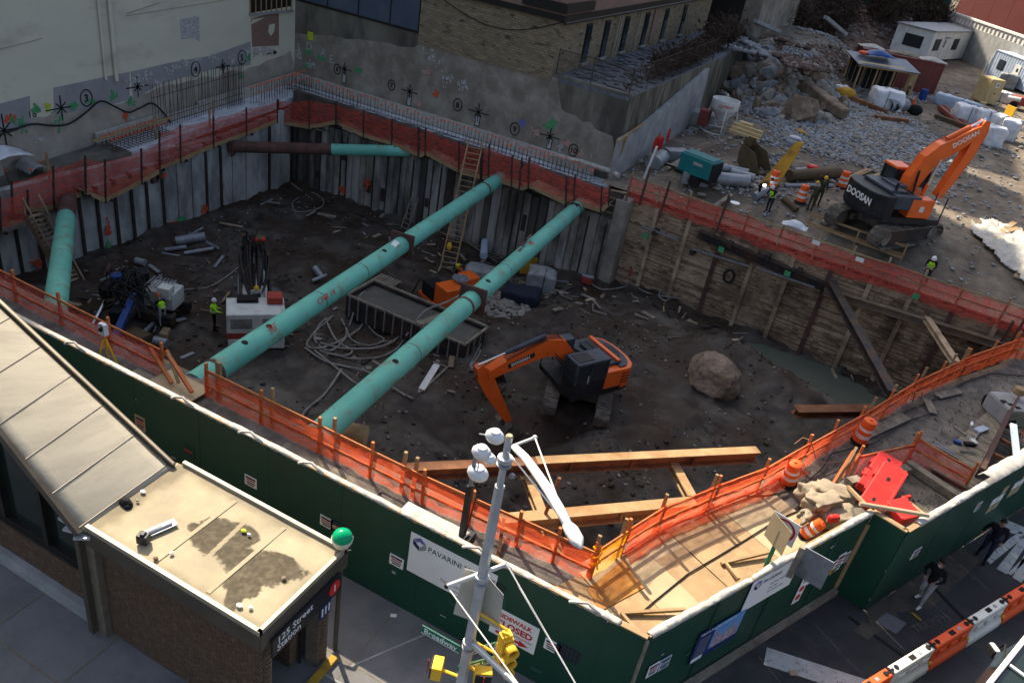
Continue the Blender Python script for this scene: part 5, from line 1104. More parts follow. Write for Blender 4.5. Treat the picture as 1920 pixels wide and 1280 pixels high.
brick_face(XL+.12, -9.25, Y0s-.006, .02, lambda c: 3.06, 'y', True)
brick_face(XL-13, XL-.25, Y0s+.054, .5, lambda c: 1.62, 'y', True)
MB().box((XL-.02,Y0s+.0,1.7),(.28,.34,3.4)).build('pilaster','mortar',SH)
MB().box((XL-6.9,Y0s-.03,.22),(13.4,.16,.5)).build('plinth','conc_light',SH)
MB().box((XL-6.9,Y0s+.03,1.66),(13.4,.16,.1)).build('window_sill','frame_black',SH)
for k in range(8):
 xa = XL-.3-k*1.5; xb = xa-1.46
 wfm = MB().add([(xa,Y0s+.12,1.72),(xb,Y0s+.12,1.72),(xb,Y0s+.12,min(4.7,rz_(xb)-.4)),(xa,Y0s+.12,min(4.7,rz_(xa)-.35))],[(0,1,2,3)]).build('window','glass_green',SH)
 mb = MB().beam((xa,Y0s+.06,1.74),(xb,Y0s+.06,1.74),.14,.12).beam((xa,Y0s+.06,min(4.6,rz_(xa)-.3)),(xb,Y0s+.06,min(4.6,rz_(xb)-.42)),.14,.14).beam((xa,Y0s+.06,1.7),(xa,Y0s+.06,min(4.7,rz_(xa)-.25)),.14,.16)
 mb.build('frame','frame_black',wfm)
MB().prism([(XL-15,Y1s-.2),(XR,Y1s-.2),(XR,Y1s),(XL-15,Y1s)],0,3.28).build('wall','mortar',SH)
for x0, x1, n_ in ((XR-.34,XR,'a'),):
 MB().box((XR-.17,Y1s-.19,1.65),(.34,.38,3.3)).build('pillar','mortar',SH); MB().box((XR-.17,Y0s+.19,1.65),(.34,.38,3.3)).build('pillar','mortar',SH)
brick_face(Y1s-.38, Y1s, XR+.006, .02, lambda c: 3.0, 'x', True); brick_face(Y0s, Y0s+.40, XR+.006, .02, lambda c: 3.0, 'x', True)
MB().box((XR-2.2,Y1s-.6,1.5),(3.4,.3,3.0)).build('inner_wall','brick',SH); MB().box((XR-2.6,9.3,-.0),(4.6,2.0,.02)).build('stair_floor','asphalt',SH)
MB().tube([(XR-.4,Y1s-.5,0),(XR-.4,Y1s-.5,3.2)],.03,6).build('rail','frame_black',SH)
MB().box((XR-3.5,9.3,1.6),(.1,1.6,3.2)).build('back_panel','rubber',SH)
DSp = MB().beam((XL-.2,Y0s-.25,ZR-.35),(XL-.2,Y0s-.25,.1),.14,.14).build('downspout','fascia',SH)
for k,(dx,dy,dz) in enumerate(((-.4,-.35,.06),(-.15,-.42,-.02),(.1,-.38,-.12))):
 MB().box((XL-.1+dx,Y0s+dy+.1,ZR+dz-.05),(.34,.18,.06),rz=.3*k).build('gutter_scrap','galv',DSp)
EN = thing('station_sign','black station name board with red number one over the entrance','sign', (XR+.26,9.3,2.9))
MB().box((XR+.29,9.3,2.88),(.06,2.2,.52)).build('board','sign_black',EN)
T = frame_mat((XR+.325,8.32,2.93),(0,1,0),(1,0,0)); lettering('125 Street', .26, T, 'print_white', EN); lettering('Station', .26, frame_mat((XR+.325,8.32,2.71),(0,1,0),(1,0,0)), 'print_white', EN)
MB().lathe([(.19,0),(.19,.012)],24,T=frame_mat((XR+.325,10.15,2.9),(0,1,0),(1,0,0))).build('route_disc','print_red',EN); lettering('1', .3, frame_mat((XR+.34,10.15,2.8),(0,1,0),(1,0,0)), 'print_white', EN, align='CENTER')
TB = thing('small_sign','small blue sign on the far entrance pillar','sign', (XR+.05,10.3,1.9))
MB().box((XR+.06,10.22,1.95),(.03,.38,.42)).build('board','sign_navy',TB); mb = MB()
for k in range(3): mb.box((XR+.08,10.1+k*.12,1.95),(.006,.05,.25))
mb.build('pictogram','print_white',TB)
GL = thing('entrance_globe','green glass entrance globe on a post beside the brick hut','globe lamp', (XR+.12,10.62,0))
gp_ = P(620,1014,3.55); gx,gy = XR+.05,10.72
zg = 3.78
MB().tube([(gx,gy,0),(gx,gy,zg-.3)],.06,10).build('post','fascia',GL);
MB().sphere((gx,gy,zg),.235,24,16).build('globe_upper','globe_green',GL,smooth='all')
MB().lathe([(.10,zg-.30),(.17,zg-.21),(.225,zg-.10),(.243,zg-.02),(.243,zg+.01)],24,c=(gx,gy,0)).build('globe_lower','globe_white',GL,smooth='all')
for a in (0,1.57,3.14,4.7): MB().tube([(gx,gy,zg-.36),(gx+.24*math.cos(a),gy+.24*math.sin(a),zg-.22)],.018,5).build('arm','globe_white',GL)
slab('kerb', [(XR+.12,7.4),(XR+.30,7.4),(XR+.30,10.5),(XR+.12,10.5)], .12, 'curb_yellow', .12)
def onroof(px,py): return P(px,py,ZR+.0)
c = onroof(236,943); tag(MB().sphere(c,.16,9,6,sq=(1.2,.7,.9)).sphere(c+Vector((.12,-.05,-.02)),.09,8,5).build('dark_rag','cloth_black',None), 'dark crumpled rag in the valley of the hut roof','rag')
c = onroof(270,1016); o = tag(MB().box(c+Vector((0,0,.12)),(.24,.2,.22),rz=.3).box(c+Vector((0,0,.25)),(.1,.14,.05),rz=.3).build('broken_box','black_paint',None,bevel=.02), 'small black broken box on the hut roof','box')
a,b = onroof(274,1004),onroof(330,980)
LF = thing('light_fitting','broken white fluorescent light fitting lying on the hut roof','light fitting', a)
MB().beam(a+Vector((0,0,.04)), b+Vector((0,0,.04)),.22,.03).build('tray','grey_metal',LF); MB().tube([a+Vector((.02,.05,.09)),a.lerp(b,.45)+Vector((0,.05,.09))],.045,8).build('lamp_tube','print_white',LF)
MB().beam(a+Vector((0,-.1,.07)), b+Vector((0,-.1,.07)),.02,.08).build('tray_edge','white_paint',LF)
for k, (px, py, m) in enumerate(((268,923,'print_white'),(322,1038,'print_white'),(449,1136,'print_white'),(470,1140,'print_white'),(258,940,'rock'),(292,1048,'rock_brown'),(457,996,'mark_lime'),(467,1003,'print_white'),(532,1085,'rock_brown'))):
 c = onroof(px,py); rr = random.Random(k)
 tag(MB().sphere(c+Vector((0,0,.03)),.05,7,5,sq=(rr.uniform(.8,1.6),rr.uniform(.6,1.2),.6)).build('litter',m,None), 'small scrap of litter on the hut roof, %s' % ('white one near the valley','white stub below the light fitting','pale stub near the front corner','round white one nearest the front corner','grey one beside the dark rag','brown leaf near the fascia','yellow green wad at the stain edge','white wad beside the yellow one','brown leaf near the stained end')[k], 'litter')
# ================================================================== street light / signal pole
px0 = P(868,1265,2.5)
PB = Vector((px0.x,px0.y,0))
def poleZ(px,py):
 d = _ray(px,py); t = (d[0]*PB.x+d[1]*PB.y)/(d[0]**2+d[1]**2); return HC+d[2]*t
ztop = poleZ(965,820)
LP = thing('street_light','tall galvanised street light pole with curved white lamp arm','street light', PB)
def oct_(z0,z1,r0,r1,m='galv'): return MB().tube([(PB.x,PB.y,z0),(PB.x,PB.y,z1)],[r0,r1],8)
oct_(0,ztop-1.1,.135,.095).build('pole','galv',LP)
oct_(ztop-1.15,ztop,.068,.068).build('pole_top','galv',LP,smooth=True)
MB().lathe([(.068,0),(.05,.03)],14,c=(PB.x,PB.y,ztop)).build('pole_cap','plywood_pale',LP)
for py in (862,1083,1205):
 z = poleZ(868+ (1265-py)*.215, py); MB().lathe([(.11,-.05),(.135,-.04),(.135,.05),(.11,.06)],14,c=(PB.x,PB.y,z)).build('clamp','galv',LP); MB().lathe([(.12,-.14),(.14,-.13),(.14,-.1),(.12,-.09)],14,c=(PB.x,PB.y,z)).build('clamp','grey_metal',LP)
def onplane(px,py,o,q):
 n = Vector((-q.y,q.x,0)); d = _ray(px,py); t = (n.x*o.x+n.y*o.y)/(n.x*d[0]+n.y*d[1]); return Vector((d[0]*t,d[1]*t,HC+d[2]*t))
q = Vector((.62,-.78,0)).normalized()
PLN = PB.copy()
ap = [onplane(px,py,PLN,q) for px,py in ((965,838),(985,858),(1005,885),(1028,918),(1050,955),(1068,990))]
MB().tube(ap,[.06,.07,.075,.075,.07,.065],10).build('arm','white_paint',LP,smooth='all')
hd_ = [onplane(px,py,PLN,q) for px,py in ((1064,985),(1072,995),(1082,1012),(1090,1027))]
MB().tube(hd_,[.07,.095,.09,.02],12).build('lamp_head','white_paint',LP,smooth='all')
bb = onplane(1003,820,PLN,Vector((.99,.1,0)))
MB().tube([Vector((PB.x,PB.y,ztop-.25)),bb],.028,6).build('brace_arm','white_paint',LP); MB().sphere(bb,.045,8,6).build('brace_end','white_paint',LP)
MB().tube([bb,hd_[0]],.014,5).build('stay_rod','white_paint',LP); MB().tube([Vector((PB.x,PB.y,ztop-.3)),hd_[0]],.014,5).build('stay_rod','white_paint',LP)
MB().sphere(onplane(960,892,PLN,Vector((1,0,0))),.06,8,6).build('photocell','grey_metal',LP)
cl,cr = onplane(838,1098,PLN,Vector((1,.25,0)).normalized()),onplane(950,1057,PLN,Vector((1,.25,0)).normalized())
MB().tube([cl,cr],.045,8).build('cross_arm','white_paint',LP); MB().sphere(cl,.06,8,6).build('arm_end','frame_black',LP)
e1,e2 = P(985,1300,5.0),P(1090,1300,5.0)
MB().tube([cl,e1],.014,5).build('stay_wire','white_paint',LP); MB().tube([cr,cr.lerp(e2,.5),e2],.014,5).build('stay_wire','white_paint',LP)
MB().tube([cr,onplane(958,1064,PLN,Vector((1,.25,0)).normalized()),onplane(972,1098,PLN,Vector((1,.25,0)).normalized()),e2],.012,5).build('stay_wire','white_paint',LP)
m0 = Vector((PB.x,PB.y,poleZ(882,1200))); m1 = P(985,1300,4.2); MB().tube([m0,m1],[.07,.055],10).build('mast_arm','galv',LP,smooth=True)
SB = thing('road_sign_pair','two grey sign panels seen from behind, clamped to the signal pole','sign', (PB.x,PB.y,5))
for (pa_,pb_,pc_,pd_) in (((871,1065),(918,1080),(897,1168),(850,1150)),((915,1082),(944,1115),(935,1180),(898,1160))):
 ps = [onplane(x,y,PB+Vector((.0,.2,0)) if pa_[0]==871 else PB+Vector((.1,.17,0)),Vector((.95,.3,0)) if pa_[0]==871 else Vector((.97,-.25,0))) for x,y in (pa_,pb_,pc_,pd_)]
 n_ = (ps[1]-ps[0]).cross(ps[3]-ps[0]).normalized()*.01
 MB().add([p for p in ps]+[p+n_ for p in ps],[(0,1,2,3),(7,6,5,4),(0,4,5,1),(1,5,6,2),(2,6,7,3),(3,7,4,0)]).build('panel','sign_back',SB)
def name_sign(label, txt, px, py, dirv, w, h, ts, off):
 c = onplane(px,py,PLN,Vector(dirv).normalized()); dv = Vector(dirv).normalized(); n = Vector((dv.y,-dv.x,0))
 o = thing('street_name_sign', label, 'street sign', c); T = frame_mat(c, dv, n)
 MB().box((0,0,0),(w,h,.014),T=T).build('panel','sign_green',o);
 for sy in (1,-1): MB().box((0,sy*(h/2-.012),.009),(w,.014,.003),T=T).build('border','print_white',o)
 lettering(txt, ts, T@Matrix.Translation((off,-ts*.36,.009)), 'print_white', o, bold=.002, align='CENTER'); return o
name_sign('green Broadway street sign left of the signal pole','Broadway', 826,1197, (1,.0,0), .92, .24, .2, 0)
name_sign('upper green cross street sign right of the pole','W 125 ST', 912,1213, (.62,.78,0), 1.0, .2, .17, 0)
name_sign('lower green cross street sign with small lettering right of the pole','Dr Martin L. King Jr Bl', 905,1240, (.62,.78,0), 1.15, .2, .12, 0)
TL = thing('traffic_signal','yellow three-lamp traffic signal hung on the pole right side','traffic signal', (PB.x+.5,PB.y-.2,3.6))
tc = onplane(944,1219,PLN,Vector((1,.1,0))); qz = Matrix.Rotation(R_(-38),3,'Z')
for k in (1,0,-1):
 MB().box(tc+Vector((0,0,k*.30)),(.27,.23,.295),rot=qz).build('housing','signal_yellow',TL,bevel=.02)
 f = tc+qz@Vector((.22,0,0))+Vector((0,0,k*.30)); f2 = tc+qz@Vector((.38,0,0))+Vector((0,0,k*.30+.02))
 MB().tube([f-qz@Vector((.06,0,0)),f2],[.12,.125],14,cap=False).build('visor','signal_yellow',TL,smooth=True,solid=.01)
 MB().sphere(f-qz@Vector((.05,0,0)),.11,10,6,sq=(.3,1,1)).build('lens','black_paint',TL)
MB().box(tc+Vector((0,0,.49)),(.17,.17,.08),rot=qz).build('cap','signal_yellow',TL); MB().tube([tc+Vector((0,0,.6)),Vector((PB.x,PB.y,tc.z+.75))],.03,6).build('bracket','signal_yellow',TL)
MB().tube([tc-Vector((0,0,.2)),Vector((PB.x,PB.y,tc.z-.1))],.03,6).build('bracket','signal_yellow',TL)
for label, px, py, rz_d in (('yellow pedestrian signal box left of the pole', 820,1252, 200),('yellow pedestrian signal at the bottom right of the pole', 905,1266, -60)):
 t = thing('pedestrian_signal', label, 'pedestrian signal', P(px,py,3.0)); c = onplane(px,py,PLN,Vector((1,.05,0))); rq = Matrix.Rotation(R_(rz_d),3,'Z')
 MB().box(c,(.22,.36,.38),rot=rq).build('housing','signal_yellow',t,bevel=.02); f = rq@Vector((.135,0,0)); MB().box(c+f,(.02,.34,.34),rot=rq).build('screen','black_paint',t)
 MB().beam(c+f*1.5+Vector((0,0,.22)),c+f*1.5-Vector((0,0,.22)),.02,.02).build('visor_edge','print_red',t); MB().tube([c,Vector((PB.x,PB.y,c.z+.1))],.035,6).build('bracket','signal_yellow',t)
# ================================================================== light mast on trailer
LM = thing('light_mast','mobile light mast with four white floodlights behind the hoarding','light tower', (-6.6,15.4,0))
mbase = Vector((-6.62,15.25,0))
def mz(px,py):
 d = _ray(px,py); t = (d[0]*mbase.x+d[1]*mbase.y)/(d[0]**2+d[1]**2); return HC+d[2]*t
zt = mz(918,850)
MB().beam(mbase+Vector((0,0,.4)), mbase+Vector((0,0,zt-1.2)), .16,.16,up=(1,0,0)).build('mast','black_paint',LM); MB().beam(mbase+Vector((.0,0,zt-1.3)), mbase+Vector((0,0,zt)), .09,.09,up=(1,0,0)).build('mast_upper','grey_metal',LM)
MB().box(mbase+Vector((0,0,.45)),(.5,.9,.35)).build('base_frame','black_paint',LM,bevel=.03)
for dx, dy in ((.55,.25),(.5,-.45),(-.4,.4)): MB().tube([mbase+Vector((dx,dy-.05,.2)),mbase+Vector((dx,dy+.05,.2))],.16,12).build('wheel','rubber',LM);
for k,(px,py,s_) in enumerate(((928,818,.40),(903,848,.42),(918,860,.30),(896,887,.46))):
 c = onplane(px,py,mbase,Vector((1,.1,0))); MB().sphere(c,s_*.62,14,8,sq=(1.1,.8,.85)).build('floodlight','plastic_white',LM,smooth='all')
 MB().tube([c,Vector((mbase.x,mbase.y,c.z-.1))],.025,6).build('bracket','grey_metal',LM); MB().lathe([(s_*.3,-.02),(s_*.34,.0)],12,c=tuple(c+Vector((0,-.02,s_*.5)))).build('reflector_rim','chrome',LM)
MB().tube([mbase+Vector((.12,0,zt-.3)),mbase+Vector((.2,.05,zt-1.5)),mbase+Vector((.1,0,.8))],.015,5).build('cable','hose_black',LM)
# ================================================================== drums,barriers
def make_drum(name='traffic_drum'):
 t = thing(name, 'drum','traffic drum')
 MB().lathe([(.33,0),(.34,.03),(.30,.10),(.27,.11)],20).build('rubber_base','rubber',t,local=True)
 zs = [.1,.3,.45,.6,.72,.87,1.0]; rs = [.275,.265,.26,.25,.245,.235,.225]; cols = ['drum_orange','print_white','drum_orange','print_white','drum_orange','drum_orange']
 for k in range(6): MB().lathe([(rs[k],zs[k]),(rs[k]-.004,zs[k+1]-.01),(rs[k+1]+.008,zs[k+1])],20).build('band',cols[k],t,smooth=True,local=True)
 MB().lathe([(.225,1.0),(.18,1.03),(.05,1.03),(.05,1.07),(.03,1.08)],20).build('drum_top','drum_orange',t,smooth=True,local=True)
 return t
D0 = make_drum(); D0['group'] = 'orange and white traffic drums'
dr_list = [((1477,905),0,0,'sunlit crumpled orange drum beside the plywood deck end',1),((1610,828),0,.06,'shaded orange and white drum against the curved red fence',1.08),((1503,1003),0,.5,'tipped orange drum top beside the tan sack pile',.8),
  ((1446,352),1,0,'leftmost of the three back yard drums, beside the yellow plate',1.15),((1500,380),1,.05,'middle back yard drum beside the olive clothed worker',1.15),((1577,352),1,0,'right back yard drum behind the big excavator',1.15)]
for k,(pp_,yard,tilt,lb,s_) in enumerate(dr_list):
 loc = G(*pp_) if yard else P(*pp_, .03)
 o = D0 if k == 0 else copy_tree(D0)
 o.location = loc; o.scale = (s_,)*3; o['label'] = lb; o.rotation_euler = (tilt, tilt*.6, k*.7)
 if k == 0: o.rotation_euler = (.12,-.10,.4)
def make_barrier(m):
 t = thing('water_barrier','x','barrier')
 L = 1.8; prof = [(-.24,0),(-.24,.22),(-.16,.34),(-.13,.5),(-.13,.86),(-.11,.9),(.11,.9),(.13,.86),(.13,.5),(.16,.34),(.24,.22),(.24,0)]
 k = len(prof); mb = MB().add([(-L/2,y,z) for y,z in prof]+[(L/2,y,z) for y,z in prof],[tuple(range(k-1,-1,-1)),tuple(range(k,2*k))]+[(i,(i+1)%k,k+(i+1)%k,k+i) for i in range(k)]); mb.build('shell',m,t,local=True,bevel=.02)
 for x in (-.55,0,.55): MB().box((x,-.155,.60),(.3,.05,.22)).box((x,.155,.6),(.3,.05,.22)).build('rib',m,t,local=True,bevel=.015)
 MB().box((.0,0,.905),(.22,.13,.02)).build('recess','rubber',t,local=True)
 for x in (-.72,.72): MB().lathe([(.07,.9),(.07,.925),(.04,.93)],14,c=(x,0,0)).build('filler_cap','rubber',t,local=True)
 MB().box((.9,0,.912),(.3,.06,.03)).box((.9,0,.912),(.06,.2,.03)).build('link_pin','rubber',t,local=True)
 MB().box((.35,.0,.906),(.12,.1,.012)).build('sticker','print_grey',t,local=True); MB().box((.86,-.2,.42),(.08,.05,.08)).build('reflector','signal_yellow',t,local=True)
 return t
b0_,b1_ = Vector((5.29,18.2,0)),Vector((8.72,23.9,0)); bd = (b1_-b0_).normalized(); ba = math.atan2(bd.y,bd.x)
BO = make_barrier('barrier_orange'); BW_ = make_barrier('barrier_white'); first = {'o':True,'w':True}
bl_ = P(1775,1185,.9); s0 = (Vector((bl_.x,bl_.y,0))-b0_).dot(bd)
names = {0:'whole orange barrier in the middle of the row',1:'white barrier in the row just beyond the middle orange one',2:'orange barrier cut by the right frame edge',-1:'white barrier in the row nearer than the middle orange one',-2:'nearest orange barrier, cut by the bottom frame edge',-3:'white barrier below the bottom frame edge',3:'white barrier beyond the right frame edge'}
for k in (-3,-2,-1,0,1,2,3):
 src = BO if k % 2 == 0 else BW_; f = 'o' if k%2==0 else 'w'
 o = src if first[f] else copy_tree(src); first[f] = False
 c = b0_+bd*(s0+.15+k*1.9); o.location = c; o.rotation_euler = (0,0,ba); o['label'] = names[k]; o['group'] = 'water filled barriers along the road'
for k, (pa_, pb_, z, lb) in enumerate((((1640,945),(1690,900),.35,'red plastic barrier lying on top of the pair behind the hoarding jog'),((1655,870),(1690,860),.15,'red plastic barrier underneath, its toothed end sticking out beyond'),((1690,965),(1700,980),.0,'red plastic barrier corner showing behind the sheeting'))):
 t = thing('red_barrier', lb, 'barrier', P(*pa_, z), 0, 'red plastic barriers behind the hoarding')
 cc = P(1655,915,.9) if k == 0 else (P(1648,890,.65) if k == 1 else P(1692,958,.8))
 a_ = math.atan2(.93,.2) if k < 2 else .8; L = 2.3 if k < 2 else .8; t.location = cc; t.rotation_euler = (R_(4),R_(-12 if k==0 else -6),a_)
 mb = MB().box((0,0,0),(L,.85,.34)); mb.build('shell','barrier_red',t,local=True,bevel=.05)
 for q in range(5): MB().box((L/2+.04,-.34+.17*q,.05),(.09,.08,.14)).build('tooth','barrier_red',t,local=True,bevel=.015)
 MB().box((.35 if k==0 else .8,-.0,.172),(.2,.12,.012)).box((-.85,.05,.172),(.18,.1,.012)).build('slot','rubber',t,local=True)
 MB().box((0,-.40,.12),(L*.94,.1,.16)).box((-.3,.45,.02),(.5,.1,.2)).box((.5,.45,.02),(.4,.1,.2)).build('rib','barrier_red',t,local=True,bevel=.02)
# ================================================================== excavators
def section_path(pts,hs,w,m_side=0):
 """box-section arm through (r,z) points with half heights hs,width w (across y)"""
 n = len(pts); top,bot = [],[]
 for i,(r,z) in enumerate(pts):
  a = pts[max(0,i-1)]; b = pts[min(n-1,i+1)]; dx,dz = b[0]-a[0],b[1]-a[1]; l = math.hypot(dx,dz); nx_,nz_ = -dz/l,dx/l
  top.append((r+nx_*hs[i],z+nz_*hs[i])); bot.append((r-nx_*hs[i],z-nz_*hs[i]))
 ring = top+bot[::-1]; k = len(ring)
 vs = [(r,-w/2,z) for r,z in ring]+[(r,w/2,z) for r,z in ring]
 fs = [(i,(i+1)%k,k+(i+1)%k,k+i) for i in range(k)]
 for i in range(n-1):
  fs.append((i,i+1,k-2-i,k-1-i)); fs.append((k+i,k+k-1-i,k+k-2-i,k+i+1))
 return MB().add(vs,fs)
def excavator(label, loc, yaw, track_yaw, sc, boom, stick, bucket_ang, style, bucket=True, text_side='back'):
 t = thing('excavator', label, 'excavator', loc); t.scale = (sc,)*3
 TR = Matrix.Rotation(track_yaw, 4, 'Z'); HR_ = Matrix.Rotation(yaw, 4, 'Z')
 def bt(mb,name,m,T,par=t, **kw):
  mb.v = [tuple(T@Vector(v)) for v in mb.v]; return mb.build(name,m,par,local=True, **kw)
 bt(MB().box((0,0,.62),(1.6,1.7,.5)).beam((-1.2,-1.1,.5),(1.2,-1.1,.5),.5,.3).beam((-1.2,1.1,.5),(1.2,1.1,.5),.5,.3).lathe([(.75,.85),(.75,1.05)],20), 'undercarriage','track_steel', TR)
 shoe = {}
 for sy in (-1,1):
  yc = sy*1.2; loop = []; Lh,r = 1.9, .42
  per = 4*Lh+2*math.pi*r; ns = 46
  tr = bt(MB().box((0,yc,.45),(3.5,.34,.6)), 'track','steel_dark', TR)
  for x in (-1.72,1.72): bt(MB().tube([(x,yc-.2,.45),(x,yc+.2,.45)],.33,14), 'sprocket','track_steel', TR, par=tr)
  sm = MB().box((0,0,0),(per/ns*.92,.66,.04)).box((-.03,0,.035),(.03,.66,.04)).box((.05,0,.035),(.02,.66,.03)).mesh('track_shoe','track_steel')
  for k in range(ns):
   s = k*per/ns
   if s < 2*Lh: p = (-Lh+s, .45+r); a = 0
   elif s < 2*Lh+math.pi*r: th = (s-2*Lh)/r; p = (Lh+r*math.sin(th), .45+r*math.cos(th)); a = th
   elif s < 4*Lh+math.pi*r: p = (Lh-(s-2*Lh-math.pi*r), .45-r); a = math.pi
   else: th = (s-4*Lh-math.pi*r)/r; p = (-Lh-r*math.sin(th), .45-r*math.cos(th)); a = math.pi+th
   o = link('track_shoe', sm, tr, local=True)
   o.matrix_local = TR @ Matrix.Translation((p[0],yc,p[1])) @ Matrix.Rotation(a,4,'Y')
 A, B = ('orange_paint','navy_paint')
 rear = [(-1.75+.0,-1.1),(-1.9,-.7),(-1.95,0),(-1.9,.7),(-1.75,1.1),(-1.45,1.4)]
 deck = [(1.7,1.42),(1.7,.45),(1.55,-1.42),(-1.45,-1.42)]+rear
 bt(MB().prism(deck[::-1],1.05,1.3), 'deck','black_paint', HR_)
 cwm = 'black_paint' if style == 'big' else A
 cw = [(-1.05,-1.43),(-1.5,-1.4),(-1.82,-1.1),(-1.98,-.6),(-2.02,0),(-1.98,.6),(-1.82,1.1),(-1.5,1.4),(-1.05,1.43)]
 bt(MB().prism(cw,1.15,2.2), 'counterweight', cwm, HR_, bevel=.06)
 if style != 'big': bt(MB().prism([(x*.90+.02,y*.88) for x,y in cw],2.19,2.27), 'rear_cover', B, HR_, bevel=.02); bt(MB().prism([(x*.8-.02,y*.5) for x,y in cw],2.26,2.33), 'rear_grille','black_paint', HR_, bevel=.02)
 bt(MB().box((-.45,-.55,1.95),(1.3,1.7,.62)).box((-.75,.0,2.28),(.9,2.0,.16)), 'engine_cover', B, HR_, bevel=.05)
 if style != 'big':
  for x in (-.3,-.7,-1.1): bt(MB().box((x,-.5,2.38),(.3,1.0,.04)), 'engine_hatch','black_paint', HR_, bevel=.01)
  bt(MB().beam((-1.0,-1.2,2.42),(-1.0,1.0,2.42),.18,.1), 'hatch_band', A, HR_)
  bt(MB().box((.55,-1.15,2.35),(.8,.55,.75)), 'tank_cover', B, HR_, bevel=.04)
  bt(MB().box((-.5,.95,1.75),(1.3,.92,.9)), 'side_panel', A, HR_, bevel=.04)
  for k in range(4): bt(MB().box((-1.2,1.0+0*k,1.5+.16*k),(.42,.86,.05)), 'vent_slat','black_paint', HR_)
 else:
  bt(MB().box((.35,-1.1,1.75),(1.2,.62,.85)), 'side_panel', A, HR_, bevel=.04); bt(MB().box((-.35,1.12,1.62),(1.5,.6,.62)), 'side_panel', A, HR_, bevel=.04)
  bt(MB().box((-.35,.0,2.4),(.7,1.0,.12)), 'engine_hatch', B, HR_, bevel=.03)
  for k in range(3): bt(MB().box((-.6+.25*k,-.9,2.33),(.08,.4,.05)), 'vent_slat','black_paint', HR_)
  bt(MB().tube([(-.9,-.9,2.2),(-.9,-.9,2.7)],.07,8), 'exhaust','black_paint', HR_)
  bt(MB().box((.35,-1.42,1.75),(.22,.02,.25)), 'decal','print_white', HR_)
  T = HR_ @ frame_mat((-2.035,0,1.62),(0,-1,0),(-1,0,0))
  lettering('DOOSAN', .42, T@Matrix.Translation((-.75,0,0)), 'print_white', t, bold=.012, local=True)
 cx_,cy_ = .85, .95; cabT = HR_
 cab_ = bt(MB().box((cx_,cy_,1.65),(1.75,.96,.7)), 'cab','black_paint' if style!='big' else A, cabT, bevel=.04)
 bt(MB().prism([(cx_+.93,cy_-.46),(cx_+.93,cy_+.46),(cx_-.82,cy_+.46),(cx_-.82,cy_-.46)],1.98,2.86), 'cab_glass','glass', cabT, par=cab_)
 for (x,y) in ((cx_+.92,cy_-.46),(cx_+.92,cy_+.46),(cx_+.1,cy_+.47),(cx_-.82,cy_+.46),(cx_-.82,cy_-.46)): bt(MB().beam((x,y,1.95),(x,y,2.9),.09,.09,up=(1,0,0)), 'pillar','navy_paint' if style!='big' else 'black_paint', cabT, par=cab_)
 bt(MB().box((cx_-.02,cy_,2.93),(1.86,1.0,.14)), 'cab_roof','navy_paint' if style!='big' else A, cabT, par=cab_, bevel=.05)
 bt(MB().box((cx_+.35,cy_,3.01),(.85,.66,.03)), 'roof_window','black_paint', cabT, par=cab_)
 bt(MB().beam((cx_+.2,cy_+.5,1.9),(cx_+.2,cy_+.5,2.3),.03,.03,up=(1,0,0)), 'handle','print_white', cabT, par=cab_)
 bt(MB().tube([(1.6,-1.3,1.3),(1.6,-1.3,2.3),(.9,-1.35,2.5),(.9,-1.35,1.4)],.03,6), 'handrail','black_paint', HR_)
 bpts,bh = boom;
 bo = bt(section_path(bpts, bh, .46), 'boom', A, HR_, bevel=.02)
 f0,tip = bpts[0],bpts[-1]
 spts, sh = stick; so_ = bt(section_path(spts, sh, .36), 'stick', A, HR_, bevel=.02)
 def cyl(a,b,y,r=.085,split=.55,par=bo):
  A3,B3 = Vector((a[0],y,a[1])),Vector((b[0],y,b[1])); mid = A3.lerp(B3,split)
  c = bt(MB().tube([A3,mid],r,10), 'cylinder','navy_paint' if style!='big' else A, HR_, par=par, smooth=True)
  bt(MB().tube([mid,B3],r*.5,8), 'piston_rod','chrome', HR_, par=par, smooth=True)
 i2 = len(bpts)//2
 el = bpts[i2]
 for y in (-.42,.42): cyl((f0[0]+.55,f0[1]-.55),(el[0]*.9+f0[0]*.1,el[1]*.9+f0[1]*.1-.05),y)
 nrm = .5
 cyl((el[0]+.1,el[1]+bh[i2]+.12),(spts[0][0],spts[0][1]+.05),0, .11, .6)
 cyl((spts[1][0]+.35*(1 if style!='big' else 1), spts[1][1]+.1), (spts[-1][0]+.25, spts[-1][1]+.35), 0, .09, .5, so_)
 for y in (-.16,-.05,.06,.17):
  bt(MB().tube([(r,y,z+bh[i]+.05+.03*math.sin(i)) for i,(r,z) in enumerate(bpts[:-1])],.022,5), 'hydraulic_hose','hose_black' if style!='big' else 'red_paint', HR_, par=bo)
 bt(MB().tube([(f0[0]-.2,-.3,f0[1]),(f0[0]+.2,-.35,f0[1]+.5),(bpts[1][0],-.25,bpts[1][1]+bh[1]+.1)],.05,6), 'hydraulic_hose','hose_black', HR_, par=bo)
 if bucket:
  e = spts[-1]; th = bucket_ang; c,s_ = math.cos(th),math.sin(th)
  prof = [(0,.1),(.35,.05),(.75,-.25),(.85,-.7),(.6,-1.1),(.15,-1.25),(-.35,-1.2)]
  pr = [(e[0]+x*c-z*s_,e[1]+x*s_+z*c) for x,z in prof]; k = len(pr)
  mb = MB().add([(r,-.55,z) for r,z in pr]+[(r,.55,z) for r,z in pr],[(i,i+1,k+i+1,k+i) for i in range(k-1)]+[tuple(range(k)),tuple(range(2*k-1,k-1,-1))])
  bu = bt(mb, 'bucket','track_steel', HR_)
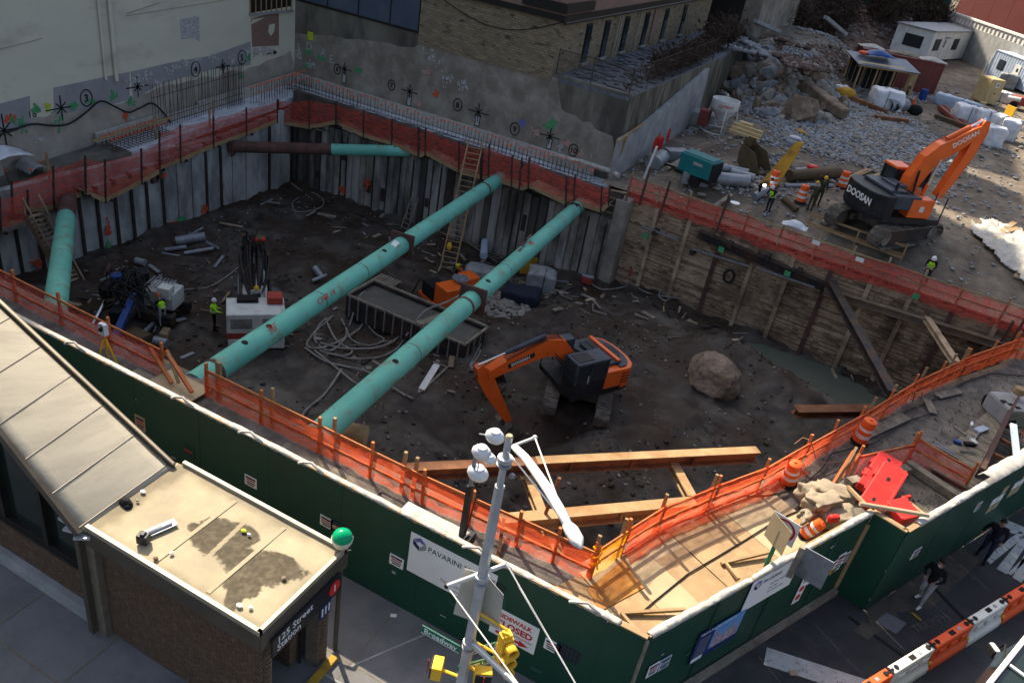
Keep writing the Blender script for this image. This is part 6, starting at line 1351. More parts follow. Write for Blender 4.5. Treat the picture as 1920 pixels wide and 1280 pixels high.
  for q in range(5):
   y = -.46+.23*q; p = Vector((pr[-1][0],y,pr[-1][1])); p2 = p+Vector(((-1)*c*.2-(.0)*s_,0,-.2*s_)); bt(MB().beam(p,p2,.08,.06), 'bucket_tooth','chrome', HR_, par=bu)
  bt(MB().beam((e[0],0,e[1]),(pr[1][0],0,pr[1][1]),.3,.12), 'linkage','steel_dark', HR_, par=bu)
 k = i2
 a_,b_ = bpts[i2],bpts[min(i2+2,len(bpts)-1)]
 dvec = Vector((b_[0]-a_[0],0,b_[1]-a_[1])).normalized()
 side = 1 if style != 'big' else -1
 n_ = Vector((0,side,0))
 mid = Vector((a_[0]*.35+b_[0]*.65,side*.235,a_[1]*.35+b_[1]*.65))
 xdir = -dvec if side == 1 else dvec
 T = HR_ @ frame_mat(mid,xdir,n_)
 if style != 'big':
  o = MB().box((0,0,0),(1.35,.24,.006),T=T).build('name_plate','black_paint',t,local=True)
 lettering('DOOSAN', .22 if style!='big' else .3, T@Matrix.Translation((-.52,-.08,.005)), 'print_white', t, bold=.006, local=True)
 return t
def arm_rz(px,py,o,yaw,sc):
 n = Vector((-math.sin(yaw),math.cos(yaw))); d = _ray(px,py); t = (n.x*o.x+n.y*o.y)/(n.x*d[0]+n.y*d[1]); return (((d[0]*t-o.x)*math.cos(yaw)+(d[1]*t-o.y)*math.sin(yaw))/sc,(HC+d[2]*t-o.z)/sc)
e1c = Vector((-9.6,34.25,-6.25)); S1_,Y1_ = 1.12,R_(240)
def ar1(px,py): return arm_rz(px,py,e1c,Y1_,S1_)
bo1 = ([(-.1,1.75),ar1(1062,668),ar1(1045,648),ar1(1022,648),ar1(990,662),ar1(945,683),ar1(912,700)],[.25,.36,.42,.40,.34,.27,.20])
st1 = ([ar1(896,686),ar1(906,702),ar1(920,732),ar1(937,762),ar1(951,786)],[.12,.34,.30,.22,.14])
EX1 = excavator('orange excavator with dark cab digging in the middle of the pit', e1c, Y1_, R_(-73), S1_, bo1, st1, R_(-35), 'small')
e2c = G(1650,436); e2c.z = terr(e2c.x,e2c.y)
S2_,Y2_ = 1.36,R_(40)
def ar2(px,py): return arm_rz(px,py,e2c,Y2_,S2_)
bo2 = ([ar2(1688,372),ar2(1710,335),ar2(1738,300),ar2(1762,282),ar2(1790,268),ar2(1820,250),ar2(1842,240)],[.26,.36,.40,.40,.34,.28,.2])
st2 = ([ar2(1848,226),ar2(1838,244),ar2(1812,290),ar2(1780,335),ar2(1756,368)],[.12,.28,.26,.2,.14])
EX2 = excavator('large orange excavator with black counterweight parked at the edge of the upper yard', e2c, Y2_, R_(58), S2_, bo2, st2, R_(-20), 'big', bucket=False)
# ================================================================== green tube struts
def strut(label, a, b, r, m='green_pipe', collars=(), ends=True, brown=None):
 a, b = Vector(a), Vector(b); d = (b-a).normalized(); t = thing('tube_strut', label, 'steel strut', a)
 if brown:
  s0,s1 = brown; p,q = a.lerp(b,s0),a.lerp(b,s1)
  MB().tube([p,q],r,28).build('tube','steel_brown',t,smooth=True); others = [(0,s0),(s1,1)]
  for x,y in others:
   if y-x > .01: MB().tube([a.lerp(b,x),a.lerp(b,y)],r*1.005,28).build('tube',m,t,smooth=True)
 else: MB().tube([a,b],r,28).build('tube',m,t,smooth=True)
 for s,kind in collars:
  c = a.lerp(b,s)
  if kind == 'plate':
   up = Vector((0,0,1)); y = up.cross(d).normalized(); z = d.cross(y); Q = Matrix((d,y,z)).transposed()
   MB().box(c,(.08,r*2.9,r*2.9),rot=Q).build('flange_plate','steel_brown',t)
   MB().box(c+d*.14,(.06,r*2.7,r*2.7),rot=Q).build('flange_plate','steel_brown',t)
  elif kind == 'seam': MB().tube([c-d*.02,c+d*.02],r*1.012,28).build('weld_seam','green_pipe' if s*7%1<.5 else 'steel_brown',t,smooth=True)
  elif kind == 'band': MB().tube([c-d*.09,c+d*.09],r*1.04,28).build('weld_band','steel_brown',t,smooth=True)
  elif kind == 'hole':
   y = Vector((0,0,1)).cross(d).normalized(); o = c+Vector((0,0,r*.97))-y*r*.2; MB().lathe([(.13,-.01),(.13,.012)],14,T=frame_mat(o,d,(y*-.2+Vector((0,0,1))))).build('bolt_hole','rubber',t)
 return t
s1a,s1b = PY(590,822,16.9),PY(1088,384,48.3); s2a,s2b = PY(362,722,16.9),PY(938,335,48.3)
S1 = strut('right-hand long green tube strut across the pit, ending beside the corner column', s1a, s1b, .47, collars=((.42,'plate'),(.39,'band'),(.17,'hole'),(.47,'hole'),(.955,'band'),(.22,'seam'),(.55,'seam'),(.72,'seam'),(.84,'seam')))
S2 = strut('left-hand long green tube strut across the pit, with orange chalk lettering', s2a, s2b, .47, collars=((.52,'plate'),(.035,'band'),(.45,'hole'),(.09,'hole'),(.14,'hole'),(.9,'band'),(.26,'seam'),(.38,'seam'),(.63,'seam'),(.78,'seam')))
def strut_text(t,a,b,s,txt,size,m,roll=.55):
 a,b = Vector(a),Vector(b); d = (b-a).normalized(); y = Vector((0,0,1)).cross(d).normalized(); z = d.cross(y)
 n = (z*math.cos(roll)-(y if y.y>0 else y)*math.sin(roll)*(1 if y.y>0 else -1))
 n = (z*math.cos(roll)+Vector((d.y,-d.x,0)).normalized()*math.sin(roll)).normalized()
 c = a.lerp(b,s)+n*.475; lettering(txt,size,frame_mat(c,d,n),m,t)
strut_text(S2, s2a, s2b, .13, "30'", .5, 'mark_red', .9); strut_text(S2, s2a, s2b, .24, 'CNR 14', .42, 'mark_red', 1.15)
strut_text(S1, s1a, s1b, .66, '14', .5, 'mark_red', .5)
o = MB().box(s1a.lerp(s1b,.95)+Vector((0,0,.44)),(.5,.5,.06)).build('end_marking','rubber',S1)
T = frame_mat(s2a.lerp(s2b,.485)+Vector((.15,-.2,.44)), (s2b-s2a).normalized(), (.35,-.35,.9)); MB().box((0,0,.0),(.8,.3,.01),T=T).build('sticker','print_white',S2)
T = frame_mat(s1a.lerp(s1b,.62)+Vector((-.0,.0,.47)),(s1b-s1a).normalized(),(0,-.1,1))
for k in range(4): MB().box((k*.9-.9,.05*k,.0),(.7,.14,.008),T=T).build('scuff_mark','steel_brown',S1)
a,b = PX(128,372,-40.9),PY(100,612,17.0)
strut('green corner tube strut at the left edge with a brown upper end', b, a, .46, brown=(.80,1.0), collars=((.8,'band'),))
a,b = PX(428,275,-41.0),PY(768,284,48.2)
strut('level corner strut at the far left, half brown half green', a, b, .40, brown=(0,.56), collars=((.56,'band'),(.02,'plate')))
PE = tag(MB().tube([P(632,826,-1.6)+Vector((-.3,.3,0)),P(650,830,-1.6)+Vector((.4,.6,0))],.5,20).build('pipe_end','steel_tan',None,smooth=True), 'short tan pipe end below the near orange fence beside the strut','pipe')
# ================================================================== rusty I-beams in the near corner
def beam_thing(label, a, b, w, h, m, up=(0,0,1), stiff=()):
 t = thing('steel_beam', label, 'steel beam', a); MB().ibeam(a,b,w,h,.05,up=up).build('flange_beam',m,t)
 for s in stiff:
  c = Vector(a).lerp(Vector(b),s); d = (Vector(b)-Vector(a)).normalized(); MB().beam(c-d*.02, c+d*.02, w*.95, h*.95).build('stiffener',m,t)
 return t
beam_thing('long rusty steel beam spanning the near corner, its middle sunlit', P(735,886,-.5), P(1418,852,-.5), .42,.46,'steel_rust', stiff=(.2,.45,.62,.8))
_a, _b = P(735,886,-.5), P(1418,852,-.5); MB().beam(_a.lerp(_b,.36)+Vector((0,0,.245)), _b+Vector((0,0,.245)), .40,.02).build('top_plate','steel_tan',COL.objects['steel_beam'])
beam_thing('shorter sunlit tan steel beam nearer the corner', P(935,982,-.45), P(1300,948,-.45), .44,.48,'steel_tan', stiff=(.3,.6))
beam_thing('thin rusty cross beam running from the long beam to the near orange fence', P(985,888,-.9), P(1052,1058,-.9), .32,.34,'steel_tan', stiff=(.22,))
beam_thing('short tan cross beam between the two big beams, right one', P(1262,872,-.8), P(1296,935,-.8), .34,.32,'steel_tan')
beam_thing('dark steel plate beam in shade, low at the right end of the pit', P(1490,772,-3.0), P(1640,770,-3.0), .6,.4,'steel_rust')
RP = tag(MB().beam(P(932,1052,.0), P(945,972,.4)+Vector((0,0,0)), .1,.1).build('rusty_post','steel_rust',None), 'upright rusty angle post beside the light pole','post')
RP2 = tag(MB().tube([P(1023,962,-.2), P(1030,962,-.2)+Vector((.05,0,1.5))],.06,8).build('rusty_pipe','steel_rust',None), 'short upright rusty pipe on the tan steel beam','pipe')
A1 = onlag(1556,530,.4); B1 = P(1672,740,-1.2)
beam_thing('long dark diagonal steel beam from the lagging to the right edge', A1, B1, .5,.42,'steel_dark')
A2 = onlag(1737,597,.4); B2 = P(1793,682,-1.2)
beam_thing('shorter brown diagonal steel beam right of the long one', A2, B2, .36,.32,'timber_old_b')
# ================================================================== rocks
def rock_mesh(seed,m,sub=2):
 bm = bmesh.new(); bmesh.ops.create_icosphere(bm,subdivisions=sub,radius=1); rr = random.Random(seed)
 planes = [(Vector((rr.gauss(0,1),rr.gauss(0,1),rr.gauss(0,1))).normalized(),rr.uniform(.55,.88)) for _ in range(11)]
 for v in bm.verts:
  p = v.co.normalized(); r = 1
  for n,d in planes:
   k = p.dot(n)
   if k > .01: r = min(r,d/k)
  v.co = p*r*(1+.07*noise.noise(p*2.5+Vector((seed,0,0)))+.035*noise.noise(p*6+Vector((seed,3,0)))+(.02*noise.noise(p*14)+.015*noise.noise(p*30) if sub>3 else 0))
 me = bpy.data.meshes.new('rock'); bm.to_mesh(me); bm.free(); me.materials.append(M[m]); return me
def rock_thing(name, label, px, py, r, m, seed, z=None, sq=(1,1,.8), cat='boulder', sub=3):
 me = rock_mesh(seed,m,sub); c = G(px,py) if z is None else P(px,py,z)
 o = link(name,me); o.location = c+Vector((0,0,r*sq[2]*.45)); o.scale = (r*sq[0],r*sq[1],r*sq[2]); o.rotation_euler = (0,0,seed);
 return tag(o, label, cat)
rock_thing('boulder','big pale and brown boulder lying in the pit right of the excavator',1325,728,1.75,'rock_brown',3,z=-6.35,sq=(1.0,.9,.85),sub=5)
rock_thing('boulder','huge rounded brown boulder at the foot of the rubble pile',1490,225,1.95,'rock_brown',8,sq=(1.0,.9,.95),sub=5)
rock_thing('boulder','grey slab stone at the edge of the puddle',1425,692,.5,'rock_grey',12,z=-6.2,sq=(1.4,.8,.7))
for k, (px,py,r,lb) in enumerate(((1447,133,1.5,'first rounded boulder in the row on top of the rubble'),(1460,150,1.6,'second rounded boulder in the row, below the first'),(1440,118,1.4,'upper rounded boulder nearest the broken slab'),(1472,135,1.7,'brown block behind the second rounded boulder'),(1478,155,1.3,'small grey boulder right of the row'),(1495,155,1.2,'pale boulder right of centre on the rubble'),(1535,155,2.2,'long tan boulder at the right end of the rubble crest'),(1505,135,2.0,'brown boulder on the crest behind the pale one'),(1548,180,1.6,'grey boulder on the right shoulder of the pile'),(1560,195,1.2,'low grey boulder at the right toe of the pile'),(1350,95,1.5,'grey block at the top left of the rubble'),(1345,125,1.2,'grey block beside the terrace wall foot'),(1315,150,1.3,'low grey block by the pale retaining wall'))):
 rock_thing('boulder',lb,px,py,r*.55,'rock_brown' if k in (1,3,6,7) else 'rock',20+k,sq=(1.1,.9,.85),sub=2)
RPL = thing('rubble_pile','broken concrete and stone rubble pile against the terrace wall','rubble', G(1400,200))
rr = random.Random(21); var = [rock_mesh(50+k,('rock','rock_grey','rock','rock_brown')[k%4],1) for k in range(10)]
def hill(px,py): return G(px,py)
n_ = 0
poly_r = [(1318,150),(1352,78),(1392,72),(1430,92),(1460,140),(1545,165),(1590,210),(1560,228),(1480,240),(1420,215),(1360,205),(1300,196)]
while n_ < 299:
 px,py = rr.uniform(1300,1590),rr.uniform(72,242)
 if not in_poly(px,py,poly_r): continue
 p = G(px,py); s = rr.uniform(.3,1.25)*(1.3 if py < 150 else .8); o = link('stone', rr.choice(var), RPL); o.matrix_parent_inverse = wm(RPL).inverted()
 o.location = p+Vector((0,0,s*.3)); o.rotation_euler = (rr.uniform(0,6),rr.uniform(0,6),rr.uniform(0,6)); o.scale = (s*rr.uniform(.7,1.3),s,s*rr.uniform(.5,.9)); n_ += 1
def scatter(name, n, sampler, s0, s1, m, label=None, cat=None, parent=None, seed=1):
 rr = random.Random(seed); tv = [];
 for k in range(5):
  me = rock_mesh(seed*10+k, 'rock', 1);
  if k < 5: tv.append((np.array([v.co[:] for v in me.vertices]),np.array([p.vertices[:] for p in me.polygons]))); bpy.data.meshes.remove(me)
 V,Fc,off = [],[],0
 for i in range(n):
  c,sc_ = sampler(rr); s = (s0+(s1-s0)*rr.random()**2.2)*sc_; v,f = tv[i%5]; a = rr.uniform(0,6.28); ca,sa = math.cos(a),math.sin(a)
  q = v*np.array([s*rr.uniform(.8,1.4),s,s*rr.uniform(.4,.8)]); q = np.stack([q[:,0]*ca-q[:,1]*sa,q[:,0]*sa+q[:,1]*ca,q[:,2]],1)+np.array([c[0],c[1],c[2]+s*.15])
  V.append(q); Fc.append(f+off); off += len(v)
 V = np.concatenate(V); Fc = np.concatenate(Fc); me = bpy.data.meshes.new(name); me.vertices.add(len(V)); me.vertices.foreach_set('co', V.ravel())
 me.loops.add(len(Fc)*3); me.loops.foreach_set('vertex_index', Fc.ravel().astype(np.int32)); me.polygons.add(len(Fc)); me.polygons.foreach_set('loop_start', np.arange(0,len(Fc)*3,3,dtype=np.int32)); me.update(); me.validate()
 me.materials.append(M[m]); o = link(name, me, parent); o['kind'] = 'stuff'
 if label: tag(o, label, cat)
 return o
def in_pix(poly,x0,x1,y0,y1,persp=True):
 def f(rr):
  while True:
   px,py = rr.uniform(x0,x1),rr.uniform(y0,y1)
   if in_poly(px,py,poly): return Gf(px,py),1.0
 return f
_gc = {}
def Gf(px,py):
 d = _ray(px,py); t = (.5-HC)/d[2]; z = .5
 for _ in range(6):
  x,y = d[0]*t,d[1]*t; z = terr(x,y); t = (z-HC)/d[2]
 return Vector((d[0]*t,d[1]*t,z))
scatter('rubble_stones', 8500, in_pix(poly_r,1300,1590,72,242), .10,.55,'rock_grey', parent=RPL, seed=2)
def yardp(rr):
 while True:
  x,y = rr.uniform(-15.5,14),rr.uniform(51,112)
  k = nz(x,y,.12,3,31)*.7+ .55*math.exp(-(((x+4)/8)**2+((y-77)/10)**2))-.25*sst(68,58,y)*sst(-6,0,x)-.25*sst(3,8,x)
  if rr.random() < max(.02,min(1,.06+k*1.6)): return Vector((x,y,terr(x,y)+.03)),1.0
scatter('gravel', 20000, yardp, .05,.20,'gravel', seed=3)
scatter('gravel', 2600, yardp, .12,.42,'rock', seed=4)
scatter('brown_rubble', 3000, in_pix([(1425,60),(1570,78),(1612,150),(1560,185),(1480,130),(1440,95)],1420,1615,55,190), .1,.5,'bank', seed=15); scatter('brown_rubble', 900, in_pix([(1425,60),(1570,78),(1612,150),(1560,185),(1480,130),(1440,95)],1420,1615,55,190), .1,.45,'rock', seed=16)
def pitp(rr):
 while True:
  x,y = rr.uniform(-40,10),rr.uniform(17,48)
  if in_poly(x,y,PIT) and rr.random() < .25+nz(x,y,.3,3,7): return Vector((x,y,pit_z(x,y))),1.0
scatter('loose_stones', 1500, pitp, .03,.13,'rock', seed=5); scatter('mud_clods', 3200, pitp, .04,.17,'mud', seed=6)
def pilep(rr):
 a = rr.uniform(0,6.28); r = rr.random(); x,y = -17.6+1.6*r*math.cos(a),41.0+1.6*r*math.sin(a); return Vector((x,y,pit_z(x,y)+.35*(1-r))),1.0
scatter('dirt', 1, lambda rr:(Vector((-60,-20,-.3)),1), .1,.1,'dirt', seed=9) if False else None
scatter('broken_rubble', 650, pilep, .08,.30,'rock','heap of broken rubble between the strut flange and mud box','rubble', seed=7)
def dirtp(rr):
 while True:
  x,y = rr.uniform(-2,11),rr.uniform(17,46); s = (Vector((x,y))-HA).dot(nr)
  if not in_poly(x,y,PIT) and s < -.3 and (Vector((x,y))-HA).dot(dr) > 9.5: return Vector((x,y,0)),1.0
scatter('soil_clods', 1500, dirtp, .015,.06,'dirt', seed=8)
def bankf(u,v):
 x = -21+u*26; y = 104+v*56+4*nz(u*3,v*3,1,2,4); z = terr(x,y)+.2+(2.6*sst(.05,.6,v)+.9*nz(u*9,v*9,1,4,3))*(1-sst(-7,-1,x-.22*(y-132)))-.8*sst(-8,-2,x-.22*(y-132))
 return Vector((x,y,z-.6*(1-v)))
BK = MB().sheet(bankf,60,50).build('hillside','bank',None,smooth=True); BK['kind'] = 'structure'
def bankp(rr):
 u,v = rr.random(),rr.random(); return bankf(u,v),1.0
scatter('bank_stones', 2600, bankp, .1,.6,'bank', seed=11); scatter('bank_stones', 700, bankp, .12,.55,'rock', seed=12)
def brush_at(label, cx, cy, w, d, h, n, seed, zf, name='bare_brush', lf=3):
 rr = random.Random(seed); mb = MB()
 t = thing(name, label, 'brush', (cx,cy,zf(cx,cy)))
 for k in range(n):
  x,y = cx+rr.gauss(0,.4)*w,cy+rr.gauss(0,.4)*d; z = zf(x,y); p = Vector((x,y,z)); dv = Vector((rr.uniform(-.5,.5),rr.uniform(-.5,.5),1)).normalized(); L = h*rr.uniform(.5,1.1)
  pts = [p];
  for q in range(3): dv = (dv+Vector((rr.uniform(-.4,.4),rr.uniform(-.4,.4),rr.uniform(-.1,.2)))).normalized(); pts.append(pts[-1]+dv*L/3)
  mb.tube(pts,[.05,.035,.025,.012],3,cap=False)
  for q in range(7):
   a = pts[rr.randint(1,3)]; e = a+Vector((rr.uniform(-1,1),rr.uniform(-1,1),rr.uniform(.0,.9)))*L*.3; mb.tube([a,(a+e)/2+Vector((0,0,.05)),e],[.022,.018,.01],3,cap=False)
   for w in range(lf): c_ = a.lerp(e,rr.random())+Vector((rr.gauss(0,.25),rr.gauss(0,.25),rr.gauss(0,.2))); v1,v2 = Vector((rr.gauss(0,1),rr.gauss(0,1),rr.gauss(0,1)))*.13,Vector((rr.gauss(0,1),rr.gauss(0,1),rr.gauss(0,1)))*.13; mb.add([c_-v1,c_+v2,c_+v1],[(0,1,2)])
 o = mb.build('branches','brush',t); o['kind'] = 'stuff'; return t
bz = lambda x,y: bankf(max(0,min(1,(x+21)/26)),max(0,min(1,(y-104)/56))).z
for k, (cx,cy,w,d,h,n,lb) in enumerate(((-13,128,5,7,4.2,800,'dense brown bare brush at the left of the top bank'),(-7,139,6,8,4.5,800,'dense brown bare brush in the middle of the top bank'),(-1,150,5,7,4.5,600,'bare brush at the right end of the top bank, near the white wall'),(-17,117,3.5,7,3.6,700,'bare brush growing behind the broken slab'),)):
 brush_at(lb,cx,cy,w,d,h,n,40+k,bz)
brush_at('dark bare vines and brush overgrowing the slate terrace edge', -16.9,67,1.2,12,1.9,230,60,lambda x,y:5.2,lf=1)
brush_at('bare brush at the far end of the slate terrace', -17.5,82,2.6,8,2.6,230,61,lambda x,y:5.2,lf=1)
for k, (px,py,L,w,rx,rzz,lb) in enumerate(((1402,92,6,3,.5,.4,'tilted broken concrete slab above the rubble pile'),(1432,72,5,.6,.2,1.1,'long broken concrete coping above the slab'),(1520,55,6,.6,.3,.9,'pale broken coping leaning on the brush bank'),(1560,70,5,.6,.35,1.0,'second pale coping leaning right of the first'))):
 c = G(px,py)+Vector((0,0,1.3)); Q = Matrix.Rotation(rzz,3,'Z')@Matrix.Rotation(rx,3,'Y'); tag(MB().box(c,(L,w,.4),rot=Q).build('concrete_slab','conc_light' if k else 'conc_dark',None,bevel=.05), lb, 'slab')
c = G(1535,205)+Vector((0,0,.7)); tag(MB().beam(c+Vector((-2,1.5,.8)),c+Vector((2.4,-2,-.2)),1.3,.9).build('concrete_chunk','rock_brown',None,bevel=.15), 'long pinkish stone block leaning right of the huge boulder','stone block')
# ================================================================== upper yard objects
def corr_box(t, L, w, h, m, name='shell', z0=.15):
 n = int(L/.28); prof = []
 for k in range(n):
  x = -L/2+k*L/n; d = .035 if k%2 else 0; prof += [(x,d),(x+L/n,d)]
 ring = [(x,-w/2+d) for x,d in prof]+[(x,w/2-d) for x,d in reversed(prof)]
 k = len(ring); MB().add([(x,y,z0) for x,y in ring]+[(x,y,z0+h) for x,y in ring],[(i,(i+1)%k,k+(i+1)%k,k+i) for i in range(k)]+[tuple(range(k,2*k))]).build(name,m,t,local=True)
 for x in (-L/2,L/2):
  for y in (-w/2,w/2): MB().box((x,y,z0+h/2),(.14,.14,h+.04)).build('corner_post',m,t,local=True)
 for y in (-w/2,w/2): MB().box((0,y,z0+h),(L,.1,.1)).box((0,y,z0+.05),(L,.1,.1)).build('side_rail',m,t,local=True)
fa,fb,fc = P(1733,118,2.3),P(1678,98,2.3),P(1850,110,2.3)
fa = G(1733,120);
dirL = (P(1852,112,2.5)-P(1733,120,2.5)); dirL.z = 0; dirL.normalize(); dn_ = Vector((-dirL.y,dirL.x,0))
TRL = thing('site_trailer','long white site office trailer with dark windows and a grey roof','trailer',fa+dirL*9.2+dn_*1.9, math.atan2(dirL.y,dirL.x))
L,w,h = 18.4,4.0,3.1; TRL.scale = (1.38,1.3,1.2); TRL.location += dirL*3.6+dn_*.9
MB().box((0,0,.3+h/2),(L,w,h)).build('wall','white_paint',TRL,local=True); MB().box((0,0,.3+h+.06),(L+.3,w+.3,.14)).build('roof','grey_metal',TRL,local=True)
MB().box((0,0,.15),(L-1,w-.6,.3)).build('chassis','rubber',TRL,local=True)
for x in (-7.6,-2.6,2.0,8.0): wo = MB().box((x,-w/2-.02,2.0),(1.5,.05,1.25)).build('window','frame_black',TRL,local=True); MB().box((x,-w/2-.05,2.0),(1.3,.03,1.05)).build('pane','glass',wo,local=True)
wo = MB().box((-L/2-.02,-.1,2.0),(.05,2.0,1.3)).build('window','frame_black',TRL,local=True); MB().box((-L/2-.05,-.1,2.0),(.03,1.8,1.1)).build('pane','glass',wo,local=True)
for x in (-5.6,5.6): d_ = MB().box((x,-w/2-.02,1.55),(1.0,.05,2.3)).build('door','white_paint',TRL,local=True); MB().box((x-.15,-w/2-.06,2.1),(.25,.03,.8)).build('door_window','glass',d_,local=True); MB().box((x,-w/2-.2,2.8),(1.1,.4,.05)).build('canopy','grey_metal',d_,local=True)
for k in range(9): MB().box((-L/2+1+k*2.05,-w/2-.012,1.85),(.05,.02,3.0)).build('panel_seam','cream_paint',TRL,local=True)
ST = thing('trailer_steps','wooden steps with dark handrails at the white trailer door','steps',TRL.location+dirL*3.6-dn_*3.3, math.atan2(dirL.y,dirL.x))
for k in range(5): MB().box((-.6-.32*k,0,1.0-.19*k),(.32,1.3,.06)).build('tread','timber_grey',ST,local=True)
MB().box((.5,0,1.05),(1.9,1.4,.08)).build('landing','timber_grey',ST,local=True)
for y in (-.65,.65): MB().tube([(1.4,y,2.1),(-.4,y,2.1),(-2.1,y,1.1)],.04,6).build('handrail','rubber',ST,local=True); MB().beam((1.4,y,0),(1.4,y,2.1),.08,.08).beam((-.4,y,0),(-.4,y,2.1),.08,.08).beam((-2.1,y,0),(-2.1,y,1.1),.08,.08).build('post','rubber',ST,local=True)
ga = G(1848,144); dirB = P(1908,170,2.4)-P(1848,144,2.4); dirB.z = 0; dirB.normalize()
CB_ = thing('container_office','pale blue corrugated container office with a white door at the right edge','container',ga+dirB*4.4+Vector((-dirB.y,dirB.x,0))*1.5, math.atan2(dirB.y,dirB.x))
corr_box(CB_, 9.0,3.0,3.3,'container_blue'); MB().box((0,0,3.5),(9,3,.06)).build('roof','container_blue',CB_,local=True)
wo = MB().box((-2.2,-1.5,2.0),(1.4,.1,1.2)).build('window','frame_black',CB_,local=True); MB().box((-2.2,-1.56,2.0),(1.2,.03,1.0)).build('pane','glass',wo,local=True)
d_ = MB().box((1.4,-1.5,1.45),(1.2,.12,2.5)).build('door','white_paint',CB_,local=True); MB().box((1.5,-1.57,2.1),(.4,.03,.4)).build('door_window','glass',d_,local=True)
FX = tag(MB().lathe([(.12,0),(.13,.05),(.13,.6),(.05,.75)],10,c=tuple(G(1885,152)+Vector((0,0,.3)))).build('fire_extinguisher','red_paint',None,smooth=True),'red extinguisher standing by the pale blue container office','extinguisher')
ra,rb_ = G(1748,182),G(1640,160)
dR = ra-rb_; dR.z = 0; dR.normalize(); nR = Vector((dR.y,-dR.x,0))
RC = thing('shipping_container','dark red corrugated shipping container with a pale green door end','container',ra-dR*4.4-nR*1.9, math.atan2(dR.y,dR.x))
corr_box(RC,8.8,3.3,3.3,'container_red'); MB().box((0,0,3.46),(8.8,3.3,.06)).build('roof','container_red',RC,local=True)
MB().box((4.45,.2,1.8),(.06,2.8,3.1)).build('door','cream_paint',RC,local=True); MB().box((4.5,.2,.95),(.03,2.4,1.1)).box((4.5,.2,2.2),(.02,.06,2.2)).build('door_print','mark_green',RC,local=True)
T = frame_mat((4.5,-.6,2.3),(0,1,0),(1,0,0)); lettering('HUB', .7, T, 'print_white', RC, local=True)
for k, (x,y,s_,m,lb) in enumerate(((-3.2,.6,1.3,'white_sheet','white sheeting bundle on the red container, left end'),(3.2,-.6,1.4,'white_sheet','white rimmed sheet of wood and plastic on the red container, right end'),(.3,.3,1.7,'timber_grey','grey boards and plastic lying in the middle of the red container roof'))):
 c = RC.location+dR*x-nR*y+Vector((0,0,3.55)); tag(MB().sheet(lambda u,v: c+dR*((u-.5)*2.2*s_)-nR*((v-.5)*1.3*s_)+Vector((0,0,.35*math.sin(math.pi*u)*math.sin(math.pi*v)+.12*nz(u*5,v*5,1.1,2,k))),12,8).build('sheeting_bundle',m,None,smooth=True,solid=.04), lb, 'sheeting')
sa,sb = G(1598,172),G(1690,192); dS = sb-sa; dS.z = 0; Ls = dS.length; dS.normalize(); nS = Vector((dS.y,-dS.x,0))
SHD = thing('timber_shelter','open fronted timber shelter with a blue grey tin roof and tarps','shelter',sa+dS*Ls/2-nS*1.5, math.atan2(dS.y,dS.x))
MB().box((0,1.4,1.5),(Ls,.1,3.0)).build('wall','rubber',SHD,local=True)
for x in (-Ls/2,-Ls/6,Ls/6,Ls/2):
 for y,h_ in ((-1.4,2.6),(1.3,3.1)): MB().box((x,y,h_/2),(.14,.14,h_)).build('post','timber',SHD,local=True)
MB().beam((-Ls/2-.4,-1.5,2.65),(Ls/2+.4,-1.5,2.65),.08,.22).build('eaves_board','timber',SHD,local=True)
Q = Matrix.Rotation(R_(10),3,'X'); MB().box((0,-.1,3.1),(Ls+1.2,3.7,.08),rot=Q).build('roof','clad_blue',SHD,local=True)
MB().box((-.6,-1.5,2.85),(Ls-.5,.9,.04),rot=Matrix.Rotation(R_(18),3,'X')).build('roof_sheet','tan_paint',SHD,local=True)
for k in range(9): MB().box((-Ls/2+.3+k*.62,1.3,1.4),(.06,.05,2.6)).build('wall_batten','timber_grey',SHD,local=True)
MB().box((Ls/2+.7,-.6,1.4),(1.4,.1,2.4),rz=.4).build('side_board','timber',SHD,local=True)
c = SHD.location+Vector((0,0,3.35)); tag(MB().sheet(lambda u,v: c+dS*((u-.6)*3.2)-nS*((v-.2)*2.0)+Vector((0,0,.3+.5*math.sin(math.pi*u)*math.sin(math.pi*v)+.1*nz(u*5,v*5,1.1,2,3))),10,8).build('blue_tarp','blue_tarp',None,smooth=True,solid=.03),'bright blue tarp over the shelter roof','tarp')
tag(MB().sphere(c+dS*-1.9-nS*.7+Vector((0,0,.25)),.5,10,6,sq=(1.3,.8,.4)).build('orange_cover','barrier_orange',None),'orange cover lying on the shelter roof left of the blue tarp','cover')
yb = G(1832,192); dY = Vector((.55,.83,0)).normalized()
YB = thing('yellow_genset','upright yellow equipment box with a small white panel','generator',yb+Vector((.6,.8,0)), R_(35))
MB().box((0,0,1.45),(1.7,2.3,2.7)).build('housing','tan_paint',YB,local=True,bevel=.12); MB().box((0,-1.17,2.2),(.45,.04,.5)).build('control_panel','sign_white',YB,local=True); MB().box((0,-1.19,2.2),(.3,.03,.35)).build('screen','print_grey',YB,local=True); MB().box((.0,-1.17,1.3),(.15,.03,.15)).build('socket','rubber',YB,local=True)
MB().beam((-.9,-1.4,.2),(-1.6,-1.9,.2),.5,.3).build('tow_bar','tan_paint',YB,local=True)
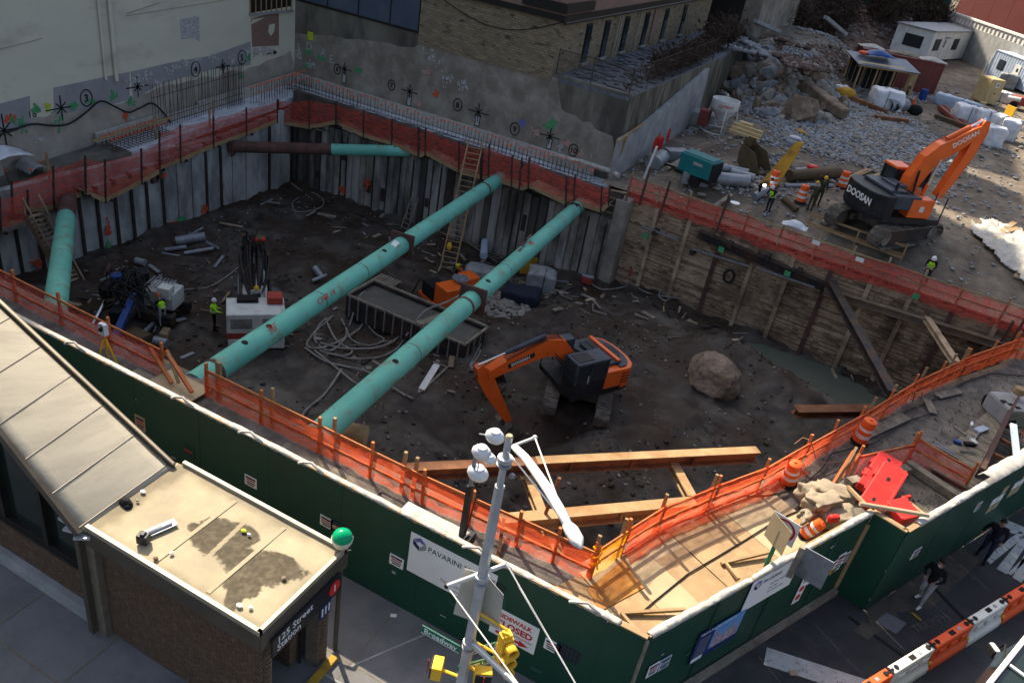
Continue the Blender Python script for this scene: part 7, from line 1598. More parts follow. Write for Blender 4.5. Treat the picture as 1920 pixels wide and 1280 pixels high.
def bag(name,label,px,py,L,w,h,m,seed,rz=.3,cat='sack',group=None,z=None,strap=True):
 c = G(px,py) if z is None else P(px,py,z); t = thing(name,label,cat,c,rz,group); bm = bmesh.new(); bmesh.ops.create_cube(bm,size=1); bmesh.ops.subdivide_edges(bm,edges=bm.edges[:],cuts=7,use_grid_fill=True)
 for v in bm.verts:
  p = v.co; q = Vector((p.x*L,p.y*w,(p.z+.5)*h)); r = p.length/.72; q *= 1-.10*max(0,r-.75)*2; n_ = noise.noise(q*1.6+Vector((seed,0,0)))*.12+noise.noise(q*4+Vector((seed,5,0)))*.05
  v.co = q+Vector((p.x,p.y,max(0,p.z)))*n_*2.2
 me = bpy.data.meshes.new(name); bm.to_mesh(me); bm.free(); me.materials.append(M[m]); link('cover',me,t,smooth='all',local=True)
 if strap: MB().tube([(L*.1,-w*.52,.02),(L*.1,-w*.52,h*.97),(L*.1,0,h*1.04),(L*.1,w*.52,h*.97),(L*.1,w*.52,.02)],.025,5).build('strap','rubber',t,local=True)
 return t
for k,(px,py,L,w,h,lb,m) in enumerate(((1802,228,2.0,1.9,1.7,'leftmost of the white wrapped sacks behind the big excavator bucket arm','plastic_white'),(1832,236,1.9,1.7,1.7,'white wrapped sack half hidden by the excavator boom tip','plastic_white'),(1862,244,1.6,1.5,1.6,'upper middle white wrapped sack right of the boom tip','plastic_white'),(1884,262,1.7,1.6,2.0,'rightmost large white wrapped sack at the sunlit strip','plastic_white'),(1854,272,2.0,1.6,1.8,'front white wrapped sack, nearest the excavator boom','plastic_white'),
 (1792,205,5.0,1.3,1.2,'long white wrapped roll lying left of the yellow box','container_blue'),(1880,192,1.6,1.5,1.2,'pale round sack between the yellow box and red cart','plastic_white'),(1883,165,2.2,1.8,1.8,'clear wrapped pallet behind the yellow box','plastic_haze'),(1655,203,3.0,2.3,1.9,'blue and white tarp covered heap in front of the shelter','plastic_white'),(1578,172,1.4,1.0,.6,'crumpled white bag left of the shelter','plastic_white'))):
 bag('wrapped_sack',lb,px,py,L,w,h,m,k+3,rz=.3+.4*k if k not in (5,) else -.35)
tag(MB().sphere(G(1583,182)+Vector((0,0,.4)),.8,12,7,sq=(1.3,.8,.7)).build('yellow_mat','yellow_paint',None,smooth=True),'rounded yellow cover left of the shelter','cover')
PPs = thing('pipe_stub','short wide grey pipe lying with its dark mouth to the viewer by the tarp heap','pipe',G(1680,210)); c = PPs.location+Vector((0,0,.6)); MB().tube([c-Vector((.9,1.1,0)),c+Vector((.6,.9,.1))],.6,18,cap=False).build('shell','grey_metal',PPs,smooth=True,solid=.04); MB().tube([c-Vector((.6,.8,0)),c+Vector((.5,.8,.1))],.56,18).build('bore','rubber',PPs)
tag(MB().lathe([(.35,0),(.33,.05),(.18,.08),(.04,.85)],14,c=tuple(G(1712,198))).build('traffic_cone','drum_orange',None,smooth=True),'small orange cone beside the red container','cone')
tag(MB().lathe([(.4,0),(.42,.1),(.42,1.1),(.38,1.15)],16,c=tuple(G(1727,188))).build('blue_barrel','blue_tarp',None,smooth=True),'blue barrel at the red container corner','barrel')
tag(MB().box(G(1712,172)+Vector((0,0,.8)),(1.6,1.0,1.4),rz=.4).build('orange_crate','barrier_orange',None,bevel=.08),'orange piece of equipment behind the cone','equipment')
for k,(px,py,lb) in enumerate(((1712,214,'black dog-like lump of cloth right of the tarp heap'),)): tag(MB().sphere(G(px,py)+Vector((0,0,.4)),.6,9,6,sq=(1.3,.8,.9)).build('dark_bundle','cloth_black',None),'dark bundle on the ground right of the tarp heap','bundle')
for k,(a,b,m,lb) in enumerate((((1590,186),(1660,215),'steel_rust','rusty girder lying in front of the tarp heap'),((1640,225),(1700,232),'steel_rust','short rusty girder below the tarp heap'),((1752,222),(1825,248),'bucket_brown','long brown timber in front of the sacks'),((1760,205),(1800,240),'container_red','stack of dark red formwork left of the sacks'),((1770,205),(1812,242),'container_red','second stack of dark red formwork left of the sacks'),((1830,205),(1900,238),'timber_grey','grey flat bed of boards behind the sacks'),((1812,196),(1860,215),'timber_grey','grey boards beside the long white roll'))):
 A,B = G(*a)+Vector((0,0,.25)),G(*b)+Vector((0,0,.25)); tag(MB().beam(A,B,.5 if k<5 else 1.8,.35).build('girder' if k<2 else 'timber_stack',m,None), lb, 'girder' if k<2 else 'timber')
tag(MB().box(G(1883,232)+Vector((0,0,.9)),(.15,1.3,1.8),rz=.6).build('sign_board','signal_yellow',None),'upright yellow board at the sunlit edge behind the sacks','board')
RCt = thing('red_cart','red flat cart with black wheels at the right frame edge','cart',G(1910,205)); c = RCt.location; MB().box(c+Vector((.5,0,.9)),(3.0,1.5,.9)).build('body','red_paint',RCt,bevel=.05)
for dx in (-.8,.8): MB().tube([c+Vector((dx,-.9,.4)),c+Vector((dx,-.6,.4))],.42,14).build('wheel','rubber',RCt)
MB().tube([c+Vector((-1.6,-.6,1.0)),c+Vector((-.3,-.9,1.1))],.25,10).build('white_cylinder','white_paint',RCt)
LD2 = thing('white_posts','pair of white posts beside the pale blue container','posts',G(1840,150));
for dx in (0,.35): MB().beam(G(1838,148)+Vector((dx,0,0)),G(1838,148)+Vector((dx,0,2.9)),.12,.12).build('post','white_paint',LD2)
tc_ = G(1302,346); TCm = thing('air_compressor','teal towable air compressor on black wheels behind the netting','compressor',tc_, R_(-16)); s_ = 1.0
MB().box((0,0,1.35),(2.5,1.35,1.25)).build('housing','teal_paint',TCm,local=True,bevel=.09); MB().box((0,0,2.0),(2.3,1.1,.1)).build('lid','teal_paint',TCm,local=True,bevel=.04); MB().box((1.28,0,1.2),(.1,1.3,1.3)).build('end_frame','rubber',TCm,local=True)
MB().box((-.1,-.02,.62),(2.7,1.2,.22)).build('chassis','rubber',TCm,local=True)
for y in (-.72,.72): MB().tube([(.3,y-.12,.4),(.3,y+.12,.4)],.4,16).build('wheel','rubber',TCm,local=True); MB().box((.3,y,.85),(1.0,.3,.06)).build('mudguard','teal_paint',TCm,local=True)
MB().beam((-1.3,0,.6),(-2.6,0,.55),.12,.12).build('tow_bar','rubber',TCm,local=True); MB().box((.2,-.69,1.55),(.7,.02,.2)).build('decal','print_grey',TCm,local=True)
c = G(1340,318)+Vector((0,0,.3)); tag(MB().sphere(c,.3,10,7).build('yellow_float','helmet_yellow',None,smooth=True),'small yellow round object right of the teal compressor','float')
HPc = G(1345,248); HP = thing('concrete_hopper','white round concrete bucket hopper standing in a white tube frame','hopper',HPc)
MB().lathe([(.35,1.0),(1.0,1.9),(1.15,2.1),(1.15,2.75),(1.09,2.75),(1.09,2.1),(.3,1.05)],24,c=tuple(HPc)).build('drum','white_paint',HP,smooth=True)
for a in (.4,1.97,3.54,5.1): MB().tube([HPc+Vector((1.1*math.cos(a),1.1*math.sin(a),2.2)),HPc+Vector((1.5*math.cos(a),1.5*math.sin(a),.1)),],.045,6).build('leg','white_paint',HP)
MB().tube([HPc+Vector((1.5*math.cos(a),1.5*math.sin(a),.12)) for a in np.linspace(0,6.28,13)[:-1]],.045,6,closed=True).build('base_ring','white_paint',HP)
T = frame_mat(HPc+Vector((.35,-1.13,2.25)),(1,.3,0),(.3,-1,0)); lettering('CEMENT', .32, T, 'print_red', HP, align='CENTER')
MB().tube([HPc+Vector((0,0,1.6)),HPc+Vector((0,0,3.2))],.05,6).build('spike','white_paint',HP); MB().box(HPc+Vector((-1.3,-.5,1.0)),(.8,1.0,1.3)).build('side_box','container_red',HP)
YP = thing('yellow_formwork','stack of yellow steel formwork beams on the gravel','formwork',G(1395,258));
for k in range(3): MB().box(YP.location+Vector((0,-.35+.35*k,.25+.22*k)),(2.6,.3,.22),rz=-.25).build('beam','tan_paint',YP)
MB().box(YP.location+Vector((-.3,.9,.7)),(1.1,.6,.5),rz=-.2).build('end_piece','tan_paint',YP)
tag(MB().prism([(0,0),(1.2,-.5),(.5,.7)],0,.1,T=Matrix.Translation(G(1488,247)+Vector((0,0,.1)))).build('yellow_plate','yellow_paint',None),'small three-cornered yellow plate on the gravel','plate')
tag(MB().sphere(G(1490,262)+Vector((0,0,.15)),.3,9,6,sq=(1.8,1,.6)).build('white_lump','plastic_white',None),'white plastic lump on the gravel','lump')
tag(MB().sphere(G(1485,272)+Vector((0,0,.15)),.5,7,5,sq=(1.4,.7,.5)).build('white_stone','rock_grey',None),'pale flat stone on the gravel below the yellow plate','stone')
def digger_bucket(label,px,py,rz,s,m):
 c = G(px,py); t = thing('digger_bucket',label,'bucket',c,rz); t.scale=(s,s,s)
 prof = [(-.9,1.6),(-1.0,1.0),(-.9,.35),(-.45,.02),(.3,0),(.95,.1)]; prof2 = [(x*.93,z+.06) for x,z in prof]
 k = len(prof); mb = MB().add([(x,-.8,z) for x,z in prof]+[(x,.8,z) for x,z in prof],[(i,i+1,k+i+1,k+i) for i in range(k-1)]); mb.build('shell',m,t,local=True,solid=.06)
 for y in (-.8,.8): MB().prism([(x,z) for x,z in prof]+[(.2,1.3)],-.03,.03,T=Matrix.Translation((0,y,0))@Matrix.Rotation(math.pi/2,4,'X')).build('side_plate',m,t,local=True)
 for y in (-.25,.25): MB().box((-.9,y,1.75),(.6,.06,.5)).build('lug',m,t,local=True)
 for q in range(5): MB().box((1.05,-.66+.33*q,.12),(.25,.12,.08)).build('bucket_tooth',m,t,local=True)
 return t
digger_bucket('brown spare digger bucket standing on the yard, its mouth to the right',1412,318,R_(-20),1.0,'bucket_brown')
digger_bucket('small dark digger bucket lying in the pit left of the orange excavator',0,0,0,.55,'steel_dark').location = P(928,722,-6.5)
yp = G(1444,345); tag(MB().add([yp+Vector(v) for v in ((-.6,0,0),(.5,-.3,0),(1.2,.7,3.0),(.6,.9,2.9),(-.5,.15,.2),(-.6,.15,0),(.5,-.15,0),(1.2,.85,3.0),(.6,1.05,2.9),(-.5,.3,.2))],[(0,1,2,3,4),(9,8,7,6,5),(0,5,6,1),(1,6,7,2),(2,7,8,3),(3,8,9,4),(4,9,5,0)]).build('yellow_steel_plate','yellow_paint',None),'tall leaning yellow steel blade that the welder works at','steel plate')
for k,(a,b,r,lb) in enumerate((((1338,345),(1402,352),.42,'large grey pipe between compressor and welder'),((1350,322),(1400,332),.28,'thin grey pipe behind the large one, left'),((1368,330),(1412,342),.28,'thin grey pipe behind the large one, right'),((1476,340),(1568,334),.40,'long brown grey pipe between the two orange drums'),((1486,330),(1512,328),.28,'short pipe end behind the long one'),((1412,376),(1442,365),.28,'short grey pipe near the white helmeted worker'),((1467,378),(1492,400),.2,'thin rusted pipe right of the white helmeted worker'),((1470,352),(1560,352),.14,'thin dark pipe in front of the long one'))):
 A,B = G(*a)+Vector((0,0,r)),G(*b)+Vector((0,0,r)); tag(MB().tube([A,B],r,14).build('steel_pipe','grey_metal' if k not in (3,6) else 'bucket_brown',None,smooth=True), lb, 'pipe')
tag(MB().lathe([(.35,0),(.4,.1),(.4,.7),(.3,.8)],12,c=tuple(G(1518,330))).build('orange_pot','barrier_red',None,smooth=True),'faded orange pot standing behind the long pipe','pot')
for k,(a,b,lb) in enumerate((((1577,345),(1640,318),'upper pale plank of the heap beside the excavator'),((1580,352),(1650,330),'middle pale plank of the heap beside the excavator'),((1585,340),(1625,322),'short pale plank of the heap beside the excavator'),((1450,372),(1570,360),'long thin pole lying among the drums'),((1335,395),(1370,372),'loose plank near the netting corner'),((1250,322),(1298,292),'first grey plank by the red barriers'),((1262,322),(1310,288),'second grey plank by the red barriers'),((1270,325),(1318,296),'third grey plank by the red barriers'))):
 A,B = G(*a)+Vector((0,0,.12+.03*k)),G(*b)+Vector((0,0,.14+.03*k)); tag(MB().beam(A,B,.28 if k!=3 else .08,.08).build('loose_plank','timber' if k<3 else 'timber_grey',None), lb, 'plank')
for k in range(3):
 c = G(1218+14*k,285-17*k); t = thing('red_barrier',('nearest','middle','farthest')[k]+' upright red barrier by the terrace retaining wall','barrier',c,R_(62),'red barriers by the retaining wall'); MB().box((0,0,.6),(2.2,.3,1.1)).build('shell','barrier_red',t,local=True,bevel=.06)
 for x in (-.7,0,.7): MB().box((x,-.17,.65),(.3,.06,.5)).build('rib','barrier_red',t,local=True); MB().box((x,0,1.25),(.12,.12,.4)).build('stake','orange_wood',t,local=True)
tag(MB().tube([G(1238,305)+Vector((0,0,.4)),G(1222,318)+Vector((0,0,.4))],.6,14).build('sheet_roll','plastic_haze',None,smooth=True),'grey rolled sheet at the foot of the red barriers','roll')
PWt = tag(MB().tube([G(1207,335)+Vector((0,0,0)),G(1213,335)+Vector((.1,.1,2.3))],.09,8).build('white_pipe','white_paint',None,smooth=True),'upright white pipe near the corner of the netting','pipe')
bag('wrapped_pallet','grey wrapped pallet left of the white hopper',1312,238,2.2,1.6,1.4,'conc_light',31,strap=True,cat='pallet')
for k,(px,py) in enumerate(((1352,180),(1300,345),(1265,300))): tag(MB().box(G(px,py)+Vector((0,0,.4)),(1.8,.9,.8),rz=.4*k).build('metal_box','grey_metal' if k else 'cloth_olive',None,bevel=.05),('green grey metal bin behind the hopper','grey box behind the teal compressor','grey slab box near the retaining wall')[k],'box')
c0 = P(1880,485,.3);
def tf(u,v):
 x = 6.6+u*5.6; y = 53.5+v*9.0-2.5*u; k_ = .5+.5*nz(u*4,v*4,1,3,8)
 return Vector((x,y,terr(x,y)+.1+.7*abs(nz(u*4,v*5,1.2,3,15))+.10*abs(nz(u*12,v*13,1.2,3,16))+.1*k_))
mbT = MB().sheet(tf,40,44); keep = []
for f in mbT.f:
 u = sum((i%41)/40 for i in f)/4; v = sum((i//41)/44 for i in f)/4
 r = math.hypot((u-.55)*2,(v-.5)*2)+.45*nz(u*3,v*3,1,4,19)
 if r < .95: keep.append(f)
mbT.f = keep; mbT.m = [0]*len(keep); tag(mbT.build('white_tarpaulin','white_sheet',None,smooth=True,solid=.02),'torn crumpled white tarpaulin on the ground right of the back excavator','tarpaulin')
for k,(a,b,lb) in enumerate((((1858,452),(1898,425),'upper pale plank leaning by the white tarpaulin'),((1862,445),(1905,436),'lower pale plank by the white tarpaulin'),((1903,525),(1935,480),'brown timber at the right edge below the tarpaulin'))):
 A,B = G(*a)+Vector((0,0,.15)),G(*b)+Vector((0,0,.3)); tag(MB().beam(A,B,.35,.12).build('loose_plank','timber' if k<2 else 'timber_old_b',None), lb, 'plank')
# ================================================================== pit objects
def pz(px,py,zz=-7.0):
 for _ in range(5): p = P(px,py,zz); zz = pit_z(p.x,p.y)
 return P(px,py,zz)
ma,mb2,mc = pz(648,590),pz(868,670),pz(905,610)
dM = mb2-ma; dM.z=0; LM_ = dM.length; dM.normalize(); nM = Vector((-dM.y,dM.x,0))
MBx = thing('mud_container','long open grey steel container full of grey slurry under the two struts','container',ma+dM*LM_/2+nM*1.3, math.atan2(dM.y,dM.x))
w2,h2 = 2.6,1.35
for y in (-w2/2,w2/2): MB().box((0,y,h2/2),(LM_,.06,h2)).build('side_plate','steel_dark',MBx,local=True); MB().box((0,y,h2),(LM_+.1,.14,.12)).build('top_rail','timber_grey',MBx,local=True)
for x in (-LM_/2,LM_/2): MB().box((x,0,h2/2),(.06,w2,h2)).build('end_plate','steel_dark',MBx,local=True); MB().box((x,0,h2),(.14,w2,.12)).build('top_rail','timber_grey',MBx,local=True)
for k in range(int(LM_/.62)): MB().box((-LM_/2+.3+k*.62,-w2/2-.06,h2/2),(.09,.1,h2)).build('side_rib','grey_metal',MBx,local=True)
for k in range(4): MB().box((LM_/2+.06,-w2/2+.3+k*.66,h2/2),(.1,.09,h2)).build('side_rib','timber_grey',MBx,local=True)
MB().box((0,0,h2-.35),(LM_-.1,w2-.1,.1)).build('slurry','slurry',MBx,local=True); MB().beam((LM_*.12,-w2/2,h2+.08),(LM_*.22,w2/2,h2+.1),.5,.08).build('cross_board','timber_grey',MBx,local=True)
def hose(label,pix,r,m='hose',lift=.06,zs=None,name='hose'):
 pts_ = []
 for i,(px,py) in enumerate(pix):
  p = pz(px,py); p.z += lift+(zs[i] if zs else 0); pts_.append(p)
 out = []
 for i in range(len(pts_)-1):
  p0 = pts_[max(0,i-1)]; p1 = pts_[i]; p2 = pts_[i+1]; p3 = pts_[min(len(pts_)-1,i+2)]
  for t in np.linspace(0,1,5)[:-1]:
   out.append(.5*((2*p1)+(p2-p0)*t+(2*p0-5*p1+4*p2-p3)*t*t+(3*p1-3*p2+p3-p0)*t**3))
 out.append(pts_[-1]); return tag(MB().tube(out,r,6).build(name,m,None,smooth=True),label,'hose')
hz = [([(668,570),(680,610),(640,640),(600,655),(575,650),(590,625),(620,600)],'loop of grey hose between strut and mud box, leftmost'),([(600,645),(640,655),(700,655),(740,640),(770,610),(800,590)],'grey hose running under the mud box side'),([(572,655),(610,680),(650,690),(690,700),(730,725),(760,745)],'grey hose trailing to the lower right from the hose heap'),([(590,660),(640,700),(665,720),(700,740)],'grey hose parallel to the trailing one'),([(610,600),(630,640),(660,660),(640,670),(600,660)],'short looped grey hose in the heap'),([(640,600),(650,630),(620,660),(590,640),(600,610),(625,595)],'round loop of grey hose in the heap'),([(640,695),(610,740),(575,770),(560,795)],'thin grey hose curling towards the near fence'),([(560,372),(548,385),(560,400),(600,392),(606,378),(590,365),(570,362),(545,345)],'coil of pale hose in the far left corner of the pit'),([(1105,532),(1130,545),(1170,540),(1180,530)],'white hose behind the excavator, first length'),([(1180,530),(1210,550),(1260,560),(1330,568),(1390,578),(1425,590),(1448,610)],'long white hose along the foot of the lagging'),([(940,470+100),(985,575),(1030,560),(1080,540)],'dark cable on the pit floor behind the excavator'),([(905,640),(880,690),(900,660),(870,650)],'hose bundle hung on the mud box end'),([(680,600),(700,625),(720,640),(690,650),(660,640),(650,620)],'another loop of hose at the mud box corner'),([(620,665),(660,675),(710,672),(745,655),(760,630)],'hose curve in front of the mud box'),([(1240,545),(1235,558),(1250,565),(1262,550),(1250,538),(1242,555)],'small tangle of white hose at the lagging foot')]
for k,(pp,lb) in enumerate(hz): hose(lb,pp,.06 if k<7 else .045, 'hose' if k!=10 else 'hose_black', lift=.1)
hose('hose climbing over the mud box edge',[(655,612),(672,590),(690,575)],.06,zs=[0,1.2,1.1]); hose('pair hose draped over the right half of the mud box',[(760,640),(790,625),(830,610),(862,590)],.06,zs=[.3,1.4,1.5,1.4])
def scrap(name,label,n,cx,cy,rx,ry,mats,seed,L0=.3,L1=1.4):
 rr = random.Random(seed); mb = MB()
 for k in range(n):
  x,y = cx+rr.gauss(0,.5)*rx,cy+rr.gauss(0,.5)*ry; z = pit_z(x,y)+.05; a = rr.uniform(0,6.28); L = rr.uniform(L0,L1)/2; d = Vector((math.cos(a),math.sin(a),rr.uniform(-.1,.25)))*L; c = Vector((x,y,z+abs(d.z)))
  if rr.random()<.4: mb.tube([c-d,c+d],rr.uniform(.02,.06),5,m=k%len(mats))
  else: mb.beam(c-d,c+d,rr.uniform(.06,.3),rr.uniform(.03,.1),m=k%len(mats))
 o = mb.build(name,mats,None); o['kind']='stuff'; return tag(o,label,'debris')
scrap('site_debris','scatter of planks rods and scrap along the foot of the far wall',70,-22,44.6,14,2.4,['timber_grey','grey_metal','timber_old_b','rock'],1)
scrap('site_debris','scrap metal and boards strewn round the left drill rig',60,-34,28.5,4,5,['steel_dark','grey_metal','timber_old','steel_brown'],2)
scrap('site_debris','bits of board and rod round the hoses and mud box',40,-22,32,7,4,['timber_grey','steel_dark','timber_old_c','hose'],3,.2,.9)
scrap('site_debris','scrap between wrapped pallet and corner column',45,-16,44.5,4,2.5,['steel_dark','timber_old_b','timber_grey','rock'],4,.2,1.0)
scrap('site_debris','thin scraps along the foot of the timber lagging',45,-3,47.3,10,1.0,['timber_old_b','steel_dark','rock'],5,.2,1.2)
hose('black cable along the foot of the far wall',[(600,385),(660,400),(720,425),(770,440),(830,470),(880,500)],.03,'hose_black'); hose('grey hose from the left rig to the central rig',[(310,560),(345,545),(390,540),(425,520),(450,500)],.045); hose('thin dark hose from the mixer towards the pallet',[(870,580),(905,565),(950,585),(990,575)],.035,'hose_black')
def ladder(label,a,b,w,rungs,m='timber'):
 a,b = Vector(a),Vector(b); t = thing('ladder',label,'ladder',a); d = (b-a).normalized(); y = Vector((0,0,1)).cross(d); y = (y if y.length>.01 else Vector((1,0,0))).normalized(); up = d.cross(y)
 for s in (-1,1): MB().beam(a+y*s*w/2,b+y*s*w/2,.09,.05).build('rail',m,t)
 for k in range(rungs): c = a.lerp(b,(k+.5)/rungs); MB().beam(c-y*w/2,c+y*w/2,.05,.05).build('rung',m,t)
 return t
la = pz(838,508); lb_ = PY(893,262,47.4)
ladder('long timber ladder leaning on the middle of the far pit wall',la,lb_,1.0,24)
ladder('timber ladder lying on the pit floor at the foot of the far wall',pz(790,420)+Vector((0,0,.25)),pz(870,455)+Vector((0,0,.25)),.9,14,'timber_grey')
ladder('second timber ladder lying right of the standing ladder',pz(880,455)+Vector((0,0,.25)),pz(935,492)+Vector((0,0,.25)),.9,10,'timber_grey')
ladder('short ladder standing against the dark recess of the far wall',pz(757,432),pz(757,432)+Vector((.1,1.0,2.4)),.6,7,'timber_grey')
SL = thing('stair_flight','dark timber stair flight climbing the left pit wall behind the strut','stairs',pz(140,560)); a,b = PX(150,560,-38.2),PX(62,400,-40.0)
for s in (-.45,.45): MB().beam(a+Vector((0,s,0)),b+Vector((0,s,0)),.08,.26).build('stringer','timber_old_c',SL); MB().beam(a+Vector((0,s,1)),b+Vector((0,s,1)),.06,.08).build('handrail','timber_old_b',SL)
for k in range(20): c = a.lerp(b,(k+.5)/20); MB().box(c,(.3,.9,.05)).build('tread','timber_old_b',SL)
for k in range(5): c = a.lerp(b,k/4); MB().beam(c+Vector((0,-.45,0)),c+Vector((0,-.45,1.05)),.06,.06).build('post','timber_old_b',SL)
c = pz(480,640); CR = thing('drill_rig','white and red crawler drill rig seen from its engine end, left of the strut','drill rig',c,R_(0))
dr0 = (pz(470,470)-c); dr0.z=0; dr0.normalize(); CR.rotation_euler=(0,0,math.atan2(dr0.y,dr0.x))
MB().box((0,0,1.65),(1.9,3.0,1.2)).build('engine_body','cream_paint',CR,local=True,bevel=.06); MB().box((0,0,.95),(1.92,3.02,.35)).build('lower_band','red_paint',CR,local=True); MB().box((0,0,.45),(2.0,2.9,.6)).build('rear_panel','cream_paint',CR,local=True,bevel=.04)
for y in (-.85,.75):
 for k in range(5): MB().box((-.96,y,1.45+.12*k),(.03,1.1,.045)).build('vent_slat','frame_black',CR,local=True)
for y in (-1.25,1.25): MB().box((1.2,y,.4),(3.6,.5,.75)).build('track','steel_dark',CR,local=True,bevel=.15)
MB().box((2.3,-.1,1.25),(1.9,1.5,.9)).box((3.3,-.1,2.1),(.9,1.3,.8)).build('carriage','steel_dark',CR,local=True,bevel=.08); MB().box((1.35,0,1.9),(.7,.9,.7)).box((2.0,.55,2.0),(.9,.2,.5)).build('cylinder_block','cream_paint',CR,local=True,bevel=.05)
MB().box((.5,-1.0,2.4),(.8,.8,.5)).build('tool_box','red_paint',CR,local=True,bevel=.03); MB().box((.6,.4,2.3),(.6,1.1,.3)).build('valve_bank','rubber',CR,local=True)
for y in (-.35,.25): MB().beam((.9,y,1.6),(4.3,y,3.3),.16,.2).build('mast_rail','grey_metal',CR,local=True)
for k in range(7): MB().beam((1.2+k*.45,-.35,1.8+k*.225),(1.2+k*.45,.25,1.8+k*.225),.06,.06).build('mast_brace','steel_dark',CR,local=True)
MB().tube([(1.0,-.05,2.0),(4.2,-.05,3.5)],.09,10).build('cylinder','chrome',CR,local=True,smooth=True)
MB().tube([(1.5,.9,.2),(3.5,.8,2.3)],.07,8).build('arm','grey_metal',CR,local=True)
for y in (-.85,.75): MB().beam((1.0,y,1.5),(4.2,y,3.2),.14,.55).build('mast_side','steel_dark',CR,local=True)
MB().tube([(1.1,-.6,1.9),(2.9,-.5,2.9)],.11,8).tube([(1.1,.5,1.9),(3.1,.45,3.0)],.11,8).build('lift_cylinder','cream_paint',CR,local=True,smooth=True); MB().beam((.9,.0,1.9),(1.7,.0,2.5),.9,.25).build('mast_foot','cream_paint',CR,local=True); MB().box((4.3,.0,2.7),(.9,1.5,.9)).build('head_frame','steel_dark',CR,local=True,bevel=.06)
MB().box((4.5,-.05,3.4),(.7,1.3,.7)).build('rotary_head','rubber',CR,local=True,bevel=.06); MB().box((3.6,.55,2.6),(1.4,.25,1.0)).box((2.7,-.7,2.3),(1.2,.2,.9)).box((4.0,-.75,3.1),(.8,.3,.8)).build('guard_plate','steel_dark',CR,local=True,bevel=.04); MB().box((4.6,-.4,3.95),(.5,.6,.4)).box((4.5,.5,3.9),(.35,.25,.9)).build('gearbox','bucket_brown',CR,local=True,bevel=.04)
for y in (-.55,-.15): MB().sphere((4.35,y,4.1),.13,8,6).build('red_cap','print_red',CR,local=True)
rr = random.Random(5)
for k in range(26):
 y = rr.uniform(-.6,.6); MB().tube([(1.0,y*.5,2.2),(2.2,y*1.2,2.6+rr.uniform(-.2,.8)),(3.4,y*1.4,3.3+rr.uniform(-.3,.9)),(4.4,y,3.6+rr.uniform(-.2,.3))],.042,5).build('hydraulic_hose','hose_black' if k%2 else 'steel_dark',CR,local=True,smooth=True)
for k in range(8): MB().tube([(4.0+rr.uniform(-.4,.5),.0+rr.uniform(-.6,.6),3.1),(4.1+rr.uniform(-.3,.7),rr.uniform(-.7,.7),4.3+rr.uniform(0,.5)),(4.6+rr.uniform(-.3,.4),rr.uniform(-.6,.6),3.4)],.026,5).build('hydraulic_hose','hose_black',CR,local=True,smooth=True)
c = pz(285,590); LR = thing('drill_rig','drill rig with blue mast and white slatted body near the left strut','drill rig',c,R_(20))
MB().box((.5,.5,1.1),(1.7,1.3,1.0)).build('engine_body','cream_paint',LR,local=True,bevel=.05); MB().box((.95,-.1,1.7),(.7,.6,.7)).build('control_box','cream_paint',LR,local=True,bevel=.04)
for k in range(7): MB().box((-.2+.2*k,.4,1.88),(.07,1.2,.05)).build('vent_slat','grey_metal',LR,local=True)
for y in (-.7,1.1): MB().box((.2,y,.35),(3.0,.45,.65)).build('track','steel_dark',LR,local=True,bevel=.12)
def lr(px,py,z): return LR.matrix_world.inverted()@P(px,py,z) if False else (Matrix.LocRotScale(LR.location,LR.rotation_euler,LR.scale).inverted()@P(px,py,z))
MB().beam(lr(212,640,-6.6),lr(252,552,-5.5),.34,.26).build('mast_frame','blue_tarp',LR,local=True); MB().beam(lr(218,632,-6.8),lr(262,560,-5.6),.3,.3).build('mast_frame','steel_dark',LR,local=True)
MB().tube([lr(172,612,-6.9),lr(198,565,-6.2)],.14,12).build('drill_pipe','chrome',LR,local=True,smooth=True); MB().tube([lr(192,620,-6.9),lr(232,545,-5.6)],.09,10).build('drill_pipe','grey_metal',LR,local=True,smooth=True)
MB().box(lr(240,535,-6.0),(1.3,.9,1.2),rz=.3).box(lr(262,520,-6.2),(.9,.8,.9),rz=.7).box(lr(225,585,-6.4),(.7,1.4,.8),rz=.2).build('pump_unit','black_paint',LR,local=True,bevel=.08); MB().box(lr(218,522,-5.2),(.6,.45,.5),rz=.5).build('rotary_head','blue_tarp',LR,local=True,bevel=.08); MB().box(lr(205,545,-5.5),(.9,.6,.6),rz=.9).build('gearbox','rubber',LR,local=True,bevel=.05)
for k in range(34):
 a = lr(rr.uniform(185,265),rr.uniform(510,560),-5.3); b = lr(rr.uniform(215,300),rr.uniform(515,600),-5.8); m_ = (a+b)/2+Vector((rr.uniform(-.6,.6),rr.uniform(-.6,.6),rr.uniform(.2,1.1))); MB().tube([a,a.lerp(m_,.6)+Vector((0,0,.2)),m_,m_.lerp(b,.5)+Vector((0,0,.1)),b],.042,5).build('hydraulic_hose','hose_black',LR,local=True,smooth=True)
for k,(px,py,s_,m,lb,nm) in enumerate(((260,640,.5,'bucket_brown','rusty block of machinery below the left rig','machine_block'),(300,650,.35,'grey_metal','battered grey drum below the left rig','steel_drum'),(245,655,.3,'steel_dark','dark scrap piece beside the grey drum','scrap'),(310,630,.3,'timber_old','brown board on the mud right of the left rig','scrap_board'),(232,598,.18,'print_white','white bucket on the left rig side','bucket'),(262,497,.3,'plastic_haze','grey bucket behind the left rig','bucket'))):
 c = pz(px,py); tag(MB().tube([c+Vector((-s_,0,s_*.7)),c+Vector((s_,s_*.5,s_*.7))],s_*.75,10).build(nm,m,None,smooth=True) if k in (1,4,5) else MB().box(c+Vector((0,0,s_*.6)),(s_*2.4,s_*1.4,s_*1.1),rz=.7*k).build(nm,m,None,bevel=.03), lb, nm.replace('_',' '))
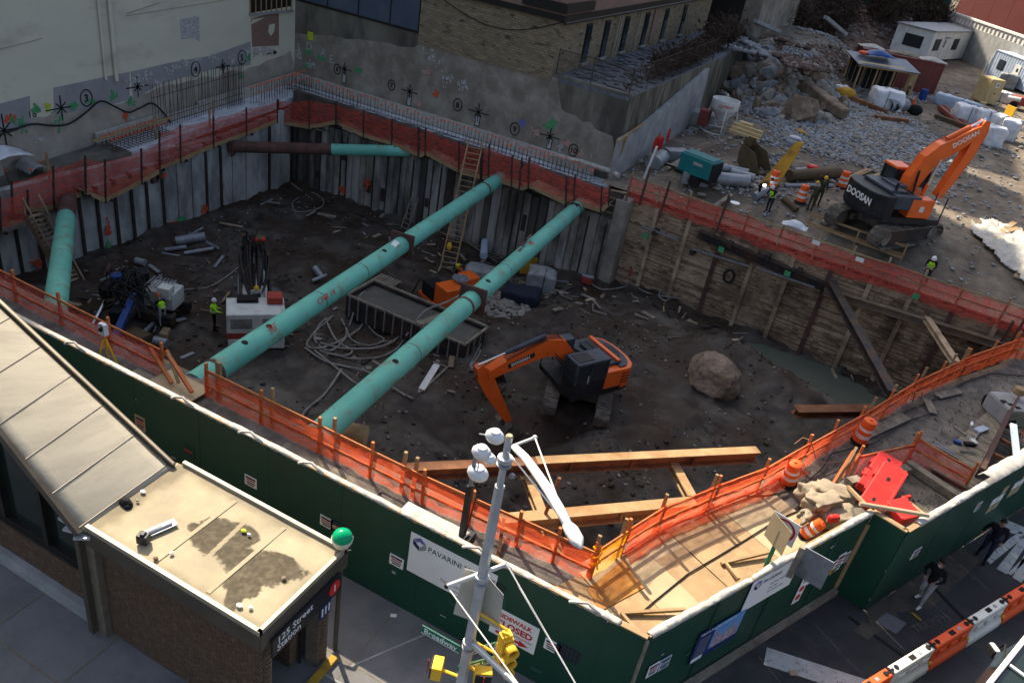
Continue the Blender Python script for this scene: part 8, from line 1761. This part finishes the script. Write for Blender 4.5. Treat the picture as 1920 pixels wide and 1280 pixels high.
for k,(a,b) in enumerate((((300,600),(262,640)),((318,612),(285,655)),((240,640),(270,660)))):
 A,B = pz(*a)+Vector((0,0,.2)),pz(*b)+Vector((0,0,.3)); tag(MB().beam(A,B,.16,.14).build('scrap_steel','steel_dark' if k%2 else 'grey_metal',None),('first','second','third')[k]+' length of scrap steel in the heap below the left rig','scrap')
for k,(a,b,r) in enumerate((((330,460),(385,452),.3),((310,472),(350,468),.14),((345,478),(400,470),.12),((355,440),(410,470),.1),((380,430),(340,455),.1),((590,508),(606,530),.22),((585,530),(612,520),.12),((748,600),(795,645),.05))):
 A,B = pz(*a)+Vector((0,0,r)),pz(*b)+Vector((0,0,r+.05)); tag(MB().tube([A,B],r,12).build('scrap_pipe','grey_metal',None,smooth=True),('largest dull pipe of the heap at the left wall foot','short thin pipe left of the heap at the left wall','lowest pipe of the heap at the left wall','thin slanting pipe on the heap at the left wall','short cross pipe on the heap at the left wall','grey pipe leaning out behind the left long strut','short grey pipe crossing behind the left long strut','thin rod in the hose heap')[k],'pipe')
tag(MB().beam(PX(405,425,-40.2)-Vector((0,0,1.2)),PX(390,378,-40.6)-Vector((0,0,1.0)),.24,.24,up=(1,0,0)).build('leaning_beam','steel_dark',None),'short dark steel beam leaning on the left pit wall','steel beam')
tag(MB().beam(pz(412,420)+Vector((0,0,.1)),pz(455,428)+Vector((0,0,.1)),.15,.08).build('loose_plank','timber_old_b',None),'brown plank on the floor right of the leaning beam','plank')
tag(MB().box(PY(622,233,47.0)-Vector((0,0,.5)),(.1,.1,.1)).build('bolt','steel_dark',None),'steel bolt under the corner walkway','bolt') if False else None
OM = thing('grout_mixer','orange grout mixing machine with a black motor at the ladder foot','mixer',pz(828,572), R_(-25))
MB().box((.6,0,.9),(1.3,1.3,1.6)).build('tank','orange_paint',OM,local=True,bevel=.05); MB().box((-.8,-.1,.75),(1.3,1.1,1.0)).build('motor','rubber',OM,local=True,bevel=.05); MB().box((-.1,0,.2),(3.2,1.4,.25)).build('skid','orange_paint',OM,local=True)
MB().box((-.2,2.0,1.0),(1.1,1.0,1.4)).build('hopper','orange_paint',OM,local=True,bevel=.04); MB().lathe([(.3,1.5),(.55,1.9),(.5,1.9),(.25,1.5)],16,c=(.3,1.0,0)).build('mixing_bowl','plastic_haze',OM,local=True)
MB().tube([(-1.3,-.4,1.1),(-1.5,-.8,1.3),(-1.7,-1.0,.5),(-1.6,-1.3,.1)],.05,6).build('hose_pipe','hose_black',OM,local=True,smooth=True)
bag('wrapped_pallet','clear wrapped pallet with pale straps right of the ladders in the pit',1012,545,1.9,1.5,1.5,'plastic_haze',41,cat='pallet',z=pz(1012,545).z)
bag('wrapped_pallet','grey sheeted heap behind the two workers at the orange mixer',900,525,2.2,1.5,1.0,'plastic_haze',42,cat='pallet',z=pz(900,525).z,strap=False)
bag('dark_tarp_heap','dark blue black tarp heap left of the wrapped pallet',975,562,2.4,1.7,.8,'cloth_navy',43,cat='tarp',z=pz(975,562).z,strap=False)
tag(MB().box(pz(988,515)+Vector((0,0,.7)),(1.1,.08,1.3),rz=.5).build('leaning_board','yellow_paint',None),'brown yellow board leaning behind the wrapped pallet','board')
tag(MB().tube([pz(905,492)+Vector((0,0,.5)),pz(898,475)+Vector((.2,.3,.9))],.28,12).build('blue_drum','container_blue',None,smooth=True),'bluish drum leaning at the foot of the far wall','drum')
tag(MB().box(pz(1060,545)+Vector((0,0,.0)),(.1,.1,.1)).build('b','rock',None),'x','x') if False else None
PU = thing('pump','small red pump with pale hoses on the floor near the lagging','pump',pz(1100,532)); MB().box(PU.location+Vector((0,0,.3)),(.7,.5,.5)).build('motor','red_paint',PU,bevel=.05); MB().tube([PU.location+Vector((-.4,0,.5)),PU.location+Vector((.4,0,.6))],.14,10).build('pump_body','grey_metal',PU)
PT = thing('pallet','grey wooden pallet on the pit floor between ladder and mud box','pallet',pz(722,535));
for k in range(7): MB().box(PT.location+Vector((-.7+.23*k,0,.3)),(.16,1.4,.05)).build('slat','timber_grey',PT)
for y in (-.6,0,.6): MB().box(PT.location+Vector((0,y,.2)),(1.7,.1,.14)).build('bearer','timber_grey',PT)
WB = thing('white_beam_scrap','white channel steel pieces in a frame on the pit floor','channel',pz(805,715)); c = WB.location
MB().beam(pz(790,735)+Vector((0,0,.15)),pz(818,690)+Vector((0,0,.2)),.35,.12).build('channel','white_paint',WB); MB().beam(pz(790,737)+Vector((0,0,.1)),pz(838,692)+Vector((0,0,.1)),.1,.12).beam(pz(838,692)+Vector((0,0,.1)),pz(812,682)+Vector((0,0,.1)),.1,.1).build('frame','timber_grey',WB)
for k,(a,b,r,m) in enumerate((((880,695),(912,700),.16,'hose'),((560,735),(560,735.1),.01,'hose'),((745,735),(775,750),.07,'timber_grey'))):
 if k == 1: continue
 A,B = pz(*a)+Vector((0,0,r)),pz(*b)+Vector((0,0,r)); tag(MB().tube([A,B],r,10).build('short_pipe',m,None,smooth=True),('pale short pipe on the floor left of the excavator arm','','short thin pipe by the long struts')[k],'pipe')
# ================================================================== right-hand corner: sack pile,planks,trench,truck
SK = thing('sack_pile','pile of tan sacks and sheeting beside the sunlit deck','sacks',P(1545,950)); rr = random.Random(2)
for k,(px,py,z,L,w,h,rzz) in enumerate(((1530,935,.2,1.5,.8,.5,1.0),(1548,962,.15,1.7,.7,.5,1.2),(1528,962,.35,1.9,.35,.3,1.15),(1562,978,.3,1.2,.8,.5,.6),(1560,930,.5,1.3,.7,.4,.3),(1520,945,.6,.8,.5,.35,1.4),(1545,945,.75,1.2,.55,.3,.9))):
 bm = bmesh.new(); bmesh.ops.create_cube(bm,size=1); bmesh.ops.subdivide_edges(bm,edges=bm.edges[:],cuts=8,use_grid_fill=True)
 for v in bm.verts:
  p = v.co.copy(); r = p.length; n1 = noise.noise(Vector((p.x*3+k,p.y*3,p.z*3)))*.16+.10*math.sin(p.x*13+k*2+p.y*5)+.08*noise.noise(Vector((p.x*8+k,p.y*7,p.z*5))); f = .78+.22*(.5/max(r,.5)); v.co = Vector((p.x*L*f,p.y*w*f,(p.z*f)*h))*(1+n1*1.2)
 me = bpy.data.meshes.new('sack'); bm.to_mesh(me); bm.free(); me.materials.append(M['sack']); me.polygons.foreach_set('use_smooth',[True]*len(me.polygons)); o = link('sack',me,SK); c = P(px,py,z); o.matrix_parent_inverse = wm(SK).inverted(); o.location = c+Vector((0,0,h*.4)); o.rotation_euler = (rr.uniform(-.15,.15),rr.uniform(-.2,.2),rzz)
tag(MB().box(P(1563,972,.8),(.4,.22,.3),rz=.7).build('red_bag','barrier_red',None,bevel=.09),'small red bag on the tan sack pile','bag')
def gb(label,a,b,w,h,m='timber_grey',za=.1,zb=.1,nm='timber_beam',cat='timber'):
 return tag(MB().beam(P(*a,za),P(*b,zb),w,h).build(nm,m,None), label, cat)
gb('thick grey timber beam under the small red netted fence, left',(1590,905),(1702,880),.32,.28,za=.14,zb=.14)
gb('thick grey timber beam under the small red netted fence, right',(1702,870),(1795,932),.32,.3,za=.14,zb=.14)
gb('slanting timber strut from sacks to the red barriers',(1590,912),(1622,945),.1,.1,'timber',.9,1.4,'timber_strut'); gb('pale timber strut below the sacks',(1560,960),(1625,928),.1,.1,'timber_grey',.5,.6,'timber_strut')
gb('brown timber strut right of the red barriers',(1690,930),(1745,975),.1,.1,'timber',.7,1.2,'timber_strut')
for k,(a,b) in enumerate((((1562,905),(1600,845)),((1570,905),(1606,838)),((1578,895),(1612,850)))):
 tag(MB().beam(P(*a,.5),P(*b,1.3),.09,.06).build('bundle_stake','orange_wood' if k!=1 else 'timber',None),('left','middle','right')[k]+' stake of the leaning bundle by the grey beam','stake')
ground_fence('small red netted fence on the grey timber beam, left of the gap',[P(1596,893),P(1700,868)],1.0,'net_red_shade',posts=1,rails=(.9,),post_h=1.4)
ground_fence('small red netted fence slanting right above the trench',[P(1703,858),P(1806,918)],1.0,'net_red_shade',posts=1,rails=(.45,.9),post_h=1.25)
gb('pale loose board on the dirt by the curved fence, lower',(1622,815),(1700,780),.45,.06,nm='loose_board',cat='board',za=.05,zb=.05); gb('pale loose board on the dirt, upper right',(1757,742),(1800,732),.4,.06,nm='loose_board',cat='board',za=.05,zb=.05); gb('short pale loose board standing at an angle on the dirt',(1738,750),(1750,775),.35,.06,nm='loose_board',cat='board',za=.05,zb=.05)
TPf = thing('timber_platform','greenish grey boarded platform strewn with tools near the truck','platform',P(1820,830)); pa_,pb_ = P(1745,880,.1),P(1860,770,.1); dP = (pb_-pa_); LP_ = dP.length; dP.normalize(); nP = Vector((-dP.y,dP.x,0))*-1
for k in range(18): c = pa_+dP*((k+.5)*LP_/18)+nP*1.2; MB().box(c+Vector((0,0,.05+.01*(k%3))),(LP_/18*.95,2.6,.06),rz=math.atan2(dP.y,dP.x)).build('board','timber_grey',TPf)
for k,(px,py,m,w,h,lb) in enumerate(((1795,828,'blue_tarp',.3,.2,'blue rag on the timber platform'),(1818,832,'rubber',.45,.2,'black tool on the timber platform'),(1840,805,'container_blue',.7,.3,'pale blue sheet on the timber platform'),(1822,795,'plastic_white',.35,.1,'white scrap on the timber platform'),(1826,828,'cream_paint',.35,.2,'cream box on the timber platform'),(1800,808,'timber_grey',.6,.12,'short grey block on the timber platform'))):
 tag(MB().box(P(px,py,.26),(w,h,.12),rz=.5*k).build('tool_item',m,None,bevel=.02), lb, 'tool')
for k,(a,b) in enumerate((((1755,835),(1795,858)),((1752,828),(1790,850)),((1800,845),(1830,848)),((1822,830),(1845,800)))):
 A,B = P(*a,.25),P(*b,.25); tag(MB().tube([A,B],.035,6).build('steel_rod','grey_metal',None,smooth=True),('first','second','third','fourth')[k]+' steel rod lying on the boarded platform','rod')
TSh = thing('trench_box','dark rusty sheet steel box at the right edge behind the hoarding','trench box',P(1890,830)); a = P(1838,900,0); b = P(1880,790,0)
MB().beam(P(1845,868,.9),P(1892,775,.9),.1,1.8).build('side_plate','steel_brown',TSh); MB().beam(P(1880,880,.9),P(1925,800,.9),.1,1.8).build('side_plate','steel_brown',TSh)
for q in (.2,.5,.8): c=P(1845,868,1.75).lerp(P(1892,775,1.75),q); d=P(1880,880,1.75).lerp(P(1925,800,1.75),q); MB().beam(c,d,.12,.12).build('spreader','steel_rust',TSh)
MB().beam(P(1842,880,1.85),P(1893,772,1.85),.16,.12).build('top_rail','steel_brown',TSh)
tag(MB().beam(P(1908,868,3.1),P(1900,795,3.6),.2,.08).build('white_channel','container_blue',None),'upright pale blue grey steel channel against the right hoarding','channel')
TK = thing('grey_truck','pale grey machine hood with black vents at the right frame edge','vehicle',P(1895,775)); qk = Matrix.Rotation(R_(35),3,'Z')
MB().box(P(1902,768,.6),(1.9,1.5,.9),rot=qk).build('hood','conc_light',TK,bevel=.12)
for k in range(3): MB().box(P(1882+13*k,752+6*k,1.06),(.24,.18,.03),rot=qk).build('vent','rubber',TK)
for k,(px,py) in enumerate(((1848,753),(1882,790))): c=P(px,py,.3); MB().tube([c,c+Vector((.3,.1,0))],.35,14).build('wheel','rubber',TK)
tag(MB().lathe([(.2,0),(.25,.05),(.22,.3)],12,c=tuple(P(1908,738,1.3))).build('straw_ball','timber',None,smooth=True),'bundle of straw coloured rope on the grey hood','rope')
gb('board strip between hoarding and near fence, left',(240,700),(330,752),.9,.04,'timber_grey',.02,.02,'walk_board','board'); gb('board strip between hoarding and near fence, middle',(520,842),(700,935),.9,.04,'timber_grey',.02,.02,'walk_board','board')
BSx = thing('bus','dark windscreen and white roof edge of a bus at the bottom right corner','bus',P(1925,1290)); ea,eb = P(1845,1290,2.6),P(1925,1190,2.6); dB = (eb-ea); dB.z=0; dB.normalize(); nB = Vector((dB.y,-dB.x,0)); bs = ea-dB*.3
mbx = MB(); ce = bs+dB*1.4;
def bp_(s,o,z): v = bs+dB*s+nB*o; return Vector((v.x,v.y,z))
MB().beam(bp_(-.3,1.3,1.1),bp_(3.2,1.3,1.1),2.6,1.6).build('body','navy_paint',BSx,bevel=.08); MB().beam(bp_(-.3,.02,2.6),bp_(3.2,.02,2.6),.12,.14).build('roof_edge','white_paint',BSx,bevel=.03)
MB().add([bp_(-.3,.05,2.55),bp_(3.2,.05,2.55),bp_(3.2,-.25,1.5),bp_(-.3,-.25,1.5)],[(0,1,2,3)]).build('windscreen','glass',BSx)
MB().add([bp_(-.3,.1,2.56),bp_(3.2,.1,2.56),bp_(3.2,2.4,2.5),bp_(-.3,2.4,2.5)],[(0,1,2,3)]).build('side_glass','glass_green',BSx); MB().box(bp_(.6,1.0,2.58),(.9,.5,.03),rz=.6).build('seat_back','sign_green',BSx); MB().beam(bp_(1.6,.1,2.6),bp_(1.6,2.4,2.56),.08,.05).build('pillar','white_paint',BSx)
mr = P(1862,1218,2.3); MB().tube([bp_(1.5,.05,2.5),P(1885,1208,2.5),mr],.03,6).build('mirror_arm','rubber',BSx,smooth=True); MB().box(mr,(.16,.3,.26),rot=Matrix.Rotation(.6,3,'Z')).build('mirror','plastic_white',BSx,bevel=.05); MB().box(mr+Vector((-.06,-.06,0)),(.1,.26,.22),rot=Matrix.Rotation(.6,3,'Z')).build('mirror_glass','rubber',BSx)
tag(MB().box(P(1487,1261,.05),(.2,.14,.05),rz=.5).build('paper_scrap','plywood_pale',None),'yellowish paper scrap on the dark road beside the painted bar','litter')
tag(MB().box(P(738,1153,.03),(.16,.1,.015),rz=.5).build('paper_scrap','print_white',None),'white paper scrap on the pavement by the long hoarding','litter')
tag(MB().beam(P(1710,1148,.03),P(1727,1162,.03),.05,.03).build('yellow_strip','curb_yellow',None),'thin yellow strip lying on the road between barrier row and hoarding','strip')
# ================================================================== people
def capsule(mb,a,b,ra,rb,n=12):
 a,b = Vector(a),Vector(b); d = b-a; L = d.length; d = d/L if L>1e-6 else Vector((0,0,1)); pu = Vector((0,0,1)) if abs(d.z)<.9 else Vector((1,0,0)); pu=(pu-d*pu.dot(d)).normalized(); q=d.cross(pu); rings=[]
 for t in np.linspace(math.pi,math.pi/2,4): rings.append((a+d*math.cos(t)*ra,max(1e-3,math.sin(t)*ra)))
 for t in np.linspace(math.pi/2,0,4): rings.append((b+d*math.cos(t)*rb,max(1e-3,math.sin(t)*rb)))
 vs=[c+(pu*math.cos(2*math.pi*j/n)+q*math.sin(2*math.pi*j/n))*r for c,r in rings for j in range(n)]; k=len(rings)
 mb.add(vs,[(i*n+j,i*n+(j+1)%n,(i+1)*n+(j+1)%n,(i+1)*n+j) for i in range(k-1) for j in range(n)]+[tuple(range(n-1,-1,-1)),tuple((k-1)*n+j for j in range(n))])
def person(label, loc, yaw, P_, cols, helmet=None, vest=None, hair=True, H=1.75, vox=.022, mask=False):
 """P_: joint dict in a local frame,x right,y forward,z up (metres,for a 1.75 m figure)"""
 D = dict(hipL=(-.10,0,.93),hipR=(.10,0,.93),kneeL=(-.11,.03,.50),kneeR=(.11,.03,.50),ankL=(-.11,0,.09),ankR=(.11,0,.09),toeL=(-.12,.18,.04),toeR=(.12,.18,.04),
             waist=(0,0,1.08),chest=(0,.0,1.32),neck=(0,.0,1.48),head=(0,.02,1.63),shL=(-.20,0,1.42),shR=(.20,0,1.42),elL=(-.27,-.02,1.14),elR=(.27,-.02,1.14),haL=(-.28,.10,.90),haR=(.28,.10,.90))
 D.update(P_); J = {k:Vector(v) for k,v in D.items()}; s = H/1.75
 shirt,pants,shoe,skin = cols
 segs = []
 def c(a,b,ra,rb,m): segs.append((J[a] if isinstance(a,str) else a,J[b] if isinstance(b,str) else b,ra,rb,m))
 for q in ('L','R'):
  c('hip'+q,'knee'+q,.095,.066,1); c('knee'+q,'ank'+q,.066,.045,1); heel = J['ank'+q]+Vector((0,-.03,-.045)); c(heel,'toe'+q,.05,.042,2)
  c('sh'+q,'el'+q,.062,.047,0); fo = J['el'+q].lerp(J['ha'+q],.82); c('el'+q,fo,.047,.036,0); c(fo,'ha'+q,.031,.029,3)
 c('hipL','hipR',.10,.10,1); c(J['hipL'].lerp(J['hipR'],.5),'waist',.125,.12,0); c('waist','chest',.125,.145,0); c(J['chest']-Vector((.08,0,0)),J['chest']+Vector((.08,0,0)),.125,.125,0); c('shL','shR',.065,.065,0); c('neck','head',.052,.06,3)
 hd = J['head']; up = (J['head']-J['neck']).normalized(); c(hd+up*-.035+Vector((0,.012,0)),hd+up*.045,.078,.088,3)
 fw = P_.get('face',(0,1,-.15)); fw = Vector(fw).normalized(); c(hd+fw*.085+up*-.01,hd+fw*.105+up*-.03,.016,.014,3); sd = fw.cross(up).normalized()
 for g in (1,-1): c(hd+sd*g*.088-up*.01,hd+sd*g*.092+up*.02,.014,.016,3)
 mb = MB()
 for a,b,ra,rb,m in segs: capsule(mb,a,b,ra,rb)
 me = bpy.data.meshes.new('tmp'); me.from_pydata(mb.v,[],mb.f); o = bpy.data.objects.new('tmp',me); COL.objects.link(o)
 md = o.modifiers.new('r','REMESH'); md.mode='VOXEL'; md.voxel_size=vox; md2=o.modifiers.new('s','SMOOTH'); md2.iterations=3; md2.factor=.5
 me2 = bpy.data.meshes.new_from_object(o.evaluated_get(bpy.context.evaluated_depsgraph_get())); bpy.data.objects.remove(o); bpy.data.meshes.remove(me)
 nf = len(me2.polygons); ctr = np.empty(nf*3); me2.polygons.foreach_get('center',ctr); ctr = ctr.reshape(-1,3); best = np.full(nf,1e9); mi = np.zeros(nf,dtype=np.int32)
 for a,b,ra,rb,m in segs:
  a_,b_ = np.array(a),np.array(b); ab = b_-a_; L2 = max(1e-9,ab@ab); t = np.clip(((ctr-a_)@ab)/L2,0,1); dd = np.linalg.norm(ctr-(a_+t[:,None]*ab),axis=1)-(ra+(rb-ra)*t); u = dd<best; best[u]=dd[u]; mi[u]=m
 fm = MB()
 for q,sg in (('L',1),('R',-1)):
  h = J['ha'+q]; d = (h-J['el'+q]).normalized(); sdv = Vector((1,0,0)) if abs(d.x)<.8 else Vector((0,1,0)); sdv=(sdv-d*sdv.dot(d)).normalized(); pn = d.cross(sdv)
  for k,Lf in enumerate((.065,.078,.072,.055)): b0 = h+d*.012+sdv*(.030-.02*k); b1 = b0+d*Lf*.6+pn*.006; b2 = b1+d*Lf*.4+pn*.022; fm.tube([b0,b1,b2],[.0095,.0085,.006],5)
  b0 = h+sdv*sg*.026-d*.005; fm.tube([b0,b0+sdv*sg*.03+d*.03,b0+sdv*sg*.032+d*.058],[.011,.010,.007],5)
 V = [v.co[:] for v in me2.vertices]+fm.v; off = len(me2.vertices); Fc = [tuple(p.vertices) for p in me2.polygons]+[tuple(i+off for i in f) for f in fm.f]
 me3 = bpy.data.meshes.new('person'); me3.from_pydata(V,[],Fc);
 for m in (shirt,pants,shoe,skin): me3.materials.append(M[m])
 me3.polygons.foreach_set('material_index', list(mi)+[3]*len(fm.f)); me3.polygons.foreach_set('use_smooth',[True]*len(Fc)); bpy.data.meshes.remove(me2)
 t = thing('person',label,'person',loc,yaw); t.scale=(s,s,s); link('body',me3,t,local=True)
 T = Matrix.Translation(hd); zq = up; yq = (fw-zq*fw.dot(zq)).normalized(); xq = yq.cross(zq); Q = Matrix((xq,yq,zq)).transposed().to_4x4(); T = T@Q
 for g in (1,-1): MB().sphere((.032*g,.088,.012),.010,6,5).build('eye','hair',t,local=True).data.transform(T)
 MB().box((0,.094,-.045),(.04,.01,.008)).build('mouth','print_red',t,local=True).data.transform(T)
 if helmet:
  mbh = MB().lathe([(.115,.035),(.113,.075),(.095,.13),(.055,.165),(.01,.175)],16); mbh.prism([(.1,.02),(.085,.13),(-.085,.13),(-.1,.02)],.03,.045); mbh.lathe([(.128,.03),(.128,.04),(.11,.045)],16); o = mbh.build('hard_hat',helmet,t,local=True,smooth=True); o.data.transform(T)
 elif hair:
  mbh = MB().sphere((0,-.012,.038),.102,14,9,sq=(.93,1.0,.98)); v2=[]; o = mbh.build('hair','hair',t,local=True,smooth='all');
  for v in o.data.vertices:
   if v.co.y > .055 and v.co.z < .07: v.co.y = .055
  o.data.transform(T)
 if mask: MB().sphere((0,.072,-.045),.045,10,7,sq=(1.1,.75,.8)).build('face_mask','print_white',t,local=True,smooth='all').data.transform(T)
 if vest:
  vm = MB();
  base = J['hipL'].lerp(J['hipR'],.5); pts_ = [base.lerp(J['waist'],.35),J['waist'],J['waist'].lerp(J['chest'],.5),J['chest'],J['chest'].lerp(J['neck'],.55)]; ax = (J['shR']-J['shL']).normalized();
  vs=[];n=18; rs=[(.165,.15),(.165,.15),(.18,.16),(.2,.165),(.15,.12)]
  for p,(rx_,ry_) in zip(pts_,rs):
   upd=(J['neck']-base).normalized(); fy=upd.cross(ax).normalized()
   for j in range(n): a=2*math.pi*j/n; vs.append(p+ax*math.cos(a)*rx_+fy*math.sin(a)*ry_)
  fs=[(i*n+j,i*n+(j+1)%n,(i+1)*n+(j+1)%n,(i+1)*n+j) for i in range(4) for j in range(n)]; vm.add(vs,fs); vm.build('hivis_vest',vest,t,local=True,smooth='all',solid=.01)
  sm = MB(); k0=1; ring=[vs[n+j]*1.0+((vs[n+j]-pts_[1]).normalized()*.012) for j in range(n)]; sm.tube(ring,.022,5,closed=True); sm.build('reflective_band','silver',t,local=True)
 return t
def to_local(v,yaw): return v
cam_dir = lambda p: math.atan2(-p.x,p.y)
p = P(1706,1128); walk1 = dict(kneeL=(-.12,.16,.52),ankL=(-.13,.20,.10),toeL=(-.15,.38,.07),kneeR=(.12,.02,.50),ankR=(.13,-.22,.12),toeR=(.16,-.06,.05),haL=(-.14,.20,1.0),haR=(.16,.18,1.02),elL=(-.30,.02,1.15),elR=(.30,.0,1.15),head=(0,.04,1.63),face=(.2,.9,-.35))
person('pedestrian in black hoodie, pale grey trousers and white face mask on the dark road',p+Vector((.25,.15,0)),R_(150),walk1,('cloth_black','cloth_grey','print_white','skin'),mask=True,vox=.018,H=1.82)
p = P(1826,1050); walk2 = dict(kneeL=(-.11,.15,.52),ankL=(-.11,.12,.12),toeL=(-.12,.30,.08),kneeR=(.11,-.02,.50),ankR=(.12,-.28,.13),toeR=(.13,-.12,.05),haL=(-.24,.26,1.02),haR=(.34,-.12,.92),elL=(-.30,.0,1.14),elR=(.32,-.10,1.14),face=(-.3,.9,-.35),head=(0,.05,1.63))
person('pedestrian in dark jacket and navy trousers striding past the white crossing bars',p+Vector((.2,.2,0)),R_(170),walk2,('cloth_black','cloth_navy','rubber','skin'),vox=.018,H=1.80)
BGp = tag(MB().sphere(p+Vector((.26,-.0,1.05)),.10,10,7,sq=(1.2,.7,.9)).build('waist_bag','cloth_navy',None,smooth=True),'small dark waist bag carried by the striding pedestrian','bag')
lean = dict(chest=(0,.10,1.30),neck=(0,.16,1.44),head=(0,.24,1.56),shL=(-.20,.12,1.38),shR=(.20,.12,1.38),elL=(-.25,.25,1.15),elR=(.25,.25,1.15),haL=(-.15,.42,1.08),haR=(.15,.42,1.08),face=(0,.8,-.6))
bend = dict(chest=(0,.32,1.20),neck=(0,.45,1.28),head=(0,.56,1.34),shL=(-.19,.38,1.25),shR=(.19,.38,1.25),elL=(-.22,.46,.98),elR=(.22,.46,.98),haL=(-.1,.60,.80),haR=(.1,.60,.80),waist=(0,.06,1.05),face=(0,.5,-.8))
reach = dict(haR=(.42,.42,1.22),elR=(.32,.16,1.22),haL=(-.2,.3,1.1),elL=(-.28,.02,1.14))
person('worker in yellow green vest, grey trousers and red helmet bending beside the white left rig',pz(306,612),R_(75),lean,('cloth_black','cloth_grey','rubber','skin'),H=1.95,helmet='helmet_red',vest='hivis')
person('worker in a full yellow green jacket reaching towards the white drill rig',pz(402,618),R_(-50),reach,('hivis','cloth_black','rubber','skin'),H=1.95,helmet='helmet_white',vest='hivis')
person('grey clothed worker with yellow helmet on the engine of the white drill rig',Vector((CR.location.x,CR.location.y,CR.location.z+1.0))+dr0*1.3,R_(-120),lean,('cloth_grey','cloth_grey','rubber','skin'),H=1.95,helmet='helmet_yellow')
p = P(372,706,-5.9); person('worker in black with a yellow green vest behind the near end of the left strut',Vector((-24.9,23.2,pit_z(-24.9,23.2)+.0)),R_(160),lean,('cloth_black','cloth_black','rubber','skin'),H=1.95,vest='hivis',hair=True)
person('worker with yellow green vest behind the orange mixer, back bent',pz(842,530)+Vector((.3,.5,.0)),R_(200),bend,('cloth_black','cloth_black','rubber','skin'),H=1.95,helmet='helmet_yellow',vest='hivis')
person('worker with orange helmet standing right of the orange mixer',pz(866,552),R_(120),lean,('cloth_grey','cloth_black','rubber','skin'),H=1.95,helmet='helmet_red',vest='hivis')
tag(MB().sphere(la+Vector((.1,-.3,2.0)),.22,10,7,sq=(.8,.7,1.4)).build('yellow_rope_bag','helmet_yellow',None,smooth=True),'yellow rope bundle hung low on the long ladder','rope')
p = G(1438,400); person('worker in white helmet and yellow green vest looking down behind the lagging-top netting',Vector((p.x,p.y,terr(p.x,p.y))),R_(150),lean,('cloth_black','cloth_navy','rubber','skin'),H=1.95,helmet='helmet_white',vest='hivis')
p = P(1730,532,0); person('worker in white helmet leaning on the netting right of the big excavator',Vector((p.x,49.6,.0)),R_(170),lean,('cloth_black','cloth_navy','rubber','skin'),H=1.95,helmet='helmet_white',vest='hivis')
WD = G(1418,372); person('welder in a mustard jacket crouched at the yellow blade',WD,R_(-70),bend,('cloth_mustard','cloth_black','rubber','skin'),H=1.85)
SPk = tag(MB().sphere(G(1428,355)+Vector((.1,-.1,.35)),.11,8,6).build('welding_arc','spark',None),'bright welding spark beside the mustard jacketed welder','spark')
p = G(1517,395); person('worker in olive clothes standing right of the middle drum',p,R_(20),lean,('cloth_olive','cloth_olive','rubber','skin'),H=1.95,helmet='helmet_yellow')
p = G(1530,385); person('second olive clothed worker with raised arm behind the first',p,R_(200),dict(haR=(.35,.1,1.75),elR=(.33,.05,1.5)),('cloth_olive','cloth_olive','rubber','skin'),H=1.95,helmet='helmet_yellow')
p = G(1693,190); person('distant worker in brown clothes between shelter and red container',p,R_(0),lean,('bucket_brown','cloth_olive','rubber','skin'),H=1.95,helmet='helmet_yellow',vox=.03)
